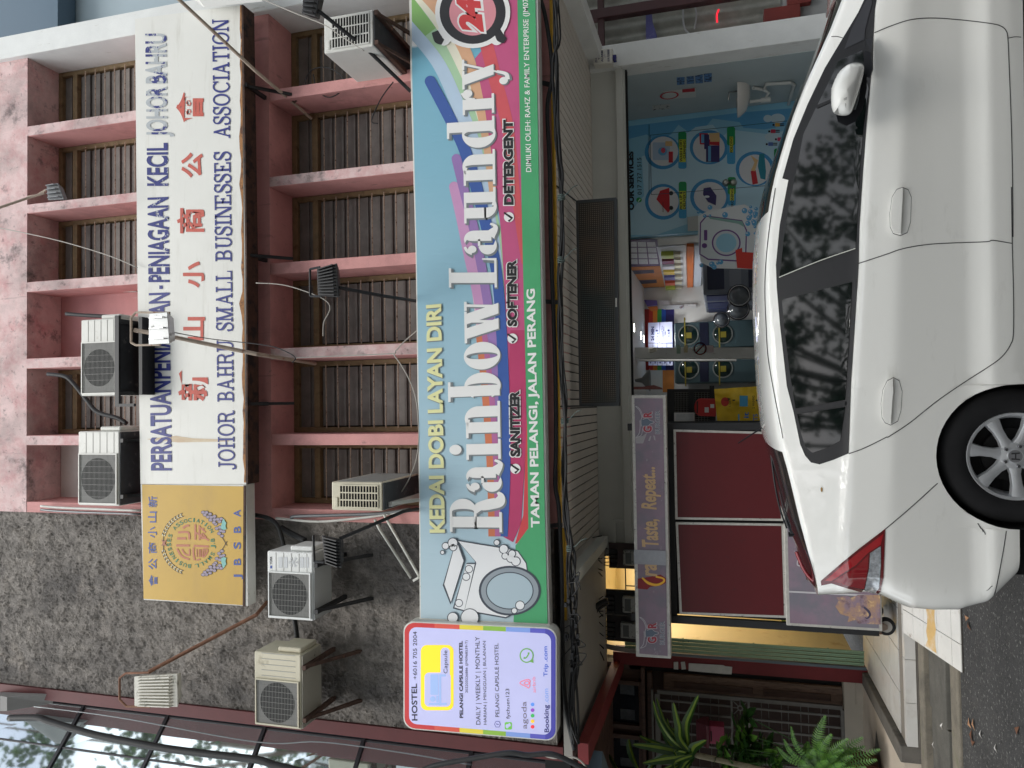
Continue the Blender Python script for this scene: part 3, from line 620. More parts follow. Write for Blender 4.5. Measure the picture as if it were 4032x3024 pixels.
    def ringtext(s, a0, a1, flip=False):
        for i, ch in enumerate(s):
            if ch == ' ': continue
            a = R(a0+(a1-a0)*i/(len(s)-1)); rr = 292
            cx, cy = 690-rr*math.cos(a), 825-rr*math.sin(a)          # image: up = -x, right = -y
            ux, uy = (-math.sin(a), -math.cos(a)) if False else (math.sin(a), -math.cos(a))
            wx, wy = -math.cos(a), -math.sin(a)
            if flip: ux, uy, wx, wy = -ux, -uy, -wx, -wy
            hw = 8 if ch in 'I.' else 21
            p = lambda u, v: k1(13, cx+ux*u+wx*v, cy+uy*u+wy*v)
            txt(b, ch, p(-hw, -26), p(hw, -26), p(-hw, 26), Y-.006, bold=.012)
    ringtext('SMALL', 208, 258); ringtext('BUSINESSES', 277, 379); ringtext('ASSOCIATION', 41, 148)
    for ch, y in (('J', 872), ('.', 832), ('B', 788)):
        if ch == '.': b.ink([k1(13, x+968, z+828) for x, z in ell(0, 0, 7, 7, 10)], Y-.006)
        else: txt(b, ch, k1(13, 972, y+20), k1(13, 972, y-22), k1(13, 920, y+20), Y-.006, bold=.012)
    b.build('lettering', GR, t2)
    b = MB()
    segs = [((500, 850), (660, 850), 28), ((640, 855), (655, 855), 28)]
    def st(*p, w=24): b.ink([k1(13, *q) for q in ribbon(p, w, 4)], Y-.006-.0002*random.random())
    st((500, 768), (615, 765), w=30); st((515, 692), (640, 690), (655, 780), w=26); st((575, 640), (610, 610), (655, 605), w=26)          # small
    st((490, 855), (660, 855), w=28); st((500, 895), (560, 990), (655, 1030), w=24); st((560, 900), (600, 960), (655, 975), (655, 900), w=20)   # public
    st((730, 590), (730, 785), w=22); st((780, 600), (780, 790), w=18); st((730, 690), (900, 790), w=22); st((780, 620), (860, 690), w=20); st((820, 700), (865, 760), (790, 760), (820, 700), w=16); st((800, 650), (840, 640), w=16)
    st((710, 858), (900, 868), w=26); st((712, 880), (705, 945), (722, 1040), w=22); st((745, 1040), (790, 1025), w=20); st((750, 900), (750, 1000), w=14); st((780, 900), (780, 1000), w=14); st((800, 900), (800, 1000), w=14); st((830, 900), (885, 905), (870, 960), (825, 1000), (830, 900), w=16); st((855, 905), (850, 975), w=14)
    b.build('seal', M('emblem_pink', (190, 122, 96), .6), t2)
    wb, wk = MB(), MB()
    def wheat(c, n, rr, a0, a1):
        for i in range(n):
            for sgn in (-1, 1):
                a = R(a0+(a1-a0)*i/n); q = (690-rr*math.cos(a), 830-rr*math.sin(a)*1.02); aa = a+R(90) if a1 > a0 else a-R(90)
                dx, dy = -math.cos(aa+sgn*.35), -math.sin(aa+sgn*.35)
                nx, ny = -dy, dx
                tip = (q[0]+dx*46, q[1]+dy*46)
                for m, k, o in ((wk, 1.25, 0), (wb, .85, .0006)):
                    m.ink([k1(13, q[0]+x*k*dx+y*k*nx+sgn*nx*6, q[1]+x*k*dy+y*k*ny+sgn*ny*6) for x, y in ((0, 0), (16, 9), (42, 0), (16, -9))], Y-.006-o-.0001*i)
    wheat(0, 9, 372, 14, 72); wheat(0, 9, 372, -12, -72)
    gb = MB()
    rows = [(1065, 735), (1085, 680), (1050, 670), (1030, 705), (1040, 625), (1000, 640), (985, 585), (1035, 555), (1055, 520), (1010, 525), (965, 565), (970, 530), (920, 535), (930, 500), (970, 490), (890, 495), (915, 460), (870, 440), (850, 470), (828, 438)]
    for k, (x, y) in enumerate(rows):
        for yy in (y, 1660-y):
            wk.ink([k1(13, a, c) for a, c in ell(x, yy, 27, 22, 14)], Y-.0062-.0001*k); gb.ink([k1(13, a, c) for a, c in ell(x, yy, 22, 17, 14)], Y-.0064-.0001*k)
    lb = MB()
    for s in (1, -1):
        f = lambda x, y: k1(13, x, y if s > 0 else 1660-y)
        lb.ink([f(*q) for q in ((1050, 640), (1065, 560), (1085, 515), (1100, 545), (1120, 570), (1110, 610), (1122, 650), (1085, 660))], Y-.0095)
        wk.ink([f(*q) for q in ribbon([(1065, 750), (1095, 800), (1130, 860)], 7)], Y-.0067)
    for s in ((330, 740, 375, 800), (330, 925, 370, 860)): wk.ink([k1(13, *q) for q in ribbon([(332, s[1]), (328, 830)], 8)], Y-.0068)
    wk.build('outline', M('emblem_line', (44, 44, 60), .6), t2); wb.build('wheat', M('emblem_wheat', (222, 214, 180), .6), t2)
    gb.build('grapes', M('emblem_grape', (160, 148, 164), .6), t2); lb.build('leaves', M('emblem_leaf', (132, 190, 182), .6), t2)
    b = MB(); b.ink(K(13, (300, 775), (330, 800), (375, 775), (350, 825), (378, 870), (335, 850), (300, 860), (322, 820)), Y-.0085); b.build('bow', M('emblem_bow', (168, 112, 92), .6), t2)
white_sign()
def rainbow_sign():
    Y = 6.6
    t = thing('laundry_sign', 'long laundry signboard with rainbow stripes and big white serif lettering', 'sign', at((1880, 1200), Y))
    b = MB(); b.plate([(1608, -160), (1616, 304), (1636, 1008), (1650, 2016), (1652, 2441), (2165, 2465), (2153, 2016), (2134, 1008), (2118, 0), (2113, -160)], Y, .13); b.build('frame', FRAMEW, t, bevel=.006)
    def blue():
        m = M('sign_sky_blue', (178, 210, 224), .4); nt = m.node_tree; bs = nt.nodes['Principled BSDF']; N = nt.nodes.new; L = nt.links.new
        tc = N('ShaderNodeTexCoord'); sx = N('ShaderNodeSeparateXYZ'); mr = N('ShaderNodeMapRange'); mr.inputs[1].default_value = -2; mr.inputs[2].default_value = 4
        cr = N('ShaderNodeValToRGB'); e = cr.color_ramp.elements
        for p, c in ((0, (192, 212, 222)), (.25, (210, 224, 232)), (.55, (178, 218, 236)), (.8, (144, 202, 226)), (1, (112, 178, 202))):
            q = e.new(p) if p not in (0, 1) else e[int(p)]
            q.position = p; q.color = (*lin(c), 1)
        n = N('ShaderNodeTexNoise'); n.inputs['Scale'].default_value = 1.2; mx = N('ShaderNodeMath'); mx.operation = 'MULTIPLY_ADD'; mx.inputs[1].default_value = .16; 
        L(tc.outputs['Object'], sx.inputs[0]); L(tc.outputs['Object'], n.inputs['Vector']); L(sx.outputs['X'], mr.inputs[0]); L(n.outputs['Fac'], mx.inputs[0]); L(mr.outputs[0], mx.inputs[2]); L(mx.outputs[0], cr.inputs[0]); L(cr.outputs[0], bs.inputs['Base Color'])
        bp = N('ShaderNodeBump'); bp.inputs['Strength'].default_value = .25; bp.inputs['Distance'].default_value = .01; n2 = N('ShaderNodeTexNoise'); n2.inputs['Scale'].default_value = 3; mpn = N('ShaderNodeMapping'); mpn.inputs['Scale'].default_value = (9, 1, .8)
        L(tc.outputs['Object'], mpn.inputs[0]); L(mpn.outputs[0], n2.inputs['Vector']); L(n2.outputs['Fac'], bp.inputs['Height']); L(bp.outputs[0], bs.inputs['Normal']); return m
    b = MB(); b.ink([(1618, -150), (1623, 304), (1641, 1008), (1655, 2016), (1657, 2434), (2156, 2456), (2145, 2016), (2127, 1008), (2109, 0), (2105, -150)], Y-.002); b.build('panel', blue(), t)
    ks = [0]
    def P(name, c, px, st=None):
        ks[0] += 1; b = MB(); b.ink(clipx(px, [(1618, -150), (1657, 2434), (2156, 2456), (2105, -150)]), Y-.0025-.0004*ks[0]); b.build(name, M('print_%s_%d' % (name, ks[0]), tuple(v+(206-v)*.13 for v in c), .42, var=.06, vs=3, st=[((235, 235, 235), 4, .70, .05, (6, 1, 1), .5)], sc3=(1, 1, 1)), t)
    rb = lambda p, wds, n=7, re=True: ribbon(p, wds, n, re)
    P('stripe', (242, 238, 214), rb([(1600, -60), (1690, 60), (1790, 215), (1855, 380), (1905, 560), (1935, 800)], [70, 66, 60, 50], re=False))
    P('stripe', (168, 210, 166), rb([(1600, 10), (1690, 130), (1775, 290), (1845, 460), (1895, 640), (1930, 850), (1975, 1040), (1988, 1400), (1998, 1800)], [66, 66, 62, 58, 50, 40], re=False))
    P('stripe', (126, 184, 92), rb([(1600, 10), (1690, 130)], [66, 66], re=False))
    P('stripe', (182, 208, 232), rb([(1600, 95), (1720, 240), (1795, 395), (1862, 560), (1905, 760), (1950, 1000), (1970, 1300)], [48, 52, 54, 50, 40], re=False))
    P('stripe', (226, 170, 128), rb([(1640, -60), (1730, 40), (1805, 150), (1850, 250), (1885, 380), (1920, 560), (1945, 760)], [50, 48, 44, 36], re=False))
    P('band', (196, 70, 122), [(1700, -150), (1760, 0), (1850, 100), (1905, 190), (1870, 230), (1905, 400), (1940, 640), (1972, 900), (1990, 1200), (2000, 1500), (1990, 1800), (1975, 2110), (2020, 2135), (2052, 2060), (2074, 1700), (2060, 1008), (2040, 0), (2032, -150)])
    P('band', (182, 40, 92), [(2010, 1300), (2000, 1500), (1990, 1800), (1975, 2110), (2020, 2135), (2052, 2060), (2074, 1700), (2066, 1300)])
    P('stripe', (212, 72, 80), rb([(1918, 185), (1955, 330), (1995, 480), (2018, 640), (2045, 900), (2058, 1040)], [52, 52, 44, 30, 6]))
    P('stripe', (208, 52, 58), [(2074, 1640), (2060, 2030), (2028, 2140), (2040, 2140), (2082, 2080), (2082, 1640)])
    P('stripe', (232, 190, 206), rb([(1856, 1014), (1885, 1180), (1908, 1400), (1930, 1620), (1945, 1800)], [44, 44, 40, 30]))
    P('stripe', (206, 146, 196), rb([(1788, 735), (1815, 850), (1848, 1010), (1890, 1200), (1918, 1400), (1945, 1640), (1960, 1850)], [40, 42, 42, 36, 24]))
    P('stripe', (146, 108, 178), rb([(1797, 625), (1830, 760), (1872, 930), (1910, 1130), (1938, 1330), (1960, 1560), (1972, 1900)], [38, 38, 36, 34, 24]))
    P('stripe', (36, 76, 160), rb([(1694, 320), (1768, 460), (1830, 590), (1882, 760), (1925, 930), (1956, 1080), (1974, 1300), (1984, 1560), (1986, 1850), (1974, 2112)], [44, 46, 48, 46, 42, 42, 46, 50]))
    P('stripe', (212, 110, 68), rb([(1885, 1300), (1912, 1560), (1932, 1850), (1938, 2112)], [26, 30, 30], re=False))
    P('stripe', (178, 92, 150), rb([(1905, 1300), (1936, 1560), (1954, 1850), (1960, 2112)], [20, 22, 22], re=False))
    P('band', (56, 160, 98), [(2035, -150), (2037, 0), (2058, 1008), (2076, 1700), (2080, 2080), (2030, 2148), (2022, 2456), (2156, 2456), (2145, 2016), (2127, 1008), (2109, 0), (2105, -150)])
    WL = M('sign_letter_white', (240, 240, 238), .4); SHD = M('sign_letter_outline', (128, 136, 140), .5)
    Z = Y-.0025-.0004*(ks[0]+2)
    def big(s, p0, p1, tp, dx, dy, m, z, k):
        b = MB(); txt(b, s, (p0[0]+dx, p0[1]+dy), (p1[0]+dx, p1[1]+dy), (tp[0]+dx, tp[1]+dy), z, serif=k, track=.02); b.build('lettering', m, t)
    for dx, dy, m, z, k in ((5, 6, SHD, Z, (.27, .075)), (0, 0, WL, Z-.003, (.255, .05))):
        big('Rainbow', (1977, 2096), (1962, 1178), (1772, 2094), dx, dy, m, z, k)
        big('Laundry', (1957, 1132), (1943, 224), (1768, 1132), dx, dy, m, z, k)
    b = MB(); c = MB()
    txt(c, 'KEDAI DOBI LAYAN DIRI', (1755, 2101), (1740, 1197), (1690, 2101), Z, bold=.05)
    txt(b, 'KEDAI DOBI LAYAN DIRI', (1752, 2098), (1737, 1196), (1688, 2098), Z-.002, bold=.035)
    c.build('lettering', SHD, t); b.build('lettering', M('sign_cream', (232, 232, 172), .5), t)
    for s, y0, y1, xb, xt in (('SANITIZER', 1798, 1537, 2048, 2007), ('SOFTENER', 1285, 1022, 2036, 1996), ('DETERGENT', 807, 470, 2022, 1982)):
        b = MB(); c = MB(); txt(c, s, (xb+4, y0+4), (xb+1, y1-4), (xt-4, y0+4), Z-.001, bold=.085); txt(b, s, (xb, y0), (xb-3, y1), (xt, y0), Z-.003, bold=.05)
        cy = y0+48; cx = (xb+xt)/2
        c.ink([(cx+2+x, cy+y) for x, y in ell(0, 0, 20, 20, 20)], Z-.001); b.ink(ribbon([(cx, cy+16), (cx+14, cy+4), (cx-18, cy-18)], [9, 9, 6], 1), Z-.003)
        c.build('lettering', WL, t); b.build('lettering', M('sign_black', (28, 28, 32), .5), t)
    b = MB(); txt(b, 'TAMAN PELANGI, JALAN PERANG', (2125, 2077), (2106, 1136), (2089, 2077), Z-.001, bold=.03); b.build('lettering', WL, t)
    b = MB(); txt(b, 'DIMILIKI OLEH: RAHZ & FAMILY ENTERPRISE (JM07', (2092, 677), (2079, -6), (2070, 677), Z-.001, bold=.008); b.build('lettering', WL, t)
    # round-the-clock badge
    BK = M('badge_black', (44, 44, 48), .5); b = MB(); c = MB(); z = Z-.004
    ctr = (1861, 48)
    for q in ((1748, 140), (1955, 138), (1740, -40), (1960, -40)):
        c.ink(ell(q[0], q[1], 30, 40, 24), z); 
    c.ink(ell(ctr[0], ctr[1], 148, 142, 44), z-.0004)
    for q in ((1720, 146), (1965, 140)): b.ink(ribbon([(q[0]-8, q[1]-22), (q[0]+6, q[1]+8), (q[0]+24, q[1]+20)], [26, 36, 22]), z-.0008)
    b.ink(ell(ctr[0], ctr[1], 130, 125, 44), z-.0008); b.build('badge_ring', BK, t)
    c2 = MB(); c2.ink(ell(ctr[0], ctr[1], 92, 92, 40), z-.0014); c2.build('badge_face', M('badge_pink', (226, 150, 160), .5), t)
    txt(c, '24', (1916, 134), (1900, -10), (1800, 122), z-.0018, bold=.14); c.build('badge_white', WL, t)
    b = MB(); txt(b, '24', (1906, 126), (1890, -4), (1806, 116), z-.0024, bold=.07); b.build('lettering', M('badge_red', (214, 66, 70), .5), t)
    # plain printed washing machine with bubbles
    LN = M('print_line', (62, 70, 82), .5); PW = M('print_white', (236, 238, 240), .4); PG = M('print_grey', (150, 160, 168), .4); z = Z-.001
    b = MB(); c = MB(); g = MB()
    body = [k1(6, 1300, 180), k1(6, 1420, 320), k1(6, 1340, 640), k1(9, -40, 690), k1(9, 60, 640), k1(9, 120, 615), k1(9, 128, 560), k1(9, 95, 330), k1(9, 40, 250), k1(6, 1640, 235), k1(6, 1480, 210)]
    b.ink([(x*1.0, y) for x, y in body], z)
    cx0 = sum(p[0] for p in body)/len(body); cy0 = sum(p[1] for p in body)/len(body)
    c.ink([(cx0+(x-cx0)*.965, cy0+(y-cy0)*.965) for x, y in body], z-.0004)
    top = K(6, (1300, 165), (1355, 310), (1260, 600), (1210, 475)); b.ink(top, z-.0006)
    c.ink([(sum(p[0] for p in top)/4+(x-sum(p[0] for p in top)/4)*.86, sum(p[1] for p in top)/4+(y-sum(p[1] for p in top)/4)*.92) for x, y in top], z-.0009)
    pan = K(6, (1365, 330), (1428, 330), (1350, 645), (1275, 625)); b.ink(pan, z-.0007)
    c.ink([(sum(p[0] for p in pan)/4+(x-sum(p[0] for p in pan)/4)*.86, sum(p[1] for p in pan)/4+(y-sum(p[1] for p in pan)/4)*.95) for x, y in pan], z-.001)
    for x, y in ((1380, 370), (1362, 420), (1315, 590)):
        q = k1(6, x, y); b.ink(ell(q[0], q[1], 16, 16, 20), z-.0013); c.ink(ell(q[0], q[1], 13, 13, 20), z-.0016)
    d = k1(6, 1595, 510); b.ink(ell(d[0]+30, d[1], 122, 98, 44), z-.0013); g.ink(ell(d[0]+30, d[1], 113, 90, 44), z-.0016); b.ink(ell(d[0]+30, d[1], 94, 74, 44), z-.0019); g2 = MB(); g2.ink(ell(d[0]+30, d[1], 90, 70, 44), z-.0022); g2.build('print_door', M('print_door_blue', (176, 196, 206), .4), t)
    for x, y, r in ((1208, 262, 10), (1228, 220, 17), (1275, 200, 24), (1278, 228, 18), (1560, 198, 14), (1605, 240, 22), (1614, 285, 16), (1650, 300, 20), (1275, 685, 26), (1385, 685, 44)):
        q = k1(6, x, y); r /= 1.25; b.ink(ell(q[0], q[1], r+1.6, r+1.6, 20), z-.0025); c.ink(ell(q[0], q[1], r-1.6, r-1.6, 20), z-.0028)
    for x, y, r in ((52, 605, 22), (25, 320, 22), (0, 270, 18), (15, 640, 14)):
        q = k1(9, x, y); r /= 1.25; b.ink(ell(q[0], q[1], r+1.6, r+1.6, 20), z-.0025); c.ink(ell(q[0], q[1], r-1.6, r-1.6, 20), z-.0028)
    b.build('print_outline', LN, t); c.build('print_machine', PW, t); g.build('print_rim', PG, t)
    for y in (300, 1180, 2080):
        b = MB(); p = at((2150, y), Y); b.box((p.x-.02, Y+.13, 3.30), (p.x+.02, YP-.002, 3.34)); b.prism([(p.x-.02, Y+.11, 3.27), (p.x-.02, Y+.13, 3.27), (p.x-.02, YP-.04, 3.2), (p.x-.02, YP-.04, 3.16)], (.04, 0, 0)); b.build('bracket', BLKM, t)
rainbow_sign()
def hostel_sign():
    Y = 6.52
    t = thing('hostel_lightbox', 'glowing white rounded hostel lightbox with rainbow border', 'sign', at((1880, 2650), Y))
    out = [k1(6, x, y) for x, y in ()]
    # outline in photo pixels: corners (world) TL, TR, BL, BR
    TL, TR, BR, BL = k1(6, 960, 1400), k1(6, 960, 712), k1(9, 285, 757), k1(9, 285, 1482)
    def U(a, b): # a: 0 left..1 right, b: 0 top..1 bottom
        return tuple((TL[i]*(1-a)+TR[i]*a)*(1-b)+(BL[i]*(1-a)+BR[i]*a)*b for i in (0, 1))
    def rr(i, r):
        asp = 1.38
        return [U(x, y) for x, y in [(px, py/asp) for px, py in rrect(i, i*1.0, 1-i, asp-i, r, 6)]]
    b = MB(); b.plate([(x, y) for x, y in rr(-.008, .10)], Y, .16); b.build('case', FRAMEW, t, bevel=.006)
    cols = [(200, 56, 58), (214, 88, 72), (226, 210, 70), (140, 184, 70), (130, 160, 226), (92, 92, 190), (74, 72, 168)]
    EM = .14
    full = rr(.004, .095); inn = rr(.045, .07)
    # border band split along the height by levels
    lv = [0, .20, .365, .52, .67, .83, .93, 1.0]
    poly = [(px, py/1.38) for px, py in rrect(.004, .004, .996, 1.376, .095, 8)]
    def clip(poly, lo, hi):
        def half(pl, f):
            o = []
            for i in range(len(pl)):
                p, q = pl[i], pl[(i+1) % len(pl)]; a, c = f(p), f(q)
                if a >= 0: o.append(p)
                if a*c < 0: s = a/(a-c); o.append((p[0]+(q[0]-p[0])*s, p[1]+(q[1]-p[1])*s))
            return o
        return half(half(poly, lambda p: p[1]-lo), lambda p: hi-p[1])
    for k, c in enumerate(cols):
        pl = clip(poly, lv[k], lv[k+1])
        b = MB(); b.ink([U(*q) for q in pl], Y-.002); b.build('border', M('hostel_border_%d' % k, c, .4, emit=EM*.8), t)
    b = MB(); b.ink(inn, Y-.004); b.build('face', M('hostel_face', (196, 198, 240), .4, emit=EM, var=.03, vs=3), t)
    z = Y-.006
    DK = M('hostel_ink', (44, 42, 66), .5, emit=.05)
    b = MB()
    mt = [DK]
    def T(s, n, x0, y0, x1, y1, xt, bold=.0, dz=0): b_ = MB(); txt(b_, s, k1(n, x0, y0), k1(n, x1, y1), k1(n, xt, y0), z-dz, bold=bold); b_.build('lettering', mt[0], t)
    T('HOSTEL', 6, 1046, 1352, 1042, 1112, 1008, .02); T('+6016 705 2004', 6, 1042, 1085, 1042, 775, 1016)
    T('PELANGI CAPSULE HOSTEL', 6, 1342, 1335, 1338, 835, 1318, .035); T('202203226886 (JM0968539-T)', 6, 1372, 1172, 1370, 832, 1356)
    T('DAILY | WEEKLY | MONTHLY', 6, 1454, 1378, 1448, 808, 1424); T('HARIAN | MINGGUAN | BULANAN', 6, 1494, 1378, 1488, 836, 1474)
    T('PELANGI CAPSULE HOSTEL', 6, 1576, 1328, 1570, 850, 1550); T('fychuen123', 6, 1644, 1340, 1640, 1145, 1620)
    mt[0] = M('hostel_grey', (120, 112, 130), .5, emit=.12); T('agoda', 9, 96, 1405, 92, 1228, 62)
    mt[0] = M('hostel_navy', (64, 64, 130), .5, emit=.1); T('Booking', 9, 240, 1428, 236, 1250, 208, .02)
    mt[0] = M('hostel_sky', (120, 160, 226), .5, emit=.2); T('.com', 9, 236, 1240, 234, 1145, 206, .0)
    mt[0] = M('hostel_blue', (84, 112, 206), .5, emit=.15); T('Trip', 9, 230, 1066, 230, 985, 202, .02); T('.com', 9, 230, 970, 228, 870, 202, .02)
    mt[0] = M('hostel_pink', (232, 130, 156), .5, emit=.2); T('airbnb', 9, 154, 1170, 150, 1068, 132)
    b = MB(); b.ink([k1(9, x, y) for x, y in ribbon([(100, 1135), (50, 1108), (100, 1085), (118, 1098), (100, 1120), (78, 1110), (100, 1095), (116, 1118), (108, 1140), (98, 1136)], 6, 4)], z); b.build('logo_loop', mt[0], t); mt[0] = DK
    # capsule bed logo
    YL = M('hostel_yellow', (240, 206, 40), .5, emit=.35); b = MB(); b.ink([k1(6, x, y) for x, y in rrect(1068, 862, 1280, 1285, 40)], z); b.build('logo_frame', YL, t)
    b = MB(); b.ink([k1(6, x, y) for x, y in rrect(1092, 1040, 1262, 1262, 30)], z-.001); b.ink([k1(6, x, y) for x, y in rrect(1196, 878, 1256, 1120, 28)], z-.0012); b.build('logo_ground', MC['hostel_face'], t)
    b = MB(); b.ink([k1(6, x, y) for x, y in rrect(1130, 1052, 1182, 1185, 6)], z-.002); b.ink([k1(6, x, y) for x, y in bar(1186, 1055, 1200, 1255)], z-.002); b.ink([k1(6, x, y) for x, y in bar(1120, 1238, 1236, 1250)], z-.0023); b.ink([k1(6, x, y) for x, y in bar(1186, 1052, 1230, 1066)], z-.0023); b.ink([k1(6, x, y) for x, y in ell(1146, 1212, 18, 18)], z-.002); b.ink([k1(6, x, y) for x, y in bar(1168, 1190, 1182, 1235)], z-.0023); b.build('logo_bed', M('hostel_bed', (150, 176, 222), .5, emit=.25), t)
    T('Capsule', 6, 1240, 1046, 1238, 898, 1214, 0, .003)
    b = MB(); b.ink([k1(6, x, y) for x, y in ell(1565, 1375, 22, 24, 6)], z); b.build('icon', M('icon_violet', (110, 110, 180), .5, emit=.1), t)
    b = MB(); b.ink([k1(6, x, y) for x, y in rrect(1612, 1362, 1658, 1410, 8)], z); b.build('icon', M('icon_green', (110, 190, 70), .5, emit=.2), t)
    b = MB(); b.ink([k1(6, x, y) for x, y in ell(1565, 1375, 17, 19, 6)], z-.001); b.ink([k1(6, x, y) for x, y in ell(1628, 1388, 11, 14)], z-.001); b.ink([k1(6, x, y) for x, y in ell(1642, 1380, 9, 11)], z-.0012); b.ink([k1(9, x, y) for x, y in ell(95, 930, 38, 40)], z-.001); b.build('icon', MC['hostel_face'], t)
    mt[0] = MC['icon_violet']; T('f', 6, 1576, 1380, 1576, 1370, 1554, .04, .002)
    b = MB(); b.ink([k1(9, x, y) for x, y in ell(95, 930, 46, 48)], z); b.ink(K(9, (110, 970), (140, 978), (135, 945)), z-.0003); b.ink([k1(9, x, y) for x, y in ribbon([(75, 945), (90, 945), (105, 925), (108, 910)], [14, 8, 8, 14], 5)], z-.002); b.build('icon', M('icon_chat_green', (110, 170, 90), .5, emit=.15), t)
    for k, (y, c) in enumerate(((1392, (224, 60, 70)), (1356, (240, 190, 50)), (1320, (60, 170, 90)), (1284, (140, 70, 180)), (1247, (90, 140, 220)))):
        b = MB(); b.ink([k1(9, x, yy) for x, yy in ell(133, y, 12, 12, 16)], z); b.build('dot', M('hostel_dot_%d' % k, c, .5, emit=.3), t)
hostel_sign()
def led_board():
    Y = 7.5
    t = thing('display_board', 'long dark dot matrix display board hanging under porch soffit', 'display', at((2360, 1200), Y))
    q = [k1(7, 413, 1298), k1(8, 435, 978), k1(8, 697, 972), k1(7, 676, 1278)]
    F = M('board_frame', (66, 70, 74), .5, var=.08, vs=8)
    b = MB(); b.plate(q, Y, .09); b.build('case', F, t, bevel=.005)
    qi = [k1(7, 430, 1318), k1(8, 452, 955), k1(8, 674, 948), k1(7, 660, 1300)]
    m = M('dot_matrix', (84, 84, 84), .6); nt = m.node_tree; bs = nt.nodes['Principled BSDF']; N = nt.nodes.new; L = nt.links.new
    tc = N('ShaderNodeTexCoord'); sx = N('ShaderNodeSeparateXYZ'); L(tc.outputs['Object'], sx.inputs[0])
    def sn(o, ph=0):
        a = N('ShaderNodeMath'); a.operation = 'MULTIPLY'; a.inputs[1].default_value = 2*math.pi/.0205; L(o, a.inputs[0]); c = N('ShaderNodeMath'); c.operation = 'SINE'; L(a.outputs[0], c.inputs[0]); return c.outputs[0]
    mu = N('ShaderNodeMath'); mu.operation = 'ADD'; L(sn(sx.outputs['X']), mu.inputs[0]); L(sn(sx.outputs['Z']), mu.inputs[1])
    nz = N('ShaderNodeTexNoise'); nz.inputs['Scale'].default_value = 2.2; nz.inputs['Detail'].default_value = 6; L(tc.outputs['Object'], nz.inputs['Vector'])
    cr = N('ShaderNodeValToRGB'); e = cr.color_ramp.elements; e[0].position = .35; e[0].color = (*lin((74, 84, 84)), 1); e[1].position = .65; e[1].color = (*lin((112, 98, 86)), 1); L(nz.outputs['Fac'], cr.inputs[0])
    mr = N('ShaderNodeMapRange'); mr.inputs[1].default_value = .3; mr.inputs[2].default_value = 1.2; mr.inputs[3].default_value = .25; mr.inputs[4].default_value = 1.4; L(mu.outputs[0], mr.inputs[0])
    mx = N('ShaderNodeMix'); mx.data_type = 'RGBA'; mx.blend_type = 'MULTIPLY'; mx.inputs[0].default_value = 1; L(cr.outputs[0], mx.inputs[6]); L(mr.outputs[0], mx.inputs[7]); L(mx.outputs[2], bs.inputs['Base Color'])
    b = MB(); b.ink(qi, Y-.003); b.build('screen', m, t)
    b = MB()
    for p in (k1(7, 416, 1303), k1(8, 438, 972), ): 
        c = at(p, Y+.04); b.tube([c, (c.x, 6.95, 3.19)], .008, 6)
    b.build('hanger', BLKM, t)
    b = MB(); b.ink([k1(8, x, y) for x, y in bar(670, 272, 680, 330)], Y-.004); b.build('maker_plate', FRAMEW, t)
led_board()
def alarm_box():
    Y = 8.86
    t = thing('alarm_box', 'white alarm box with blue lamp on the right shop pier', 'alarm', at((2370, 205), Y))
    b = MB(); b.plate(K(20, (278, 392), (275, 510), (424, 497), (424, 380)), Y, .14); b.build('case', M('alarm_white', (222, 220, 212), .4), t, bevel=.008)
    b = MB(); b.plate(K(20, (426, 432), (426, 478), (455, 474), (455, 430)), Y+.03, .07); b.build('lamp', M('alarm_blue', (34, 34, 110), .25), t, bevel=.006)
    AI = M('alarm_ink', (50, 56, 100), .5)
    for s, x, y0, y1 in (('ZHONG', 304, 497, 405), ('YEE', 327, 474, 430), ('ALARM', 352, 490, 400), ('019-7538888', 402, 487, 392)):
        b = MB(); txt(b, s, k1(20, x, y0), k1(20, x-1, y1), k1(20, x-17, y0), Y-.003, bold=.02); b.build('lettering', AI, t)
    b = MB(); b.ink([k1(20, x, y) for x, y in arc(367, 443, 10, 10, 2, 2, 0, 300)], Y-.003)
    b.build('emblem', AI, t)
alarm_box()
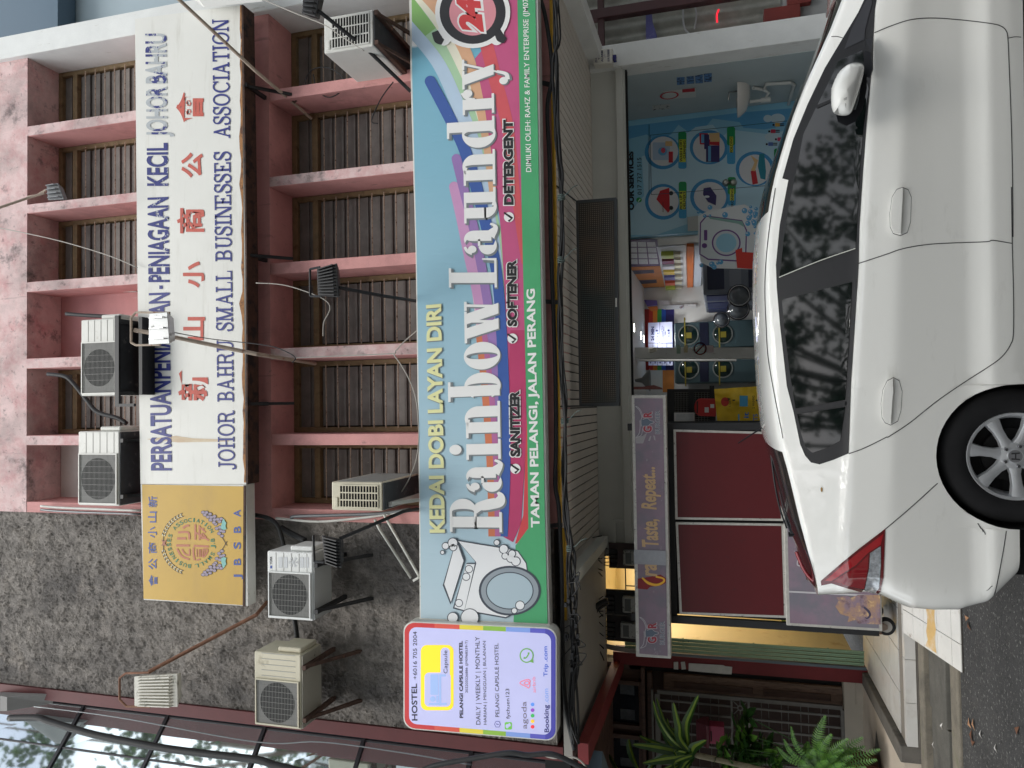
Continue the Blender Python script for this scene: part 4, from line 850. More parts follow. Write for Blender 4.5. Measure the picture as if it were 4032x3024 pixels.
# ================================================================== air conditioners
ACW = M('ac_white', (216, 216, 210), .45, var=.04, vs=5, st=[((168, 162, 146), 7, .62, .12, None, .6)])
ACC = M('ac_cream', (206, 200, 178), .5, var=.06, vs=5, st=[((150, 140, 112), 5, .60, .12, None, .7)])
ACD = M('ac_shadow_base', (62, 64, 68), .7, var=.2, vs=9, st=[((110, 110, 108), 9, .60, .1)])
FIN = M('grille_wire', (150, 150, 146), .5)
GRD = M('grille_dark', (40, 42, 44), .7)
GRM = M('grille_shade', (150, 150, 148), .7)
def ac(label, n, x0, yl, x1, yr, Y, dep, mat=ACW, style=0, split=.30, base=None, logo=None, tint=0):
    """front face: photo crop n, x0 top .. x1 bottom, yl left .. yr right"""
    A, B = at(k1(n, x0, (yl+yr)/2), Y), at(k1(n, x1, (yl+yr)/2), Y)
    X0, X1 = at(k1(n, (x0+x1)/2, yl), Y).x, at(k1(n, (x0+x1)/2, yr), Y).x; Z1, Z0 = A.z, B.z; W, H = X1-X0, Z1-Z0
    t = thing('air_conditioner', label, 'air conditioner', ((X0+X1)/2, Y+dep/2, Z0), 'outdoor air conditioning units')
    b = MB(); b.box((X0, Y, Z0), (X1, Y+dep, Z1)); b.build('casing', mat, t, bevel=.012)
    b = MB(); b.box((X0+.01, Y+.01, Z0-.012), (X1-.01, Y+dep-.01, Z0-.001)); b.build('base_pan', base or ACD, t)
    if style == 0:
        xs = X1-W*split; g = .03; gx0, gx1, gz0, gz1 = X0+g, xs-.01, Z0+g, Z1-g
        b = MB(); b.box((gx0, Y-.004, gz0), (gx1, Y-.001, gz1), 0)
        c = ((gx0+gx1)/2, Y-.006, (gz0+gz1)/2); r = min(gx1-gx0, gz1-gz0)*.46
        b.face([(c[0]+r*math.cos(a*math.pi/20), c[1], c[2]+r*math.sin(a*math.pi/20)) for a in range(40)], 1)
        gr = b.build('fan_grille', [GRM, GRD], t)
        b = MB(); k = int((gz1-gz0)/.016)
        for i in range(k+1):
            z = gz0+(gz1-gz0)*i/k; b.box((gx0, Y-.011, z-.0011), (gx1, Y-.008, z+.0011))
        for i in range(9):
            x = gx0+(gx1-gx0)*i/8; b.box((x-.0012, Y-.0135, gz0), (x+.0012, Y-.0115, gz1))
        b.build('grille_wires', FIN, gr)
        b = MB()
        for q in ((gx0-.012, gz0-.012, gx1+.012, gz0), (gx0-.012, gz1, gx1+.012, gz1+.012), (gx0-.012, gz0, gx0, gz1), (gx1, gz0, gx1+.012, gz1)): b.box((q[0], Y-.018, q[1]), (q[2], Y-.0005, q[3]))
        b.build('grille_frame', mat, gr)
        b = MB()
        for i in range(5):
            x = xs+.03+(X1-xs-.04)*i/4 if tint else None; z = Z0+H*(.12+.17*i)
            if tint: b.box((x-.003, Y-.003, Z0+.06), (x+.003, Y-.0005, Z1-.16*H))
            else: b.box((xs+.006, Y-.0025, z), (X1-.012, Y-.0005, z+.005))
        b.build('panel_ribs', M('panel_groove', (170, 170, 164), .6), t)
        b = MB(); zz = Z0+.02
        b.prism([(X1, Y+.04, zz), (X1, Y+dep-.03, zz), (X1, Y+dep-.03, zz+H*.5), (X1, Y+.04, zz+H*.5)], (.05, 0, 0)); b.build('valve_cover', mat, t, bevel=.015)
    else:
        g = .03; gx0, gx1, gz0, gz1 = X0+g, X1-g, Z0+.04, Z1-.09
        b = MB(); b.box((gx0, Y-.003, gz0), (gx1, Y-.001, gz1)); gr = b.build('side_grille', BLACKV, t)
        b = MB(); nr = 13
        for i in range(nr+1):
            z = gz0+(gz1-gz0)*i/nr; b.box((gx0, Y-.010, z-.004), (gx1, Y-.004, z+.004))
        for i in range(4):
            x = gx0+(gx1-gx0)*i/3; b.box((x-.006, Y-.0115, gz0), (x+.006, Y-.0105, gz1))
        b.build('grille_bars', mat, gr)
        b = MB(); b.box((gx0+.0, Y-.012, gz1+.02), (gx0+.09, Y-.0005, gz1+.055)); b.build('handle', mat, t, bevel=.006)
        b = MB(); n2 = 26
        for i in range(n2):
            y = Y+.03+(dep-.06)*i/n2; b.box((X1-.0, y, Z0+.03), (X1+.006, y+.008, Z1-.05))
        b.build('side_fins', GRM, t)
    return t, (X0, X1, Z0, Z1, Y)
def brk(t, X, Y, Z, dep, m=BLKM):
    b = MB(); b.box((X-.02, Y, Z-.05), (X+.02, Y+dep, Z-.013)); b.prism([(X-.015, Y+.06, Z-.05), (X-.015, Y+.10, Z-.05), (X-.015, Y+dep, Z-.30), (X-.015, Y+dep, Z-.35)], (.03, 0, 0)); b.build('bracket', m, t)
RUSTB = M('rusted_bracket', (84, 62, 52), .8, var=.3, vs=18, st=[((150, 96, 70), 14, .62, .08)])
def acs():
    t, q = ac('white air conditioner on black bracket above the white signboard, next to the blind pink bay', 2, 525, 905, 768, 408, 6.30, .34)
    X0, X1, Z0, Z1, Y = q; b = MB(); z = Z0-.02
    b.box((X0-.12, Y-.05, z-.03), (X1+.02, Y-.02, z+.02)); b.box((X0-.12, Y-.05, z-.22), (X0-.09, Y-.02, z-.031)); b.box((X0-.0, Y-.019, z-.03), (X0+.04, YP, z-.004)); b.box((X1-.06, Y-.019, z-.03), (X1-.02, YP, z-.004)); b.box((X0, Y+.02, z-.26), (X1, YP-.05, z-.22)); b.build('bracket', BLKM, t)
    t, q = ac('white air conditioner above the ochre signboard beside grey white bay panel', 2, 507, 1618, 772, 1136, 6.40, .36); brk(t, q[0]+.1, q[4], q[2], .45); brk(t, q[1]-.1, q[4], q[2], .45)
    t, q = ac('dusty cream air conditioner with square slots turned sideways above hostel lightbox end', 5, 490, 1650, 818, 1465, 6.20, .86, ACC, 1); brk(t, q[0]+.05, q[4]+.1, q[2], .7, FRAMEW)
    t, q = ac('white air conditioner with square slots turned sideways on long rusty brackets', 4, 440, 322, 758, 88, 6.20, .86, ACW, 1); brk(t, q[0]+.03, q[4], q[2], .95, RUSTB); brk(t, q[1]-.03, q[4], q[2], .95, RUSTB)
    t, q = ac('clean white air conditioner with blue maker badge on roughcast wall', 6, 74, 697, 368, 258, 6.30, .34, M('ac_clean', (226, 228, 226), .35), base=M('ac_base_white', (190, 192, 190), .6, st=[((90, 90, 88), 9, .66, .05)])); X0, X1, Z0, Z1, Y = q
    brk(t, X0+.09, Y+.0, Z0, .57); brk(t, X1-.12, Y+.0, Z0, .57)
    b = MB(); txt(b, 'YORK', k1(6, 104, 342), k1(6, 104, 287), k1(6, 89, 342), Y-.002, bold=.03); b.build('lettering', M('ac_badge_ink', (40, 44, 60), .5), t)
    b = MB(); b.ink([k1(6, x, y) for x, y in bar(92, 347, 104, 366)], Y-.002); b.build('badge', M('ac_badge_blue', (50, 80, 160), .5), t)
    b = MB(); c = k1(6, 242, 326); r = 20
    for k in range(6):
        a = math.pi*k/6*2; b.ink(ribbon([(c[0], c[1]), (c[0]+r*math.cos(a), c[1]+r*math.sin(a))], 3.5, 1), Y-.0025-.0002*k)
        e = (c[0]+r*.6*math.cos(a), c[1]+r*.6*math.sin(a))
        for s in (-.7, .7): b.ink(ribbon([e, (e[0]+9*math.cos(a+s), e[1]+9*math.sin(a+s))], 2.6, 1), Y-.0025-.0002*k)
    for y0, y1 in ((145, 0), (178, 0), (283, 0), (315, 0)): b.ink([k1(6, x, y) for x, y in rrect(y0, 292, y0+26, 362, 4)], Y-.0022)
    b.build('snowflake_relief', M('ac_relief', (200, 204, 206), .4), t)
    t, q = ac('old yellowed air conditioner with ribbed panel, lowest on roughcast wall', 6, -10, 1395, 292, 915, 6.30, .36, ACC, base=M('ac_base_cream', (176, 172, 158), .7, st=[((70, 68, 62), 9, .64, .05)]), split=.36, tint=1); brk(t, q[0]+.09, q[4], q[2], .57, RUSTB); brk(t, q[1]-.12, q[4], q[2], .57, RUSTB)
acs()
# ================================================================== floodlights on arms
def arm(t, pts, r, m, name='arm'): b = MB(); b.tube(pts, r, 8); b.build(name, m, t)
def flood(name_lbl, n, quad, Y, dep, mat, armpx, armY, r=.02, armmat=BLKM, fins=7, yoke=None, hn='floodlight'):
    f = [at(p, Y) for p in K(n, *quad)]; c = sum(f, V())/len(f)
    t = thing('floodlight', name_lbl, 'floodlight', c, 'floodlights on arms over the signboards')
    k = [c+(p-c)*.72+V((0, dep, .02)) for p in f]
    b = MB(); b.loft(f, k); b.build('housing', mat, t, bevel=.006)
    b = MB()
    for i in range(fins):
        s = (i+.5)/fins; p, q = f[0].lerp(f[1], s), f[3].lerp(f[2], s); d = (f[1]-f[0]).normalized()*.005
        a = p.lerp(q, .12); e = p.lerp(q, .88)
        b.prism([a-d+V((0, -.03, 0)), a+d+V((0, -.03, 0)), e+d+V((0, -.045, 0)), e-d+V((0, -.045, 0))], (0, .05, 0))
    b.build('cooling_fins', mat, t)
    P = [at(p, y) for p, y in zip(armpx, armY)]
    arm(t, P, r, armmat)
    if yoke:
        Q = [at(p, Y+dep*.5) for p in yoke]; b = MB()
        for a, e in zip(Q, Q[1:]): b.tube([a, e], .011, 6)
        b.build('yoke', armmat, t)
    return t
def floods():
    OLDW = M('old_white_lamp', (206, 204, 194), .5, st=[((120, 120, 104), 7, .54, .12, (1, 1, 3), .8), ((84, 106, 64), 4, .64, .08)])
    RUSTP = M('rusty_pole', (132, 94, 74), .8, var=.25, vs=16, st=[((190, 176, 160), 12, .60, .1)])
    PALEP = M('peeling_pole', (176, 160, 144), .7, var=.15, vs=12, st=[((130, 80, 58), 14, .60, .08)])
    SIL = M('silver_lamp', (196, 198, 198), .35, metal=.5, st=[((96, 96, 92), 9, .58, .1)])
    flood('old white floodlight with rusty yoke on long rusty pole over roughcast wall', 3, ((870, 1258), (868, 1066), (1150, 1050), (1152, 1265)), 5.95, .16, OLDW, [k1(3, 965, 1035), k1(3, 1659, 668), k1(6, 70, 585)], (6.0, 6.5, 6.86), .019, RUSTP, 10, K(3, (975, 1040), (815, 1045), (775, 1075), (775, 1215), (820, 1260), (975, 1262)))
    flood('silver floodlight hanging in front of the white signboard', 2, ((962, 575), (964, 372), (1085, 362), (1100, 568)), 5.75, .14, SIL, [k1(2, 870, 480), k1(2, 1100, 520), k1(2, 1659, 635), k1(5, 385, 697)], (5.85, 5.95, 6.3, 7.2), .02, PALEP, 3, K(2, (1100, 368), (880, 365), (850, 400), (850, 560), (880, 578), (1040, 575)))
    flood('black finned floodlight in front of the middle lower window', 5, ((400, 260), (392, 85), (525, 45), (537, 268)), 5.9, .13, BLKM, [k1(5, 540, 205), k1(5, 820, 258), k1(5, 1040, 292)], (5.95, 6.3, 6.68), .017, BLKM, 10, K(5, (415, 72), (350, 85), (352, 260), (425, 262)))
    flood('black finned floodlight beside the clean white air conditioner', 6, ((445, 330), (425, 148), (548, 175), (553, 365)), 5.85, .13, BLKM, [k1(6, 545, 172), k1(6, 960, -5), k1(5, 1050, 1640)], (5.9, 6.5, 6.68), .017, BLKM, 9, K(6, (372, 150), (378, 322), (440, 325)))
    flood('black floodlight cut by the frame edge at upper right', 4, ((300, 85), (305, -80), (430, -90), (385, 108)), 5.85, .13, BLKM, [k1(4, 405, 70), k1(4, 720, 320), k1(4, 1002, 592)], (5.9, 6.3, 6.68), .018, BLKM, 6, K(4, (300, 82), (350, 60), (345, -40)))
    flood('small grey floodlight on pale pipe in front of an upper window', 1, ((310, 1298), (300, 1195), (375, 1185), (415, 1290)), 6.1, .10, M('grey_lamp', (104, 108, 112), .5), [k1(1, 290, 1250), k1(1, 190, 1280), k1(1, -60, 1365)], (6.15, 6.1, 5.9), .014, PALEP, 4, K(1, (300, 1230), (240, 1265), (180, 1275)))
    p = thing('lamp_pole', 'bare rusty white pole crossing the right end of the white signboard', 'pole', at((1223, 465), 7.2))
    b = MB(); b.tube([at(k1(1, 1120, -40), 5.6), at(k1(1, 1659, 462), 6.4), at(k1(4, 230, 655), 6.95), at(k1(4, 358, 768), 7.24)], .017, 8); b.build('pole', PALEP, p)
    b = MB(); b.tube([at(k1(4, 225, 640), 6.92), at(k1(4, 250, 665), 6.93), at(k1(4, 262, 650), 6.93)], .012, 6); b.build('clamp', RUSTB, p)
floods()
# ================================================================== cables and pipes
def wire(label, pts, r, m, cat='cable', name='cable', grp=None, n=6):
    o = MB(); o.tube(crom(pts, n), r, 6); return tag(o.build(name, m, None, smooth=True), label, cat, grp)
def PY(Y, *segs):
    return [at(p, Y) for n, *q in segs for p in K(n, *q)]
def cables():
    WW = M('pale_wire', (170, 166, 158), .6); PIPE = M('white_pipe', (206, 206, 200), .5, var=.1, vs=8, st=[((130, 126, 118), 9, .62, .1)])
    wire('thick black insulated cable along the foot of laundry signboard', PY(6.74, (7, (165, -60), (205, 60), (240, 250), (262, 480), (235, 640), (230, 770), (245, 1100), (250, 1500)), (8, (255, 20), (270, 420), (282, 800), (285, 1200), (280, 1480), (303, 1620)), (9, (312, 150), (322, 400), (328, 800), (335, 1100), (360, 1330), (405, 1540))), .021, CABLE)
    # the tied bundle: strands of one thing
    t = thing('cable_bundle', 'tied bundle of black utility cables under the laundry signboard', 'cable', (0, 6.7, 3.1))
    base = [(7, 285, -60), (7, 290, 250), (7, 283, 420), (7, 298, 900), (7, 316, 1120), (7, 322, 1300), (7, 320, 1600), (8, 316, 100), (8, 314, 400), (8, 320, 720), (8, 335, 900), (8, 340, 1080), (8, 335, 1400), (8, 346, 1640), (9, 374, 200), (9, 385, 330), (9, 398, 560), (9, 395, 760), (9, 400, 1000), (9, 398, 1300), (9, 412, 1500)]
    for k in range(7):
        b = MB(); rr = random.Random(k); P = []
        for i, (n, x, y) in enumerate(base):
            s = 9 if i in (5, 11, 15) else 20
            if i > 14: s = 34
            if n == 7 and i < 2: s = 26
            P.append(at(k1(n, x+rr.uniform(-s, s), y+rr.uniform(-8, 8)), 6.70+.03*rr.uniform(-1, 1)))
        b.tube(crom(P, 5), (.013, .010, .008, .012, .007, .009, .011)[k], 6); b.build('strand', CABLE, t, smooth=True)
    TIE = M('grey_green_tie', (92, 108, 104), .7); b = MB()
    for n, x, y in ((7, 320, 1285), (8, 342, 1070), (9, 376, 235), (8, 318, 30)):
        c = at(k1(n, x, y), 6.70)
        for i in range(4): b.ring(c+V((.012*i-.02, 0, 0)), (1, .15*i-.2, .1), .027, .036, .008, 14)
        b.tube(crom([c, c+V((.03, -.03, -.06)), c+V((.08, -.03, -.11)), c+V((.10, -.03, -.16))], 4), .004, 5)
    b.build('tie', TIE, t, smooth=True)
    # connectors and loops hanging at the left end
    b = MB(); rr = random.Random(3)
    for i in range(16):
        y = rr.uniform(420, 1020); x = rr.uniform(345, 440); c = at(k1(9, x, y), 6.66); b.box(c-V((.018, .02, .012)), c+V((.018, .02, .012)))
    b.build('connectors', BLKM, t)
    b = MB()
    for i in range(14):
        y = rr.uniform(380, 1000); x = rr.uniform(340, 400); p = [at(k1(9, x, y), 6.69)]
        p.append(at(k1(9, x+rr.uniform(20, 90), y+rr.uniform(-60, 60)), 6.64)); p.append(at(k1(9, x+rr.uniform(-10, 60), y+rr.uniform(60, 160)), 6.68))
        b.tube(crom(p, 5), .005, 5)
    b.build('loose_loops', CABLE, t, smooth=True)
    wire('thick black cable drooping across the mirror glass at the left edge', PY(6.1, (3, (60, 1335), (240, 1335), (330, 1362), (600, 1440), (850, 1492), (1060, 1530), (1300, 1562), (1659, 1605)), (6, (120, 1640), (320, 1690))), .034, CABLE)
    wire('lower black cable rising in front of the mirror glass by the lightbox', PY(6.1, (6, (1000, 1720), (1150, 1645), (1450, 1590), (1640, 1560)), (9, (100, 1575), (260, 1570), (420, 1640), (560, 1720))), .022, CABLE)
    wire('thin steel wire slanting across the mirror glass', PY(6.2, (3, (220, 1260), (760, 1330), (1659, 1490)), (6, (420, 1490), (950, 1560), (1400, 1640))), .006, STEEL, 'wire')
    wire('loose white cable end hanging left of the lightbox foot', PY(6.3, (9, (190, 1570), (270, 1595), (400, 1590), (470, 1640), (490, 1700))), .007, WW, 'wire')
    wire('slack pale wire from parapet down to the white signboard', PY(6.45, (1, (-40, 1470), (170, 1512), (420, 1570), (700, 1655)), (2, (890, 75))), .006, WW, 'wire')
    wire('thin wire running from upper right corner past the far right air conditioner', PY(5.9, (4, (20, -15), (240, 80), (440, 160), (560, 240), (700, 330))), .005, WW, 'wire')
    wire('black lamp lead beside the silver floodlight pole', PY(5.9, (2, (1100, 490), (1350, 535), (1659, 570)), (5, (150, 600), (252, 655), (235, 690))), .005, CABLE, 'wire')
    wire('pale wire tied across the lower pilaster to the sign top', PY(6.75, (5, (255, 660), (600, 645), (880, 632), (905, 615), (960, 555), (1045, 482))), .006, WW, 'wire')
    wire('grey lead hanging past the lower louvres to the slotted unit', PY(6.6, (5, (890, 635), (955, 730), (1010, 840), (1045, 980), (1052, 1240), (1000, 1430), (900, 1590))), .006, WW, 'wire')
    wire('thin pale lead of the black middle floodlight', PY(6.0, (5, (0, 175), (160, 185), (300, 222), (440, 280), (480, 340), (440, 430), (435, 520))), .005, WW, 'wire')
    wire('curled dark leads in the far right window bay', PY(6.9, (4, (340, 600), (320, 520), (370, 450), (470, 440), (560, 500), (560, 580), (480, 630), (400, 590), (370, 480))), .006, CABLE, 'wire')
    wire('dark lead hanging from the far right arm', PY(6.75, (4, (890, 530), (810, 640), (750, 780), (790, 800))), .006, CABLE, 'wire')
    wire('black pipe lagging from the left upper window to the left upper unit', PY(6.7, (2, (310, 765), (420, 780), (480, 830), (560, 930), (630, 1010), (760, 1050), (820, 1085))), .024, CABLE, 'pipe', 'pipe')
    wire('black pipe lagging in the blind pink bay', PY(6.8, (2, (430, 375), (560, 385), (720, 392))), .024, CABLE, 'pipe', 'pipe')
    wire('white conduit across the blind pink bay', PY(7.25, (2, (370, 222), (640, 225), (890, 226))), .018, PIPE, 'pipe', 'pipe')
    for k, (Y, y, l) in enumerate(((6.78, 1632, 'upper white pipe at the left end of the pink wall'), (6.80, 1655, 'grey pipe beside the white one at the pink wall end'))):
        wire(l, PY(Y, (2, (265, y-12), (420, y), (910, y+18))), .014, PIPE if k == 0 else STEEL, 'pipe', 'pipe')
    wire('long white pipe along the corner below the signboards', PY(6.80, (6, (130, 40), (400, 62), (650, 42), (850, 15)), (5, (1050, 1640))), .014, PIPE, 'pipe', 'pipe')
    wire('grey pipe at the corner above the sideways cream unit', PY(6.80, (6, (235, 45), (250, 28), (480, 22), (800, 10)), (5, (1000, 1640))), .018, STEEL, 'pipe', 'pipe')
    wire('white drain pipe leaning across the roughcast wall', PY(6.78, (6, (770, 48), (800, 110), (1005, 428))), .014, PIPE, 'pipe', 'pipe', n=1)
    wire('second white drain pipe with elbow on roughcast wall', PY(6.76, (6, (830, 18), (1052, 405), (1055, 425), (1020, 445))), .014, PIPE, 'pipe', 'pipe', n=1)
    wire('thick black hose above the clean white unit', PY(6.7, (6, (-30, 15), (80, 40), (140, 90), (170, 180), (182, 245))), .022, CABLE, 'pipe', 'pipe')
    wire('old black hose stub on roughcast wall above clean unit', PY(6.8, (6, (160, 100), (220, 135), (320, 185))), .03, CABLE, 'pipe', 'pipe')
    wire('black hose linking the two units on roughcast wall', PY(6.72, (6, (248, 690), (260, 760), (268, 840))), .024, CABLE, 'pipe', 'pipe')
cables()
# ================================================================== parked car
def lerpt(tab, x):
    if x <= tab[0][0]: return tab[0][1]
    for (a, u), (b, v) in zip(tab, tab[1:]):
        if x <= b: return u+(v-u)*(x-a)/(b-a)
    return tab[-1][1]
def smt(tab, x, h=.06): return sum(lerpt(tab, x+h*k)*w for k, w in ((-1, .25), (-.5, .2), (0, .1), (.5, .2), (1, .25)))
def car():
    PSI = R(-3.3); D = V((math.cos(PSI), math.sin(PSI), 0)); NN = V((-D.y, D.x, 0)); HUB = at(k1(11, 1610, 1300), 4.12); O = HUB-NN*.03; O.z = 0
    HZ = HUB.z; RT = HZ; W = .85; RA = .352; FW = 2.74
    t = thing('parked_car', 'white pearl estate car with dark tinted windows parked along the porch', 'car', O+NN*W)
    PAINT = M('car_white', (240, 239, 233), .26, coat=1.0, spec=.4, st=[((196, 194, 184), 3, .60, .2, (1, 1, 4), .4)])
    TRIM = M('car_black_trim', (24, 25, 29), .42, spec=.3); GL = M('car_glass', (10, 17, 16), .045, spec=.55, coat=.28)
    SEAM = M('car_seam', (48, 48, 50), .7); DKP = M('car_grey_plastic', (52, 53, 58), .6, spec=.3)
    ZC = [(-.70, 1.212), (-.4, 1.285), (-.13, 1.338), (.08, 1.388), (.5, 1.428), (.95, 1.438), (1.2, 1.428), (1.5, 1.37), (1.83, 1.272), (2.05, 1.168), (2.2, 1.083), (2.4, 1.0), (2.6, .955), (3.0, .90), (3.4, .80), (3.7, .66)]
    ZR = [(-.9, 1.19), (-.84, 1.22), (-.65, 1.275), (-.46, 1.352), (-.25, 1.396), (-.03, 1.436), (.0, 1.458), (.3, 1.485), (.85, 1.499), (1.2, 1.487), (1.48, 1.446), (1.71, 1.37), (1.97, 1.27), (2.33, 1.118), (2.55, 1.03), (2.8, .985), (3.2, .93), (3.6, .78)]
    SE = [(.18, -.52), (.28, -.56), (.34, -.66), (.44, -.80), (.55, -.855), (.66, -.862), (.78, -.855), (.86, -.815), (.92, -.785), (.98, -.775), (1.1, -.80), (1.22, -.83)]
    def wf(s, z):
        zb = 1.086-.0711*s; zs = .893-.045*s
        tab = [(.12, .085), (.26, .03), (.345, .010), (.440, .0), (.472, .014), (.53, .026), (.68, .014), (zs-.012, .0), (zs+.012, .003), (zb-.01, .03), (zb+.004, .044), (1.45, .044+(1.45-zb)*.46)]
        return smt(tab, z, .012)
    J, KK = 56, 12
    def section(s, zb, zc, zr, g=0, L=None):
        """list of (s, w, z) from sill to roof centre; g>0..1 blends to the centre plane (rear/front caps)"""
        o = []
        for j in range(J+1):
            u = j/J; z = zb+(zc-zb)*u; o.append((s, wf(max(min(s, 2.6), -.45), z), z))
        wc = o[-1][1]
        for k in range(1, KK+1):
            a = math.pi/2*k/KK; o.append((s, wc+(W-wc)*(1-math.cos(a)), zc+(zr-zc)*math.sin(a)))
        return o
    secs = []
    nrear = 22
    for i in range(nrear, 0, -1):
        th = math.pi/2*i/nrear; fx = math.sin(th)**(2/4.6); fw = 1-math.cos(th)**(2/4.6)
        s0 = -.40
        base = section(s0-.30*fx, .33, lerpt(ZC, s0-.30*fx), max(lerpt(ZR, s0-.46*fx), lerpt(ZC, s0-.30*fx)+.004)); q = []
        for k, (s, w_, z) in enumerate(base):
            e = lerpt(SE, z) if k <= J else -.775-.11*(k-J)/KK
            q.append((s0+(e-s0)*fx, w_+(W-w_)*fw, z))
        secs.append(q)
    def zbt(s):
        z = .285 if -.3 < s < 2.6 else .33 if s < 0 else .25
        for c in (0, FW):
            if abs(s-c) < RA: z = max(z, HZ+math.sqrt(RA*RA-(s-c)**2))
        return z
    S = [-.40, -.375]
    def archs(c): return [c-RA-.0005]+[c-RA*math.cos(math.pi*i/24) for i in range(1, 24)]+[c+RA+.0005]
    S += archs(0)+[.42+.1*i for i in range(19)]
    S = [s for s in S if s < FW-RA-.01]+archs(FW)+[3.12, 3.2]
    for s in S: secs.append(section(s, zbt(s), smt(ZC, s), smt(ZR, s)))
    for i in range(1, 17):
        th = math.pi/2*i/16; fx = math.sin(th)**.6; fw = 1-math.cos(th)**.6; s0 = 3.2
        base = section(s0, .22, smt(ZC, s0), smt(ZR, s0)); q = []
        for s, w_, z in base:
            e = s0+.42-.5*max(0, z-.62)**1.2-.25*max(0, .4-z)
            q.append((s0+(e-s0)*fx, w_+(W-w_)*fw, z-.10*fx*max(0, (z-.6))))
        secs.append(q)
    P = lambda s, w_, z: O+D*s+NN*w_+V((0, 0, z))
    NJ = J+KK+1
    body, wind, rear = MB(), MB(), MB()
    allv = [P(*p) for q in secs for p in q]; mir = [P(p[0], 2*W-p[1], p[2]) for q in secs for p in q]
    fb, fwd, fre = [], [], []
    for i in range(len(secs)-1):
        for j in range(NJ-1):
            f = [i*NJ+j, (i+1)*NJ+j, (i+1)*NJ+j+1, i*NJ+j+1]; sm = (secs[i][j][0]+secs[i+1][j][0])/2
            if j >= J+3 and 1.30 < sm < 2.46: fwd.append(f)
            elif j >= J+2 and sm < -.02: fre.append(f)
            else: fb.append(f)
    def used(mb, faces):
        for vs, flip in ((allv, 0), (mir, 1)):
            ix = sorted({k for f in faces for k in f}); mp = {k: n for n, k in enumerate(ix)}
            mb.add([vs[k] for k in ix], [[mp[k] for k in (f if not flip else f[::-1])] for f in faces])
    used(body, fb); used(wind, fwd); used(rear, fre)
    bo = body.build('body', PAINT, t, smooth=True, ang=38)
    wind.build('windscreen', GL, t, smooth=True); rear.build('rear_window', M('car_rear_glass', (34, 30, 32), .12, coat=.6), t, smooth=True)
    bm = bmesh.new(); b2 = MB(); used(b2, fb+fwd+fre); me = bpy.data.meshes.new('x'); me.from_pydata([tuple(v) for v in b2.v], [], b2.f); bm.from_mesh(me); bmesh.ops.recalc_face_normals(bm, faces=bm.faces); bvh = BVHTree.FromBMesh(bm)
    CEN = O+D*1.2+NN*W+V((0, 0, .8))
    def surf(p):
        d = ray(*p); h = bvh.ray_cast(CAM, d)
        if h[0] is None or (h[0]-CAM).length > 6.4:
            h = bvh.find_nearest(CAM+d*4.35)
        n = h[1]
        if n.dot(h[0]-CEN) < 0 and n.dot(d) > 0: n = -n
        if n.dot(d) > .3: n = -n
        return h[0], n
    def mirror(p):
        w_ = (p-O).dot(NN); return p+NN*(2*(W-w_))
    def patch(px, off, name, mat, par=t, step=16, both=True, back=None):
        bmm = bmesh.new(); vs = [bmm.verts.new((x, y, 0)) for x, y in px]; bmm.faces.new(vs)
        xs = [p[0] for p in px]; ys = [p[1] for p in px]
        for k in range(int(min(xs)//step), int(max(xs)//step)+1):
            g = bmm.verts[:]+bmm.edges[:]+bmm.faces[:]; bmesh.ops.bisect_plane(bmm, geom=g, plane_co=(k*step, 0, 0), plane_no=(1, 0, 0))
        for k in range(int(min(ys)//step), int(max(ys)//step)+1):
            g = bmm.verts[:]+bmm.edges[:]+bmm.faces[:]; bmesh.ops.bisect_plane(bmm, geom=g, plane_co=(0, k*step, 0), plane_no=(0, 1, 0))
        bmm.verts.index_update(); pts = []
        for v in bmm.verts:
            h, n = surf((v.co.x, v.co.y)); pts.append(h+n*off)
        fs = [[v.index for v in f.verts] for f in bmm.faces]
        if back is not None:       # give it thickness down to the body
            bd = [e for e in bmm.edges if len(e.link_faces) == 1]; n0 = len(pts); low = []
            for v in bmm.verts:
                h, n = surf((v.co.x, v.co.y)); low.append(h+n*back)
            pts += low; fs += [[e.verts[0].index, e.verts[1].index, e.verts[1].index+n0, e.verts[0].index+n0] for e in bd]
        bmm.free()
        if both: b = MB(); b.add([mirror(p) for p in pts], [f[::-1] for f in fs]); b.build(name, mat, par, smooth=True, ang=40)
        b = MB(); b.add(pts, fs); return b.build(name, mat, par, smooth=True, ang=40)
    def trip(*segs): return [p for n, *q in segs for p in K(n, *q)]
    outer = trip((22, (740, -90), (716, 60), (708, 210), (692, 470), (662, 800), (640, 1100), (617, 1450)), (23, (706, 640), (690, 900), (662, 1330)), (21, (648, 418), (560, 455), (480, 481), (430, 470), (396, 430), (368, 365), (330, 180), (291, 30)), (23, (252, 1000), (233, 780), (228, 650), (250, 420), (300, 160)), (22, (130, 1130), (200, 880), (290, 660), (400, 430), (520, 230), (610, 80), (690, -90)))
    wf_o = patch(outer, .0025, 'window_surround', TRIM)
    g1 = trip((22, (640, 318), (655, 480), (678, 560), (645, 800), (622, 1080), (600, 1490)), (23, (688, 555), (250, 718), (262, 620), (272, 520), (300, 330), (345, 120)), (22, (265, 850), (352, 668), (450, 470), (484, 388)))
    g2 = trip((23, (668, 748), (264, 850), (276, 1000), (306, 1250), (342, 1478), (628, 1428), (650, 1100)))
    g3 = trip((21, (352, 192), (376, 310), (402, 385), (440, 414), (520, 388), (600, 345), (628, 150)))
    for g in (g1, g2, g3): patch(g, .0052, 'side_window', GL)
    patch(trip((22, (525, 312), (652, 252), (656, 190), (700, 20), (690, -40), (640, 50), (570, 185))), .006, 'quarter_panel', DKP)
    patch(trip((22, (345, 672), (352, 690), (640, 560), (636, 545))), .010, 'window_bar', TRIM)
    patch(trip((21, (340, 165), (346, 188), (630, 140), (632, 118))), .012, 'window_bar', TRIM)
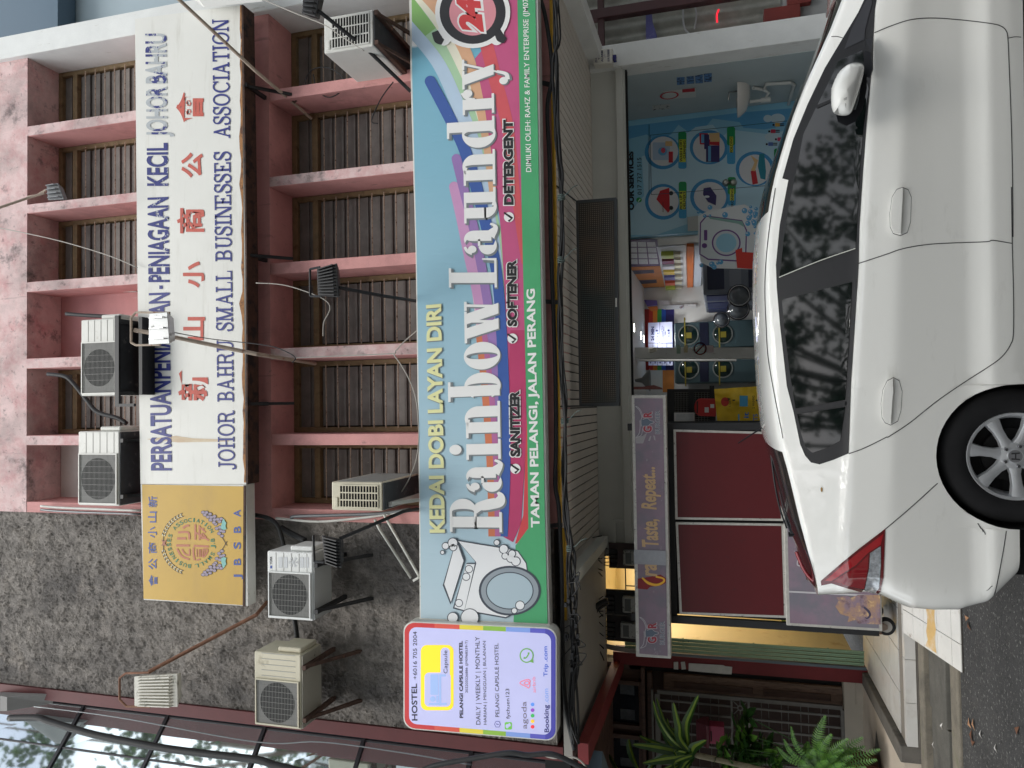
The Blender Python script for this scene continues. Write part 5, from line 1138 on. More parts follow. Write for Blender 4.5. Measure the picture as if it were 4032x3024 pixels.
    patch([(x, y) for x, y in ribbon(K(23, (690, 556), (480, 628), (250, 722)), 3.5, 3)], .011, 'window_chrome', M('pale_bead', (190, 190, 180), .4))
    def seam(name, pts, wd=3.6): patch(ribbon(pts, wd, 5), .0015, name, SEAM, step=24)
    seam('door_seam', K(23, (705, 641), (860, 590), (960, 556), (1100, 532), (1250, 523), (1440, 516), (1480, 508), (1592, 526)))
    seam('door_seam', K(22, (712, 208), (830, 160), (950, 124), (1100, 115), (1300, 131), (1450, 150), (1512, 166), (1545, 196), (1556, 245), (1564, 420), (1578, 800), (1586, 1200), (1588, 1500)))
    seam('door_seam', K(23, (1585, 200), (1590, 525), (1597, 800), (1597, 1040), (1580, 1110), (1530, 1180), (1450, 1240), (1300, 1336), (1150, 1440), (1000, 1560), (870, 1646)))
    seam('door_seam', K(21, (870, 322), (740, 386), (648, 420)))
    seam('bumper_seam', K(21, (1160, 590), (1000, 735), (857, 856))); seam('bumper_seam', K(21, (1556, 866), (1535, 1000), (1490, 1225), (1455, 1300)))
    seam('pillar_seam', K(22, (440, 232), (478, 232), (515, 242)), 3); seam('sill_seam', K(22, (1560, 242), (1600, 234), (1640, 236)), 3)
    seam('roof_seam', K(23, (225, 205), (185, 480), (165, 750), (172, 1000), (190, 1230), (268, 1650)), 3)
    for q, k in (([(957, 203), (925, 214), (898, 258), (885, 350), (887, 430), (905, 468), (945, 480), (985, 462), (1003, 400), (1008, 260), (990, 216)], 0), ([(905, 1300), (870, 1318), (845, 1370), (834, 1450), (840, 1530), (858, 1560), (890, 1573), (930, 1550), (948, 1490), (955, 1380), (938, 1318)], 1)):
        pq = K(23, *q); cx = sum(p[0] for p in pq)/len(pq); cy = sum(p[1] for p in pq)/len(pq)
        big = [(cx+(x-cx)*1.03, cy+(y-cy)*1.02) for x, y in pq]
        h = patch(big, .001, 'door_handle', SEAM, step=12)
        patch([(cx+(x-cx)*.99, cy+(y-cy)*.99) for x, y in pq], .0018, 'handle_cup', PAINT, h, step=12)
        grip = K(23, *([(952, 208), (925, 220), (902, 262), (890, 350), (892, 430), (907, 464), (943, 474), (946, 400), (953, 260)] if k == 0 else [(900, 1306), (872, 1322), (850, 1372), (839, 1450), (845, 1528), (860, 1555), (888, 1566), (893, 1480), (902, 1370)]))
        patch(grip, .020, 'handle_grip', PAINT, h, step=10, back=.0)
    # tail lamp
    LR = M('lamp_red', (150, 12, 24), .12, coat=1, var=.2, vs=9); LC = M('lamp_clear', (168, 172, 178), .12, coat=1, var=.45, vs=50, metal=.4); LD = M('lamp_dark_red', (96, 8, 18), .15, coat=1)
    tl = patch(K(21, (858, 852), (700, 972), (487, 1152), (490, 1178), (548, 1166), (640, 1194), (720, 1216), (800, 1236), (830, 1215), (848, 1130)), .004, 'tail_lamp', LD)
    patch(K(21, (848, 880), (700, 990), (510, 1150), (548, 1152), (690, 1060), (765, 985), (832, 945)), .006, 'red_lens', LR, tl)
    patch(K(21, (560, 1152), (690, 1072), (762, 1000), (758, 1080), (735, 1196), (640, 1178)), .006, 'red_lens', M('lamp_mid_red', (126, 10, 22), .1, coat=1), tl)
    patch(K(21, (832, 952), (770, 992), (765, 1080), (737, 1205), (798, 1222), (822, 1190), (832, 1060)), .007, 'clear_lens', LC, tl)
    # mirror
    cwp = lambda p, w_: CAM+ray(*p)*(((O-CAM).dot(NN)+w_)/ray(*p).dot(NN))
    mq = K(22, (440, 560), (437, 640), (446, 700), (472, 724), (520, 733), (565, 715), (600, 630), (622, 555), (648, 450), (642, 408), (600, 395), (540, 410), (478, 470)); mq = [tuple(v) for v in crom(mq+[mq[0]], 3)[:-1]]
    cx = sum(p[0] for p in mq)/len(mq); cy = sum(p[1] for p in mq)/len(mq)
    def loop(k, w_, dx=0, dy=0): return [cwp((cx+dx+(x-cx)*k, cy+dy+(y-cy)*k), w_) for x, y in mq]
    b = MB(); loops = [loop(.02, -.262), loop(.45, -.254), loop(.75, -.235), loop(.93, -.205), loop(1.0, -.165), loop(1.0, -.13)]; nl = len(mq)
    b.add([p for l in loops for p in l], [[i*nl+j, i*nl+(j+1) % nl, (i+1)*nl+(j+1) % nl, (i+1)*nl+j] for i in range(len(loops)-1) for j in range(nl)]+[[(len(loops)-1)*nl+j for j in range(nl)]])
    mi = b.build('wing_mirror', PAINT, t, smooth=True, ang=50)
    b = MB(); b.loft(loop(.97, -.128), loop(.80, -.06, 8, 16)); b.loft([cwp(p, -.09) for p in K(22, (600, 690), (470, 730), (482, 772), (535, 797), (592, 770), (640, 690), (664, 560), (664, 470), (640, 470))], [cwp(p, -.05) for p in K(22, (600, 690), (480, 730), (490, 765), (535, 785), (592, 760), (636, 690), (660, 560), (660, 470), (640, 470))]); b.build('mirror_base', TRIM, mi)
    b = MB(); b.loft([cwp(p, -.08) for p in K(22, (650, 320), (640, 470), (680, 495), (700, 440), (690, 330))], [cwp(p, .01) for p in K(22, (655, 250), (650, 470), (690, 490), (705, 440), (704, 240))]); b.build('mirror_stalk', DKP, mi)
    sb = MB(); sgp = K(22, (540, 612), (520, 622), (490, 668), (455, 718), (478, 724), (518, 730), (530, 680))
    mb_ = BVHTree.FromPolygons([tuple(v) for v in mi.data.vertices[i].co for i in []] if False else [tuple(v.co) for v in mi.data.vertices], [list(p.vertices) for p in mi.data.polygons])
    pts = []
    for p in sgp:
        h = mb_.ray_cast(CAM, ray(*p)); pts.append((h[0] if h[0] else cwp(p, -.22))-ray(*p)*.003)
    sb.face(pts); sb.build('turn_signal', M('signal_lens', (190, 188, 184), .2, coat=1), mi)
    # wheels
    def wheel(s, near=True):
        c = O+D*s+V((0, 0, HZ)); ax = NN if near else -NN; c = c+NN*.03 if near else c+NN*(2*W-.03)
        wl = MB(); wl.lathe(c, ax, [(.205, .012), (.222, .0), (.255, -.004), (.30, .004), (RT-.008, .028), (RT, .06), (RT, .15), (RT-.008, .18), (.30, .2), (.2, .2)], 56)
        TY = M('tyre', (32, 32, 33), .9, var=.15, vs=10, spec=.2); o = wl.build('wheel', TY, t, smooth=True, ang=50)
        AL = M('alloy', (208, 210, 212), .34, metal=.6); b = MB()
        b.lathe(c, ax, [(.196, .02), (.200, .004), (.212, .0), (.216, .006), (.216, .03)], 56); b.lathe(c, ax, [(.196, .02), (.186, .05), (.182, .15)], 48); b.build('rim', AL, o, smooth=True, ang=40)
        b = MB(); b.lathe(c, ax, [(.0, .105), (.19, .105)], 32); b.lathe(c, ax, [(.0, .075), (.13, .075), (.13, .10)], 32); b.build('brake_disc', M('brake_dark', (30, 29, 29), .7, metal=.3), o)
        b = MB(); up = V((0, 0, 1)); sd = D
        for k in range(7):
            a = R(9+360/7*k); e = up*math.cos(a)+sd*math.sin(a); q = ax.cross(e)
            sec = []
            for r, hw, h0 in ((.045, .036, .022), (.09, .024, .02), (.14, .025, .012), (.19, .036, .004), (.20, .040, .006)):
                sec.append([c+e*r-q*hw+ax*(h0+.03), c+e*r-q*hw*.85+ax*(h0+.006), c+e*r-q*hw*.3+ax*h0, c+e*r+q*hw*.3+ax*h0, c+e*r+q*hw*.85+ax*(h0+.006), c+e*r+q*hw+ax*(h0+.03)])
            m = 6; b.add([p for l in sec for p in l], [[i*m+j, i*m+j+1, (i+1)*m+j+1, (i+1)*m+j] for i in range(4) for j in range(5)])
        b.lathe(c, ax, [(.0, .012), (.034, .012), (.036, .016), (.062, .022), (.07, .035), (.06, .06)], 40); b.build('spokes', AL, o, smooth=True, ang=45)
        b = MB()
        for k in range(5):
            a = R(40+72*k); b.lathe(c+(up*math.cos(a)+sd*math.sin(a))*.051, ax, [(0, .004), (.007, .004), (.009, .010), (.010, .03)], 12)
        b.build('lug_nuts', M('lug_chrome', (150, 150, 152), .25, metal=1), o, smooth=True, ang=40)
        if near:
            b = MB(); b.lathe(c, ax, [(0, .0112), (.030, .0112), (.031, .013)], 28); b.build('centre_cap', M('cap_grey', (150, 150, 152), .3, metal=.6), o)
            b = MB()
            for pl in ([(-.019, -.018), (-.012, -.018), (-.009, .018), (-.017, .018)], [(.019, -.018), (.012, -.018), (.009, .018), (.017, .018)], [(-.011, -.003), (.011, -.003), (.0105, .003), (-.0105, .003)]):
                b.face([c+sd*x+up*y+ax*.0098 for x, y in pl])
            b.build('cap_emblem', SEAM, o)
    wheel(0); wheel(FW); wheel(0, False); wheel(FW, False)
    WELL = M('wheel_well', (14, 14, 15), .95); b = MB()
    for c in (0, FW):
        n = 28; vs = []
        for w_ in (.022, .42):
            for i in range(n+1):
                a = math.pi*(-.15+1.3*i/n); vs.append(P(c+(RA+.004)*math.cos(a), w_, HZ+(RA+.004)*math.sin(a)))
        b.add(vs, [[i, i+1, n+2+i, n+1+i] for i in range(n)]); b.add(vs[n+1:], [list(range(n+1))])
        vs2 = [mirror(p) for p in vs]; b.add(vs2, [[i, i+1, n+2+i, n+1+i] for i in range(n)]); b.add(vs2[n+1:], [list(range(n+1))])
    b.build('wheel_well', WELL, t)
    b = MB(); q = [P(-.6, .12, .25), P(3.3, .12, .25), P(3.3, 1.58, .25), P(-.6, 1.58, .25)]; b.prism(q, (0, 0, .12)); b.build('underbody', WELL, t)
    # wiper, antenna, rear garnish
    b = MB(); b.tube(crom([cwp(p, .62) for p in K(21, (200, 425), (222, 600), (252, 740), (290, 850))], 5), [.006]*16, 6); b.tube([cwp(p, .60) for p in K(21, (252, 640), (290, 810), (318, 880))], .009, 6); b.tube([cwp(p, .62) for p in K(21, (300, 885), (335, 885))], .014, 8); b.build('rear_wiper', TRIM, t)
    b = MB(); b.tube([cwp(p, .80) for p in K(21, (160, 262), (8, 360))], [.006, .004], 6); b.loft([cwp(p, .76) for p in K(21, (150, 240), (172, 228), (175, 282), (150, 275))], [cwp(p, .86) for p in K(21, (152, 245), (172, 235), (175, 280), (152, 272))]); b.build('antenna', TRIM, t)
    b = MB(); b.tube(crom([cwp(p, .32) for p in K(21, (345, 985), (385, 1080), (425, 1135), (470, 1170))], 5), .010, 8); b.build('tailgate_garnish', LR, t)
    for i, y in enumerate((820, 838, 852)):
        patch(ribbon(K(21, (1392+i*12, y), (1402+i*14, y+18), (1412+i*12, y+34)), 3.4, 3), .002, 'scuff', SEAM, both=False, step=10)
    h, n = surf(k1(21, 492, 627)); lf = MB(); u = n.cross(V((0, 0, 1))).normalized(); v = n.cross(u)
    lf.face([h+n*.003+u*x+v*y for x, y in ((-.014, 0), (-.006, .005), (.008, .005), (.014, 0), (.006, -.005), (-.008, -.005))]); tag(lf.build('dry_leaf', M('leaf_gold', (150, 116, 56), .7)), 'single tiny dry leaf stuck on the white car rear panel', 'leaf')
    bm.free()
car()
# ================================================================== burger cart
def cart():
    Y = 7.5
    t = thing('food_cart', 'closed food cart with two dark red shutters and purple grey signboard on top', 'food cart', at((3540, 2200), Y))
    AL = M('cart_aluminium', (190, 188, 182), .4, metal=.3, var=.12, vs=20, st=[((110, 104, 98), 30, .60, .08)])
    q = [k1(14, 127, 155), k1(15, 172, 1567), k1(15, 541, 1590), k1(14, 502, 155)]
    b = MB(); b.plate(q, 7.32, .14); hd = b.build('header_board', AL, t, bevel=.006)
    PUR = M('sun_faded_purple', (134, 116, 130), .45, var=.12, vs=3, st=[((116, 114, 124), 2.2, .48, .16), ((166, 160, 166), 9, .64, .05, (1, 1, 2), .7), ((160, 152, 160), 30, .68, .03, None, .5)])
    z = 7.316
    b = MB(); b.ink([k1(14, 160, 188), k1(15, 208, 1535), k1(15, 506, 1560), k1(14, 470, 190)], z); b.build('header_face', PUR, hd)
    TAN = M('script_tan', (196, 164, 124), .6); RD = M('logo_red', (164, 62, 76), .6); WT = M('logo_pale', (188, 186, 190), .6); GY = M('logo_steel', (98, 110, 126), .6)
    b = MB(); txt(b, 'Repeat...', k1(14, 402, 1400), k1(14, 384, 938), k1(14, 226, 1400), z-.002, bold=.03, shear=.18); txt(b, 'Taste,', k1(15, 412, 420), k1(15, 395, 118), k1(15, 226, 420), z-.002, bold=.03, shear=.12); txt(b, 'ra', k1(15, 396, 722), k1(15, 388, 585), k1(15, 205, 722), z-.002, bold=.03, shear=.15); b.build('lettering', TAN, hd)
    b = MB(); b.ink(K(15, (188, 850), (190, 745), (240, 738), (330, 722), (430, 702), (488, 740), (486, 790), (440, 815), (320, 832), (290, 860)), z-.001); b.build('torn_patch', M('fresh_red', (132, 26, 34), .5), hd)
    b = MB(); b.ink([k1(15, *p) for p in ribbon([(236, 735), (300, 790), (380, 812), (440, 795), (470, 765), (450, 740), (380, 725)], [16, 28, 26, 22, 20, 16, 18], 5)], z-.003); b.build('lettering', M('fresh_yellow', (236, 178, 54), .5), hd)
    b = MB(); b.ink(K(15, (150, 440), (152, 590), (488, 606), (488, 452)), z-.006); b.build('tape', M('grey_tape', (152, 154, 160), .5, var=.06, vs=30), hd)
    for n, sx, sy in ((14, 0, 0), (15, 0, 0)):
        if n == 14: f = lambda x, y: (x, y)
        else: f = lambda x, y: (x+38 if x > 300 else x+37, y*.966+885)
        bw, br, bg = MB(), MB(), MB()
        for ch, y0, y1 in (('R', 398, 334), ('G', 560, 492)):
            x0, x1 = 350, 252
            a, c, e = f(x0, y0), f(x0, y1), f(x1, y0); a6, c6, e6 = f(x0+7, y0+5), f(x0+7, y1-5), f(x1-7, y0+5)
            txt(bw, ch, k1(n, *a6), k1(n, *c6), k1(n, *e6), z-.002, bold=.09); txt(br, ch, k1(n, *a), k1(n, *c), k1(n, *e), z-.004, bold=.04)
        S = lambda P, w_: bw.ink([k1(n, *p) for p in ribbon([f(*q) for q in P], w_, 5)], z-.002-.0002*random.random())
        S([(172, 275), (215, 320), (240, 390), (232, 430), (236, 495)], 6); S([(172, 275), (205, 290), (238, 340), (250, 395)], 5); S([(180, 615), (212, 570), (222, 500), (220, 430)], 6); S([(180, 615), (235, 590), (250, 520)], 5)
        S([(250, 420), (300, 405), (330, 430), (368, 440), (372, 455), (330, 470), (300, 500), (250, 490)], 5)
        bg.ink([k1(n, *f(*q)) for q in ((236, 415), (300, 412), (360, 440), (360, 460), (300, 490), (236, 495))], z-.0012)
        txt(bw, 'BURGER', k1(n, *f(438, 578)), k1(n, *f(438, 316)), k1(n, *f(382, 578)), z-.002, bold=.05); txt(bg, 'BURGER', k1(n, *f(434, 574)), k1(n, *f(434, 320)), k1(n, *f(386, 574)), z-.004, bold=.0)
        bw.build('logo_outline', WT, hd); br.build('logo_letters', RD, hd); bg.build('logo_fill', GY, hd)
    b = MB()
    for P in ([(170, 610), (250, 600), (300, 560), (255, 680), (180, 680)], [(310, 650), (330, 600), (345, 600), (330, 655)], [(365, 590), (385, 600), (390, 650), (375, 640)]): b.ink(K(14, *P), z-.0015)
    b.build('peeled_vinyl', M('peel_grey', (160, 156, 160), .6), hd)
    # shutters
    REDS = M('shutter_red', (84, 22, 27), .4, var=.06, vs=3, st=[((70, 30, 34), 34, .60, .08, (1, 1, .6), .8), ((170, 140, 140), 40, .76, .02)])
    sh = []
    pr = [k1(8, 1046, 1124), k1(9, 1058, 48), k1(21, 270, 808), (3075, 1702)]; pl = [k1(9, 1060, 66), k1(9, 1086, 662), k1(21, 288, 1368), k1(21, 272, 824)]
    for q in (pr, pl):
        b = MB(); b.plate(q, Y-.012, .03); o = b.build('shutter_frame', AL, t)
        cx = sum(p[0] for p in q)/4; cy = sum(p[1] for p in q)/4
        b = MB(); b.ink([(cx+(x-cx)*(.955 if x > cx else .955), cy+(y-cy)*.95) for x, y in q], Y-.0145); b.build('shutter', REDS, o)
    # black steel frame
    b = MB(); zt = at(k1(9, 1022, 300), Y).z; zb = .36
    XL_, XR_ = at(k1(9, 1200, 705), Y).x, at(k1(8, 1300, 1105), Y).x
    for X in (XL_, XR_):
        for y in (Y-.01, 8.25): b.box((X-.035, y, zb), (X+.035, y+.05, 2.62 if y < 8 else 2.3))
    b.box((XL_+.036, Y+.02, zt-.06), (XR_-.036, Y+.05, zt+.03)); b.box((XL_+.036, 8.255, 2.2), (XR_-.036, 8.29, 2.28)); b.box((XL_+.036, 7.552, 2.24), (XL_+.07, 8.249, 2.28)); b.box((XR_-.07, 7.552, 2.24), (XR_-.036, 8.249, 2.28))
    b.build('steel_frame', BLKM, t)
    b = MB(); b.box((XL_+.04, 7.56, .36), (XR_-.04, 8.24, 2.2)); b.build('cart_body', M('cart_dark_inside', (40, 36, 38), .7), t)
    low = [k1(12, 124, 120), k1(12, 128, 735), k1(12, 742, 765), k1(12, 742, 520)]
    A = at(k1(12, 128, 735), 7.44); Bz = at(k1(12, 742, 765), 7.44)
    b = MB(); b.box((A.x, 7.44, Bz.z), (XR_-.02, 7.50, A.z+.01)); b.build('apron_frame', AL, t, bevel=.004)
    b = MB(); b.box((A.x+.025, 7.436, Bz.z+.03), (XR_-.05, 7.439, A.z-.02)); b.build('apron_face', PUR, t)
    b = MB(); b.box((A.x+.31, 7.4335, Bz.z+.03), (A.x+.325, 7.4355, A.z-.02)); b.build('apron_seam', WT, t)
    FL = M('flame_print', (134, 116, 130), .5, st=[((172, 138, 108), 6, .42, .16), ((100, 78, 88), 9, .55, .1), ((206, 178, 134), 12, .58, .1)])
    b = MB(); b.ink(K(21, (570, 1300), (590, 1268), (575, 1248), (640, 1240), (660, 1252), (700, 1234), (828, 1236), (832, 1405), (700, 1400), (690, 1378), (640, 1392), (650, 1360), (600, 1345)), 7.4325); b.build('flame_print', FL, t)
    b = MB(); b.ink([k1(21, *p) for p in ribbon([(735, 1305), (762, 1330), (770, 1352), (755, 1370), (742, 1365)], [10, 14, 12, 8, 5], 5)], 7.4312); b.build('print_mark', M('print_navy', (64, 60, 86), .5), t)
    b = MB(); b.ink([k1(21, *p) for p in ribbon([(380, 1018), (355, 1035), (352, 1062), (372, 1068)], 7, 4)], 7.4312); b.build('print_mark', WT, t)
    b = MB(); b.plate(K(21, (322, 1416), (322, 1440), (742, 1464), (742, 1440)), 7.53, .02); b.build('side_trim', AL, t)
    b = MB(); b.plate(K(21, (320, 1404), (320, 1418), (796, 1450), (796, 1424)), 7.51, .015); b.build('side_batten', BLKM, t)
    # castors
    c = at(k1(21, 908, 1425), 7.56); rad = .082; zc = .203+rad
    FK = M('castor_fork', (140, 124, 110), .6, st=[((104, 50, 44), 12, .48, .1)]); RB = M('castor_rubber', (26, 26, 27), .8)
    for X in (c.x, XR_-.1):
        for y in (7.60, 8.15):
            b = MB(); b.lathe((X, y-.02, zc), (0, 1, 0), [(.05, 0), (rad-.006, 0), (rad, .008), (rad, .034), (rad-.006, .042), (.05, .042)], 32); w_ = b.build('castor', RB, t, smooth=True, ang=40)
            b = MB(); b.lathe((X, y-.023, zc), (0, 1, 0), [(0, 0), (.052, 0), (.052, .048), (0, .048)], 24); b.build('hub', M('castor_hub', (176, 172, 166), .5), w_)
            b = MB(); b.loft([(X-.05, y-.035, Bz.z-.004), (X+.05, y-.035, Bz.z-.004), (X+.018, y-.035, zc-.01), (X-.018, y-.035, zc-.01)], [(X-.05, y-.027, Bz.z-.004), (X+.05, y-.027, Bz.z-.004), (X+.018, y-.027, zc-.01), (X-.018, y-.027, zc-.01)]); b.box((X-.065, y-.05, Bz.z-.012), (X+.065, y+.06, Bz.z+.004)); b.build('fork', FK, w_)
cart()
# ================================================================== stair entrance things
def entrance():
    GN = M('gate_green', (142, 170, 140), .5, var=.08, vs=8, st=[((96, 104, 96), 16, .64, .06)])
    t = thing('folding_gate', 'pale green folding gate pushed open against the red pillar', 'gate', at(k1(12, 565, 950), 9.12))
    a0, a1 = k1(9, 1025, 815), k1(12, 562, 900); b0, b1 = k1(9, 1030, 955), k1(12, 566, 1000)
    n = 8
    for i in range(n):
        def L2(s, u): return (a0[0]*(1-s)*(1-u)+a1[0]*s*(1-u)+b0[0]*(1-s)*u+b1[0]*s*u, a0[1]*(1-s)*(1-u)+a1[1]*s*(1-u)+b0[1]*(1-s)*u+b1[1]*s*u)
        p = at(L2(1, (i+.06)/n), 9.06); q = at(L2(1, (i+.90)/n), 9.06)
        xa, xb = sorted((p.x, q.x)); b = MB(); b.box((xa, 9.06+.012*(i % 2), .24), (xb, 9.085+.012*(i % 2), 2.9)); b.build('slat', GN, t, bevel=.003)
    b = MB(); pt = at(L2(1, 1.05), 9.06); b.box((pt.x-.03, 9.06, .22), (pt.x+.0, 9.098, 2.9)); b.build('channel', M('gate_channel', (96, 108, 116), .5), t)
    b = MB()
    for z in (.6, 1.4, 2.2): b.box((at(L2(1, .95), 9.06).x, 9.0975, z), (at(L2(1, 0), 9.06).x, 9.101, z+.02))
    b.build('scissor_bars', GN, t)
    t = thing('wall_shrine', 'small red altar box on the lit cream lobby wall', 'altar', at(k1(9, 1395, 835), 11.5))
    RS = M('shrine_red', (140, 22, 20), .5, var=.2, vs=20)
    b = MB(); b.pbox(*[v for p in K(9, (1352, 770), (1455, 838)) for v in p], 11.42, 11.58); b.build('altar_case', RS, t, bevel=.005)
    b = MB(); b.loft([at(p, 11.38) for p in K(9, (1325, 830), (1325, 770), (1352, 765), (1352, 842))], [at(p, 11.58) for p in K(9, (1330, 830), (1330, 770), (1352, 765), (1352, 842))]); b.build('altar_roof', RS, t)
    b = MB(); b.pbox(*[v for p in K(9, (1395, 778), (1450, 825)) for v in p], 11.412, 11.419); b.build('altar_niche', M('shrine_dark', (70, 14, 12), .6), t)
    PAP = M('old_paper', (196, 194, 188), .7, var=.08, vs=12, st=[((150, 120, 90), 8, .64, .06)])
    for q, l in (([(800, 338), (855, 336), (857, 432), (800, 428)], 'small torn paper, topmost on the red pillar'), ([(888, 338), (940, 335), (952, 428), (900, 432)], 'small torn paper second from top on the red pillar'), ([(988, 352), (1420, 378), (1440, 390), (1530, 400), (1522, 492), (1460, 490), (986, 448)], 'long white paper with brown tape on the red pillar')):
        b = MB(); b.plate(K(18, *q), 9.092, .004); tag(b.build('paper_notice', PAP), l, 'paper', 'papers on the red pillar')
    # meters on boards
    MT = M('meter_case', (158, 160, 158), .3, var=.2, vs=30, st=[((90, 94, 94), 20, .56, .06)])
    for k, (bx, y0, y1, mx, m0, m1, m) in enumerate(((630, 362, 200, 722, 342, 250, M('meter_board_brown', (74, 62, 62), .7)), (612, 662, 500, 718, 648, 548, BLKM), (616, 832, 664, 706, 812, 716, M('meter_board_dark', (48, 44, 46), .7)))):
        lab = ('electric meter on brown board, nearest the shop lintel', 'electric meter on black board, middle of three', 'electric meter on dark board, nearest the red pillar')[k]
        A = at(k1(9, bx, y0), 9.0); B = at(k1(9, bx, y1), 9.0)
        t = thing('electric_meter', lab, 'meter', (A.x, 9.0, A.z-.3), 'electric meters over the stair entrance')
        b = MB(); b.box((A.x, 9.0, 2.42), (B.x, 9.025, A.z)); b.build('board', m, t)
        P = at(k1(9, mx, m0), 8.93); Q = at(k1(9, mx, m1), 8.93)
        b = MB(); b.box((P.x, 8.90, P.z-.24), (Q.x, 8.999, P.z)); b.build('meter', MT, t, bevel=.01)
        b = MB(); b.box((P.x+.02, 8.896, P.z-.10), (Q.x-.02, 8.899, P.z-.03)); b.build('dial_window', M('meter_dial', (96, 100, 100), .2), t)
        b = MB()
        for i in range(4): b.box((A.x+.02+.055*i, 8.95, A.z-.10), (A.x+.06+.055*i, 8.999, A.z-.01))
        b.build('fuse_holders', BLKM, t)
        b = MB(); rr = random.Random(k)
        for i in range(5):
            x = A.x+.03+.05*i; b.tube(crom([(x, 8.96, A.z-.02), (x+rr.uniform(-.05, .05), 8.9, A.z+.10), (x+rr.uniform(-.1, .12), 8.86, A.z+rr.uniform(.14, .3)), (x+rr.uniform(-.1, .3), 8.4, 3.05)], 5), .006, 5)
        b.build('leads', CABLE, t, smooth=True)
    o = MB(); o.tube(crom(PY(8.3, (9, (440, 880), (440, 780), (480, 680), (560, 600), (620, 570))), 6), .028, 8); o.tube(crom(PY(8.36, (9, (458, 870), (462, 780), (505, 690), (570, 620), (625, 590))), 6), .022, 8); tag(o.build('service_cable', CABLE, None, smooth=True), 'thick double black service cable curving into middle meter board', 'cable')
    t = thing('bulb_lamp', 'round white globe lamp on box under the left soffit', 'lamp', at(k1(9, 475, 418), 8.0))
    b = MB(); b.sphere(at(k1(9, 475, 418), 8.0), .062, 16, 10); b.build('globe', M('globe_white', (214, 212, 206), .3), t, smooth=True)
    b = MB(); b.sphere(at(k1(9, 435, 415), 8.02), .05, 14, 8); b.box(at(k1(9, 448, 472), 8.0), at(k1(9, 420, 440), 8.06)); b.build('holder', FRAMEW, t, smooth=True, ang=30)
    o = MB()
    for k in range(3): o.tube(crom(PY(8.95+.03*k, (9, (570, 830+8*k), (590, 850+8*k), (640, 868+8*k), (800, 893+8*k))), 5), .016, 7)
    tag(o.build('conduit', M('old_conduit', (132, 128, 122), .6, var=.2, vs=12), None, smooth=True), 'bunch of old grey conduits beside the lit transom', 'pipe')
entrance()
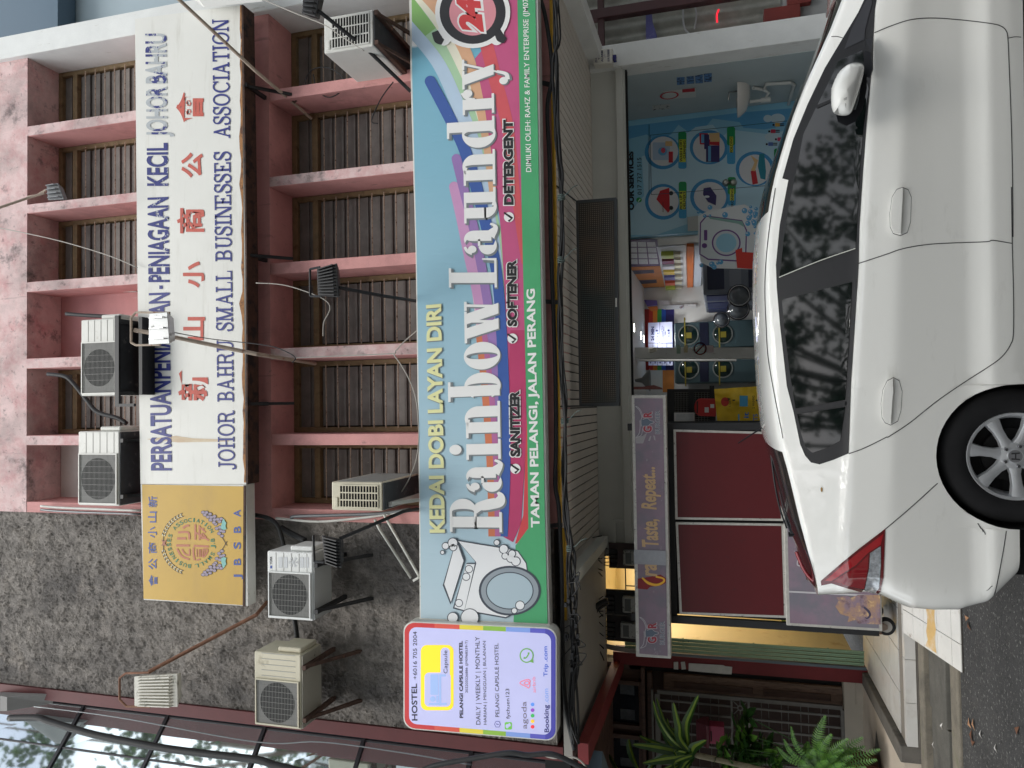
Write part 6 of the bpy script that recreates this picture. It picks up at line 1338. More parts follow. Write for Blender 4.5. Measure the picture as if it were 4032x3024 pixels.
# ================================================================== timber shop at far left
def left_shop():
    t = thing('timber_shopfront', 'old brown timber shopfront behind a pale steel grille', 'building', (-4.6, 9.6, .25))
    WD = M('dark_timber', (84, 62, 52), .6, var=.22, vs=5, sc3=(6, 6, 1), st=[((44, 34, 32), 6, .5, .2)])
    WDL = M('worn_timber', (112, 90, 74), .65, var=.2, vs=5, sc3=(7, 7, 1), st=[((70, 52, 44), 6, .5, .16)])
    DKW = M('door_timber', (64, 44, 36), .6, var=.15, vs=4, sc3=(5, 5, 1))
    b = MB(); b.box((-9, 9.62, .2), (-3.17, 9.7, 3.06)); b.build('door_leaves', DKW, t)
    jx0, jx1 = at(k1(18, 1200, 730), 9.5).x, at(k1(18, 1200, 500), 9.5).x
    b = MB(); b.box((jx0, 9.46, .42), (jx1, 9.6, 2.48)); b.build('jamb', WDL, t, bevel=.01)
    b = MB()
    for z0, z1 in ((.55, 1.30), (1.42, 2.35)): b.box((jx0+.05, 9.445, z0), (jx1-.09, 9.459, z1))
    b.build('jamb_panels', WD, t, bevel=.012)
    b = MB(); b.box((jx1+.002, 9.5, .25), (-3.17, 9.6, 2.9)); b.build('dark_gap', BLACKV, t)
    zt = at(k1(18, 540, 900), 9.5).z; zl = at(k1(18, 455, 900), 9.5).z
    b = MB(); b.box((-9, 9.43, zt), (jx1, 9.6, zt+.06)); b.box((-9, 9.40, zl), (-3.3, 9.6, zl+.05)); b.build('transom_rail', WD, t, bevel=.008)
    b = MB(); b.box((-9, 9.5, zl+.051), (-3.17, 9.6, 3.4)); b.build('upper_boards', WD, t)
    for k in range(14):
        b = MB(); b.box((-9, 7.0+.18*k, 3.12), (-3.34, 7.165+.18*k, 3.15)); b.build('soffit_board', WD, t)
    b = MB(); b.box((-9, 6.95, 3.151), (-3.34, 9.6, 3.4)); b.build('upper_floor', BLACKV, t)
    for y0, y1 in ((1120, 595), (1700, 1262)):
        A, B = at(k1(18, 375, y0), 9.46), at(k1(18, 15, y1), 9.46)
        b = MB(); g = .055
        b.box((A.x-g, 9.42, A.z-g), (B.x+g, 9.499, A.z)); b.box((A.x-g, 9.42, B.z), (B.x+g, 9.499, B.z+g)); b.box((A.x-g, 9.42, A.z+.001), (A.x, 9.499, B.z-.001)); b.box((B.x, 9.42, A.z+.001), (B.x+g, 9.499, B.z-.001)); f = b.build('cabinet_window', WD, t, bevel=.006)
        b = MB(); b.box((A.x, 9.482, A.z), (B.x, 9.486, B.z)); b.build('pane', M('dark_cabinet_glass', (22, 26, 34), .15), f)
        b = MB()
        for u, v in ((.35, .75), (.02, .22)):
            x = A.x+(B.x-A.x)*u; b.box((A.x+(B.x-A.x)*(.72 if u > .3 else .08), 9.478, A.z+.06), (A.x+(B.x-A.x)*(.98 if u > .3 else .34), 9.4815, A.z+.24))
        b.build('meter_inside', M('dim_meter', (70, 76, 82), .5, var=.25, vs=24), f)
    # steel grille
    t2 = thing('steel_grille', 'pale steel security grille with square pattern in front of timber doors', 'grille', (-4.4, 9.38, .4))
    ST = M('grille_steel', (112, 110, 106), .45, metal=.3, var=.12, vs=12); Y = 9.38
    xr = at(k1(18, 1000, 715), Y).x
    zz = lambda x, n=18: at(k1(n, x, 900 if n == 18 else 900), Y).z
    zT, zB = zz(600), zz(1318, 19); b = MB()
    b.box((xr-.045, Y-.02, zB), (xr, Y+.02, zT)); b.box((-7.5, Y-.02, zT-.03), (xr-.046, Y+.02, zT+.03)); b.box((-7.5, Y-.02, zT+.05), (xr, Y+.02, zT+.075)); b.box((-7.5, Y-.02, zB-.03), (xr-.046, Y+.02, zB+.02)); b.box((-7.5, Y-.018, zz(1535)), (xr-.046, Y+.018, zz(1510))); b.box((-7.5, Y-.018, zz(1750)), (xr-.046, Y+.018, zz(1722))); b.build('frame', ST, t2)
    b = MB()
    xs = [at(k1(18, 1000, y), Y).x for y in (842, 975, 1100, 1235, 1370, 1505, 1640)]
    xs += [xs[-1]-.145*k for k in range(1, 14)]
    for x in xs:
        b.box((x-.012, Y-.012, zz(1509)), (x+.012, Y+.006, zT-.031)); b.box((x-.012, Y-.012, zB+.021), (x+.012, Y+.006, zz(1751)))
    b.build('flat_bars', ST, t2)
    b = MB()
    for x in (775, 865, 1015, 1110, 1260, 1360): b.tube([(-7.5, Y+.012, zz(x)), (xr-.02, Y+.012, zz(x))], .005, 6)
    for x in (310, 400, 560, 645, 800, 895, 1055, 1145): b.tube([(-7.5, Y+.012, zz(x, 19)), (xr-.02, Y+.012, zz(x, 19))], .005, 6)
    b.build('round_bars', ST, t2)
    b = MB(); z0, z1 = zz(1722), zz(1536); x = xr-.05; h = z1-z0
    for k in range(8):
        xa = x-h*(k*1.55); c = V((xa-h/2, Y, (z0+z1)/2)); b.ring(c-V((0, .004, 0)), (0, 1, 0), h*.12, h*.2, .01, 16)
        for a in range(8): d = V((math.cos(a*math.pi/4), 0, math.sin(a*math.pi/4))); b.tube([c+d*h*.2, c+d*h*(.47 if a % 2 == 0 else .62)], .006, 5)
    b.build('rosette_panel', ST, t2)
    t3 = thing('letter_box', 'pink gable roofed letter box hung on the steel grille', 'letter box', at(k1(18, 1430, 1250), 9.2))
    PK = M('letterbox_pink', (160, 62, 92), .5, var=.06, vs=6); A, B = at(k1(18, 1432, 1375), 9.18), at(k1(18, 1240, 1132), 9.18)
    b = MB(); b.box((A.x, 9.18, A.z), (B.x, 9.34, B.z)); b.build('case', PK, t3, bevel=.006)
    b = MB(); b.prism([(A.x-.02, 9.10, B.z+.002), (A.x-.02, 9.36, B.z+.002), (A.x-.02, 9.36, B.z+.06), (A.x-.02, 9.24, B.z+.15), (A.x-.02, 9.20, B.z+.15), (A.x-.02, 9.10, B.z+.03)], (B.x-A.x+.05, 0, 0)); b.build('roof', M('letterbox_roof', (110, 56, 66), .6, var=.1, vs=6), t3)
    b = MB(); b.box((A.x+.03, 9.176, B.z-.03), (B.x-.06, 9.179, B.z-.016)); b.build('slot', BLACKV, t3)
    b = MB(); b.box((-9, 9.35, .2), (-3.21, 9.6, .42)); b.box((-3.5, 9.3, .22), (-3.17, 9.62, .30)); b.build('plinth', M('plinth_beige', (176, 168, 154), .7, var=.06, vs=4), t)
left_shop()
# ================================================================== plants
def blade(mb, P, w_, tilt, m0=0, m1=1):
    w_ *= 1.25
    """strap leaf along 3-D points: dark edges, light mid stripe"""
    q = crom(P, 4); k = len(q)
    for i in range(k-1):
        u0, u1 = i/(k-1), (i+1)/(k-1)
        def row(p, t_, u):
            s = t_.cross(tilt).normalized(); ww = w_*(.35+.65*math.sin(math.pi*min(1, u*1.02)**.75))*(1 if u < .97 else .2)
            n = s.cross(t_).normalized()*ww*.25
            return [p-s*ww/2+n, p-s*ww*.16, p+s*ww*.16, p+s*ww/2+n]
        a = row(q[i], (q[i+1]-q[max(i-1, 0)]), u0); c = row(q[i+1], (q[min(i+2, k-1)]-q[i]), u1)
        for j, m in ((0, m0), (1, m1), (2, m0)): mb.add([a[j], a[j+1], c[j+1], c[j]], [[0, 1, 2, 3]], m)
def oval(mb, c, d, up, ln, wd, m=0, cup=.2):
    d = d.normalized(); s = d.cross(up).normalized(); n = s.cross(d)
    v = []; N_ = 5
    for i in range(N_+1):
        u = i/N_; ww = wd*math.sin(math.pi*(u*.94+.03))**.8*(1-.25*u); p = c+d*ln*u-n*ln*.25*u*u
        v += [p-s*ww+n*cup*ww, p, p+s*ww+n*cup*ww]
    f = []
    for i in range(N_): f += [[3*i, 3*i+1, 3*i+4, 3*i+3], [3*i+1, 3*i+2, 3*i+5, 3*i+4]]
    mb.add(v, f, m)
def plants():
    G1 = M('dracaena_green', (56, 94, 42), .4, var=.15, vs=8); G2 = M('dracaena_stripe', (146, 172, 66), .4, var=.12, vs=8)
    POT = M('pot_clay', (110, 74, 58), .8, var=.1, vs=6)
    def pot(t, x, y, r, h): b = MB(); b.lathe((x, y, .228), (0, 0, 1), [(0, 0), (r*.72, 0), (r, h), (r*1.05, h), (r*.92, h), (r*.9, h-.03), (0, h-.03)], 24); b.build('pot', POT, t, smooth=True, ang=40)
    Y = 8.35; top = at(k1(18, 1060, 1495), Y)
    t = thing('dracaena', 'tall potted dracaena with striped strap leaves', 'plant', (top.x-.12, Y, .228))
    pot(t, top.x-.16, Y, .2, .3)
    b = MB(); b.tube(crom([(top.x-.16, Y, .45), (top.x-.14, Y, .9), tuple(at(k1(18, 1500, 1590), Y)), tuple(top)], 6), [.03]*18+[.022], 10); b.build('trunk', M('dracaena_bark', (150, 142, 118), .8, var=.25, vs=20, st=[((90, 82, 62), 10, .56, .1)]), t, smooth=True)
    b = MB(); rr = random.Random(5)
    tr = [([(1000, 1470), (820, 1350), (700, 1210), (600, 1020), (545, 815)], 64, -.25), ([(1010, 1460), (840, 1290), (700, 1100), (640, 950), (585, 780)], 54, -.1), ([(1020, 1440), (890, 1310), (870, 1150), (830, 980), (800, 840)], 84, -.3), ([(1020, 1430), (960, 1250), (960, 1100), (1020, 950), (1110, 750)], 84, -.25), ([(1000, 1490), (800, 1440), (600, 1400), (450, 1380), (290, 1365)], 92, -.05), ([(990, 1500), (800, 1530), (600, 1560), (415, 1600)], 88, -.15), ([(900, 1430), (620, 1370), (500, 1320), (375, 1255)], 66, .15), ([(1030, 1470), (1050, 1400), (1110, 1360), (1210, 1310)], 88, -.2), ([(240, 1305), (270, 1450), (310, 1560), (370, 1690)], 76, -.25), ([(0, 1480), (60, 1590), (130, 1720)], 70, -.2), ([(1010, 1510), (850, 1620), (690, 1740)], 56, .1), ([(1030, 1540), (980, 1640), (880, 1740)], 44, .15), ([(1000, 1480), (790, 1400), (690, 1230), (680, 1050)], 60, .2), ([(1010, 1500), (700, 1500), (520, 1640), (480, 1720)], 60, .2), ([(1000, 1490), (880, 1450), (810, 1440), (840, 1510)], 50, -.3), ([(1040, 1530), (900, 1570), (640, 1690)], 50, .0), ([(1030, 1450), (900, 1230), (760, 1160), (720, 1040)], 56, .1)]
    for P, wd, dy in tr:
        n = len(P); pts = [at(k1(18, *p), Y+dy*i/(n-1)) for i, p in enumerate(P)]
        if P[0][0] > 800: pts[0] = top+V((rr.uniform(-.02, .02), 0, rr.uniform(-.03, .06)))
        blade(b, pts, wd/3.1664*.00285, V((rr.uniform(-.3, .3), -1, .35)))
    for k in range(4):
        a = rr.uniform(0, 6.28); r = rr.uniform(.3, .45); e = top+V((r*math.cos(a), r*math.sin(a)*.8, rr.uniform(-.25, .2))); blade(b, [top, top.lerp(e, .5)+V((0, 0, .1)), e], .05, V((0, -1, .4)))
    b.build('leaves', [G1, G2], t, fix=False, smooth=True)
    # bushy plant
    t = thing('bushy_plant', 'bushy potted plant with broad glossy green leaves under the letter box', 'plant', (at(k1(19, 300, 1500), 8.6).x, 8.6, .228))
    bx = at(k1(19, 300, 1500), 8.6); pot(t, bx.x, 8.6, .17, .26)
    b = MB(); m = MB(); c0 = V((bx.x, 8.6, .48))
    cl = [(18, 1440, 1440), (18, 1580, 1200), (18, 1690, 1000), (18, 1600, 1560), (18, 1740, 1300), (18, 1750, 1480), (19, 120, 1300), (19, 60, 1500), (19, 260, 1440), (19, 380, 1420), (18, 1480, 1600), (18, 1650, 1420), (19, 480, 1550), (19, 200, 1560)]
    for n, x, y in cl:
        e = at(k1(n, x, y), 8.6+rr.uniform(-.15, .15)); m.tube(crom([c0, c0.lerp(e, .5)+V((0, 0, .06)), e], 4), .006, 5)
        for k in range(17):
            a = rr.uniform(0, 6.28); el = rr.uniform(-.5, .7); d = V((math.cos(a)*math.cos(el), math.sin(a)*math.cos(el)-.25, math.sin(el)))
            oval(b, e+d*.02+V((rr.uniform(-.05, .05), rr.uniform(-.06, .06), rr.uniform(-.06, .06))), d, V((rr.uniform(-.3, .3), -.4, 1)), rr.uniform(.11, .18), rr.uniform(.036, .055), 0 if rr.random() < .6 else 1)
    m.build('stems', G1, t); b.build('leaves', [M('bush_leaf', (54, 92, 42), .35, var=.25, vs=5), M('bush_leaf_light', (104, 150, 60), .35, var=.15, vs=5)], t, fix=False, smooth=True)
    # fern
    base = at(k1(19, 1120, 1760), 8.2)
    t = thing('fern', 'bright green sword fern arching over the patterned step', 'plant', (base.x, 8.2, .228)); pot(t, base.x, 8.2, .18, max(.1, base.z-.25))
    b = MB()
    tips = [(1100, 1000, 0), (670, 1140, .1), (1390, 1285, -.25), (1570, 1270, -.2), (1790, 1420, -.3), (1750, 1550, -.35), (580, 1300, .1), (500, 1400, .1), (1180, 1230, -.2), (960, 1420, -.1), (1330, 1420, -.35), (1620, 1650, -.4), (1450, 1500, -.4), (1250, 1500, -.4), (820, 1560, -.2), (1060, 1300, .2), (1600, 1380, -.2), (1700, 1700, -.3), (880, 1330, .2), (1500, 1400, .1), (1350, 1600, -.45), (1130, 1560, -.45), (1480, 1660, -.4)]
    for x, y, dy in tips:
        e = at(k1(19, x, y), 8.2+dy); mid = base.lerp(e, .55)+V((0, -.02, .09)); q = crom([base, mid, e], 14); n = len(q)
        wm = .075 if (x, y) not in ((670, 1140), (580, 1300), (500, 1400)) else .04
        for i in range(3, n-1):
            u = i/(n-1); tt = (q[i+1]-q[i-1]).normalized(); s = tt.cross(V((.1, -1, .5))).normalized(); ln = wm*math.sin(math.pi*min(.98, u*.82+.15))
            for sg in (-1, 1):
                d = (s*sg+tt*.35).normalized(); a = q[i]; g = tt*.009
                b.add([a-g, a+d*ln*.5-g*.8+V((0, 0, -.004)), a+d*ln+V((0, 0, -.012)), a+d*ln*.5+g*.9, a+g], [[0, 1, 2, 3, 4]], 0 if (i+int(x)) % 5 else 1)
        b.tube(q, .0025, 4, 1)
    b.build('fronds', [M('fern_green', (84, 128, 46), .5, var=.2, vs=6), M('fern_dark', (58, 100, 38), .5, var=.2, vs=6)], t, fix=False)
plants()
# ================================================================== inside the laundry
def mural():
    Y = 10.8; z0 = Y-.002
    INK = lambda nm, c, **k: M('mural_'+nm, c, .35, **k)
    def part(nm, c, *polys, dz=0, n=17, mat=None):
        for i, p in enumerate(polys): b = MB(); b.ink([k1(n, *q) for q in p], z0-dz-.00015*i); b.build('mural_print', mat or INK(nm, c), SH)
    C = lambda x, y, rx, ry=None, n=30: ell(x, y, rx, ry or rx*1.02, n)
    part('swirl', (104, 178, 224), [(60, 535), (1000, 420), (1420, 385), (1400, 520), (1180, 560), (1010, 545), (980, 500), (760, 470), (700, 540), (560, 580), (480, 520), (420, 600), (300, 660), (220, 600), (60, 640)], dz=.0002)
    part('mid', (190, 226, 243), [(180, 780), (400, 700), (620, 540), (760, 520), (840, 620), (900, 560), (1230, 600), (1380, 560), (1230, 1000), (1160, 1180), (1100, 1300), (640, 1300), (300, 1420), (70, 1420), (70, 1250), (200, 1100)], dz=.0006)
    part('foam', (206, 228, 238), C(1290, 470, 60, 40), C(1210, 470, 36, 30), C(1245, 620, 60, 36), dz=.001)
    part('ring', (70, 156, 212), C(352, 745, 148, 140), C(730, 705, 158, 140), C(1105, 880, 158, 142), C(355, 1150, 148, 146), C(735, 1110, 160, 148), dz=.0015)
    part('plate', (226, 228, 232), C(356, 737, 122, 120), C(728, 708, 130, 120), C(1105, 888, 130, 124), C(358, 1147, 124, 120), C(738, 1112, 132, 124), dz=.0025)
    part('pale_machine', (182, 204, 226), rrect(270, 665, 410, 810, 10), dz=.0035)
    part('red', (206, 44, 56), rrect(400, 740, 435, 830, 4), [(650, 590), (720, 590), (730, 640), (815, 640), (815, 690), (655, 680)], [(330, 1060), (405, 1035), (410, 1220), (395, 1240), (300, 1130)], [(1070, 900), (1110, 890), (1130, 1000), (1085, 1010)], dz=.004)
    part('tan', (232, 196, 140), rrect(372, 655, 430, 695, 6), [(730, 590), (815, 585), (818, 660), (740, 660)], [(1070, 770), (1130, 810), (1105, 900), (1072, 895), (1100, 830)], dz=.0045)
    part('violet', (60, 50, 110), [(690, 600), (730, 600), (735, 720), (690, 720)], [(705, 690), (815, 690), (815, 825), (705, 825)], [(685, 1040), (740, 1030), (790, 1100), (785, 1180), (720, 1150), (680, 1090)], C(320, 750, 4), dz=.005)
    part('sky', (110, 180, 226), [(665, 600), (690, 600), (690, 670), (665, 670)], [(722, 695), (745, 695), (745, 820), (722, 820)], C(350, 738, 36, 34), dz=.0055)
    part('teal', (40, 140, 160), [(1140, 760), (1180, 755), (1195, 900), (1190, 970), (1150, 960), (1128, 860)], dz=.005)
    part('rose', (230, 90, 110), C(355, 730, 18, 22), dz=.0065)
    part('wheelblack', (40, 40, 44), C(420, 1080, 17), C(420, 1200, 17), dz=.006)
    part('iron', (230, 236, 240), C(712, 1108, 22, 10), dz=.0065)
    part('label_green', (40, 156, 92), rrect(478, 578, 545, 720, 18), rrect(876, 538, 942, 690, 18), rrect(482, 986, 546, 1130, 18), rrect(882, 948, 948, 1090, 18), rrect(1260, 715, 1330, 800, 18), dz=.0030)
    part('label_blue', (76, 172, 222), rrect(478, 640, 545, 880, 18), rrect(876, 600, 944, 842, 18), rrect(482, 1060, 546, 1286, 18), rrect(884, 1030, 948, 1180, 14), dz=.0026)
    part('label_yellow', (222, 226, 70), bar(486, 640, 540, 826), bar(898, 618, 926, 748), bar(488, 1062, 540, 1212), bar(900, 1040, 934, 1140), dz=.0038)
    def T(s, x0, y0, x1, y1, xt, bd=.02): b = MB(); txt(b, s, k1(17, x0, y0), k1(17, x1, y1), k1(17, xt, y0), z0-.008, bold=bd); b.build('mural_lettering', INK('black', (26, 30, 44)), SH)
    T('OUR SERVICES', 118, 1218, 112, 738, 68, .05); T('017 737 1515', 180, 1092, 176, 790, 144, .0)
    T('WASH & DRY', 512, 822, 510, 640, 490); T('CLEANING', 540, 796, 538, 650, 518); T('FOLDING', 922, 748, 920, 620, 902); T('PICK UP &', 512, 1212, 510, 1066, 490); T('DELIVERY', 540, 1208, 538, 1066, 518); T('IRONING', 930, 1188, 928, 1042, 908)
    b = MB(); txt(b, 'RAINBOW', k1(17, 362, 1232), k1(17, 360, 1152), k1(17, 346, 1232), z0-.0085, bold=.0); b.build('mural_lettering', INK('line_red', (110, 40, 50)), SH)
    part('phone', (50, 170, 90), C(158, 1135, 22, 20), dz=.004); part('phone_in', (230, 236, 236), ribbon([(150, 1148), (156, 1142), (168, 1126)], 8, 2), dz=.005)
    gap = INK('door_gap', (50, 80, 104)); b = MB()
    for p, q in (((250, 606), (1560, 470)), ((250, 606), (258, 1092)), ((258, 1092), (1200, 1018)), ((240, 520), (240, 1110))): b.ink([k1(17, *v) for v in ribbon([p, q], 4, 1)], z0-.007)
    b.build('door_joint', gap, SH)
    t = thing('door_knob', 'pair of steel locks on the blue printed cupboard door', 'door lock', at(k1(17, 900, 998), Y))
    for y in (868, 928):
        b = MB(); c = at(k1(17, y, 996), Y); b.lathe(c, (0, -1, 0), [(.05, .0), (.05, .02), (.03, .05), (0, .055)], 20); b.build('knob', M('lock_steel', (170, 168, 160), .3, metal=.9), t, smooth=True, ang=40)
    # people figures printed along the lower edge of the mural
    for k, (x, y, c) in enumerate(((1290, 522, (226, 180, 90)), (1255, 575, (210, 60, 90)), (1310, 640, (220, 70, 110)), (1235, 680, (90, 120, 190)))):
        part('fig%d' % k, c, rrect(x-22, y-16, x+18, y+14, 6), dz=.004); part('fig_dark', (40, 36, 50), C(x-34, y, 9), bar(x+18, y-12, x+52, y-4), bar(x+18, y+2, x+52, y+10), dz=.0045)
mural()
def inner_things():
    # right wall (X = 4.13): notices and wash basin
    X = 4.127; A = lambda n, *P: [atx(p, X) for p in K(n, *P)]
    BLU = M('licence_blue', (92, 136, 186), .5, var=.2, vs=30, st=[((50, 62, 90), 26, .5, .06)]); WH = M('notice_white', (206, 208, 204), .5, st=[((150, 90, 90), 22, .64, .05)])
    for k, q in enumerate(([(465, 135), (530, 130), (530, 190), (468, 196)], [(545, 128), (605, 122), (608, 182), (548, 188)], [(615, 122), (678, 108), (680, 180), (620, 182)], [(686, 106), (752, 98), (752, 168), (690, 172)])):
        b = MB(); b.prism(A(17, *q), (-.003, 0, 0)); tag(b.build('licence_sticker', BLU), ('topmost blue licence sticker on the grey side wall', 'second blue licence sticker from the top, darker than its neighbours', 'third blue licence sticker from the top on side wall', 'lowest blue licence sticker on the grey side wall')[k], 'sticker', 'licence stickers on the side wall')
    t = thing('wall_notice', 'white no smoking notice with red ring on the grey side wall', 'notice', A(17, (490, 265))[0])
    b = MB(); b.prism(A(17, (352, 248), (620, 220), (622, 295), (360, 312)), (-.003, 0, 0)); b.build('sheet', WH, t)
    RDN = M('notice_red', (190, 40, 50), .5); b = MB(); c = atx(k1(17, 405, 283), X-.005); b.ring(c, (1, 0, 0), .10, .125, .001, 24); b.build('ring', RDN, t)
    b = MB(); b.face([atx(p, X-.005) for p in K(17, (510, 232), (612, 222), (614, 250), (512, 258))]); b.build('red_block', RDN, t)
    b = MB(); b.prism(A(17, (265, 365), (410, 350), (410, 390), (268, 402)), (-.003, 0, 0)); tag(b.build('wall_notice', M('notice_bw', (190, 190, 186), .5, st=[((40, 40, 42), 16, .55, .05)])), 'small black and white notice above the no smoking one', 'notice')
    CER = M('ceramic', (214, 210, 204), .15, coat=.5); PV = M('pvc_white', (208, 210, 206), .4)
    bc = atx(k1(17, 1000, 300), 4.13); t = thing('wash_basin', 'white ceramic wash basin with tap fixed to the grey side wall', 'basin', bc)
    p0, p1 = atx(k1(17, 960, 430), 3.95), atx(k1(17, 955, 175), 4.1); zt = (p0.z+p1.z)/2; yc = (p0.y+p1.y)/2
    b = MB(); vs = []; n = 20
    for r, h in ((.0, -.17), (.10, -.165), (.19, -.11), (.23, -.03), (.235, 0), (.215, 0), (.18, -.05), (.0, -.11)):
        for j in range(n+1):
            a = -math.pi/2+math.pi*j/n; vs.append((4.128-r*1.5*math.cos(a), yc+r*1.2*math.sin(a), zt+h))
    m = n+1; b.add(vs, [[i*m+j, i*m+j+1, (i+1)*m+j+1, (i+1)*m+j] for i in range(7) for j in range(n)]); b.build('bowl', CER, t, smooth=True, ang=50)
    b = MB(); b.tube([(4.09, yc-.08, zt), (4.09, yc-.08, zt+.10), (3.98, yc-.08, zt+.11)], .012, 8); b.build('tap', M('tap_chrome', (190, 190, 190), .15, metal=1), t, smooth=True)
    b = MB(); b.tube([(3.96, yc, zt-.16), (3.96, yc, zt-.34), (4.04, yc, zt-.40), (4.10, yc, zt-.34), (4.10, yc-.1, zt-.2)], .022, 8); b.tube([(3.96, yc, zt-.3), (3.96, yc, zt-.42)], .034, 10); b.build('waste_trap', PV, t)
    o = MB(); o.tube([atx(p, 4.10) for p in K(17, (1185, 225), (1195, 190), (1395, 178), (1425, 195), (1365, 400))], .022, 8); tag(o.build('pipe', PV), 'white drain pipe bent round on the grey side wall below the basin', 'pipe')
    # white paper by the mural, price cards, orange board, dispenser shelf on the receding wall
    b = MB(); b.plate(K(17, (552, 1275), (640, 1262), (645, 1385), (556, 1390)), 10.78, .006); tag(b.build('wall_notice', WH), 'blank white sheet framed at the left end of the blue mural', 'notice')
    X2 = 2.395; B = lambda n, *P: [atx(p, X2) for p in K(n, *P)]
    t = thing('price_board', 'white price cards in a purple frame high on the inner wall', 'board', B(16, (230, 90))[0])
    b = MB(); b.prism(B(16, (80, -90), (300, -110), (410, -100), (440, 178), (100, 190)), (-.01, 0, 0)); b.build('board', M('board_purple', (84, 60, 110), .5), t)
    b = MB(); f = lambda u, v: (90+(300*u)+40*v*u-0*(1-v), -80+250*v)
    CD = M('price_card', (214, 218, 224), .5, st=[((120, 124, 140), 20, .6, .05)])
    for i in range(3):
        for j in range(4):
            u0, u1, v0, v1 = i/3+.02, (i+1)/3-.02, j/4+.02, (j+1)/4-.02
            b.face([atx(k1(16, *f(u, v)), X2-.013) for u, v in ((u0, v0), (u1, v0), (u1, v1), (u0, v1))])
    b.build('price_cards', CD, t)
    t = thing('orange_board', 'orange instruction board on the inner wall behind the price cards', 'board', B(16, (280, 380))[0])
    b = MB(); b.prism(B(16, (95, 198), (440, 186), (520, 545), (400, 640), (270, 690), (235, 640)), (-.008, 0, 0)); b.build('board', M('board_orange', (222, 142, 70), .5, var=.1, vs=4), t)
    dk = M('board_print', (70, 70, 90), .5)
    for x0, x1, y in ((120, 370, 250), (170, 400, 358), (212, 425, 440), (250, 450, 515)): b = MB(); b.face([atx(p, X2-.010) for p in K(16, (x0, y-14), (x1, y-24), (x1+6, y+12), (x0+20, y+28))]); b.build('board_print', dk, t)
    for l, c, P in (('purple notice highest on the back wall above an orange one', (110, 96, 170), [(262, 555), (405, 560), (412, 615), (300, 625)]), ('small white price list below the purple notice', (206, 206, 214), [(425, 560), (540, 560), (545, 605), (430, 612)]), ('small orange notice right beside the rainbow stripes', (214, 130, 70), [(300, 632), (410, 622), (418, 668), (345, 680)]), ('tall white list on the back wall between stripes and dispenser rack', (200, 206, 216), [(470, 618), (690, 608), (700, 655), (480, 660)]), ('second white list beside the dispenser rack end', (212, 214, 218), [(700, 604), (828, 600), (830, 645), (705, 652)])):
        b = MB(); b.plate(K(16, *P), 15.46, .006); tag(b.build('wall_notice', M('notice_deep_%d_%d' % (c[0], c[2]), c, .5, st=[((120, 100, 110), 9, .58, .08)])), l, 'notice', 'notices on the back wall')
    t = thing('dispenser_shelf', 'pale detergent dispenser rack with bottles along the inner wall', 'dispenser', B(16, (600, 300))[0])
    b = MB(); b.prism(B(16, (400, -30), (720, -50), (735, 590), (560, 600), (450, 180)), (-.012, 0, 0)); b.build('back_panel', M('dispenser_white', (206, 212, 218), .4), t)
    b = MB(); b.prism(B(16, (730, -60), (808, -60), (795, 520), (738, 520)), (-.05, 0, 0)); b.build('orange_strip', M('strip_orange', (206, 110, 50), .5), t)
    b = MB(); b.prism(B(16, (810, -60), (900, -60), (880, 500), (800, 500)), (-.035, 0, 0)); b.build('lower_panel', M('dispenser_pale', (196, 206, 222), .4), t)
    cols = [(196, 210, 90), (120, 40, 70), (210, 210, 220), (226, 196, 90), (110, 110, 170), (200, 90, 60)]
    for k in range(9):
        y = 20+62*k; s = 1-.05*k; c = cols[k % 6]
        b = MB(); b.prism(B(16, (450+8*k, y), (585+3*k, y-4), (588+3*k, y+34*s), (454+8*k, y+36*s)), (-.08, 0, 0)); b.build('bottle', M('bottle_%d' % (k % 6), c, .4), t)
        b = MB(); b.prism(B(16, (592+3*k, y), (660+3*k, y), (660+3*k, y+30*s), (592+3*k, y+30*s)), (-.06, 0, 0)); b.build('scoop', M('scoop_cream', (206, 204, 182), .5), t)
    # washers with open round doors along that wall
    WS = M('washer_steel', (128, 136, 150), .4); CH = M('door_chrome', (170, 172, 176), .15, metal=1); DG = M('door_dark_glass', (110, 118, 126), .1, coat=.8)
    labs = ('front washer with its round glass door swung open, nearest the street', 'second washer with open round door along the inner wall', 'third washer deep inside with open round door')
    for k, (n, x, y, r, Yd) in enumerate(((16, 1300, 510, 130, 12.2), (16, 1292, 655, 126, 13.1), (16, 1110, 770, 92, 13.9))):
        c = at(k1(n, x, y), Yd); rr = (at(k1(n, x-r, y), Yd)-c).length
        t = thing('washing_machine', labs[k], 'washer', (2.05, Yd+.4, .205), 'front loading washers along the inner wall')
        b = MB(); b.box((1.72, Yd+.06, .21), (2.38, Yd+.80, 1.95)); b.build('cabinet', WS, t, bevel=.02)
        b = MB(); b.ring(c, (0, 1, 0), rr*.78, rr, .06, 36); b.build('door_ring', M('door_black_ring', (60, 60, 64), .3), t, smooth=True, ang=40)
        b = MB(); b.lathe(c, (0, -1, 0), [(rr*.79, 0), (rr*.6, .05), (rr*.3, .08), (0, .09)], 28); d = b.build('door_glass', DG, t, smooth=True)
        b = MB(); b.ring(c-V((0, .05, 0)), (0, 1, 0), rr*.80, rr*.92, .012, 36); b.build('chrome_rim', CH, t, smooth=True)
        b = MB(); b.box((1.80, Yd+.045, .9), (2.30, Yd+.058, 1.25)); b.box((1.80, Yd+.045, 1.62), (2.30, Yd+.058, 1.88)); b.build('front_panel', M('washer_front_blue', (44, 50, 76), .35), t); b = MB(); b.box((1.84, Yd+.04, 1.36), (2.1, Yd+.058, 1.54)); b.build('price_plate', M('plate_pale', (150, 156, 170), .4), t)
        b = MB(); b.box((1.70, Yd+.1, 1.45), (1.719, Yd+.7, 1.9)); b.build('control_panel', M('washer_panel', (70, 78, 120), .4), t)
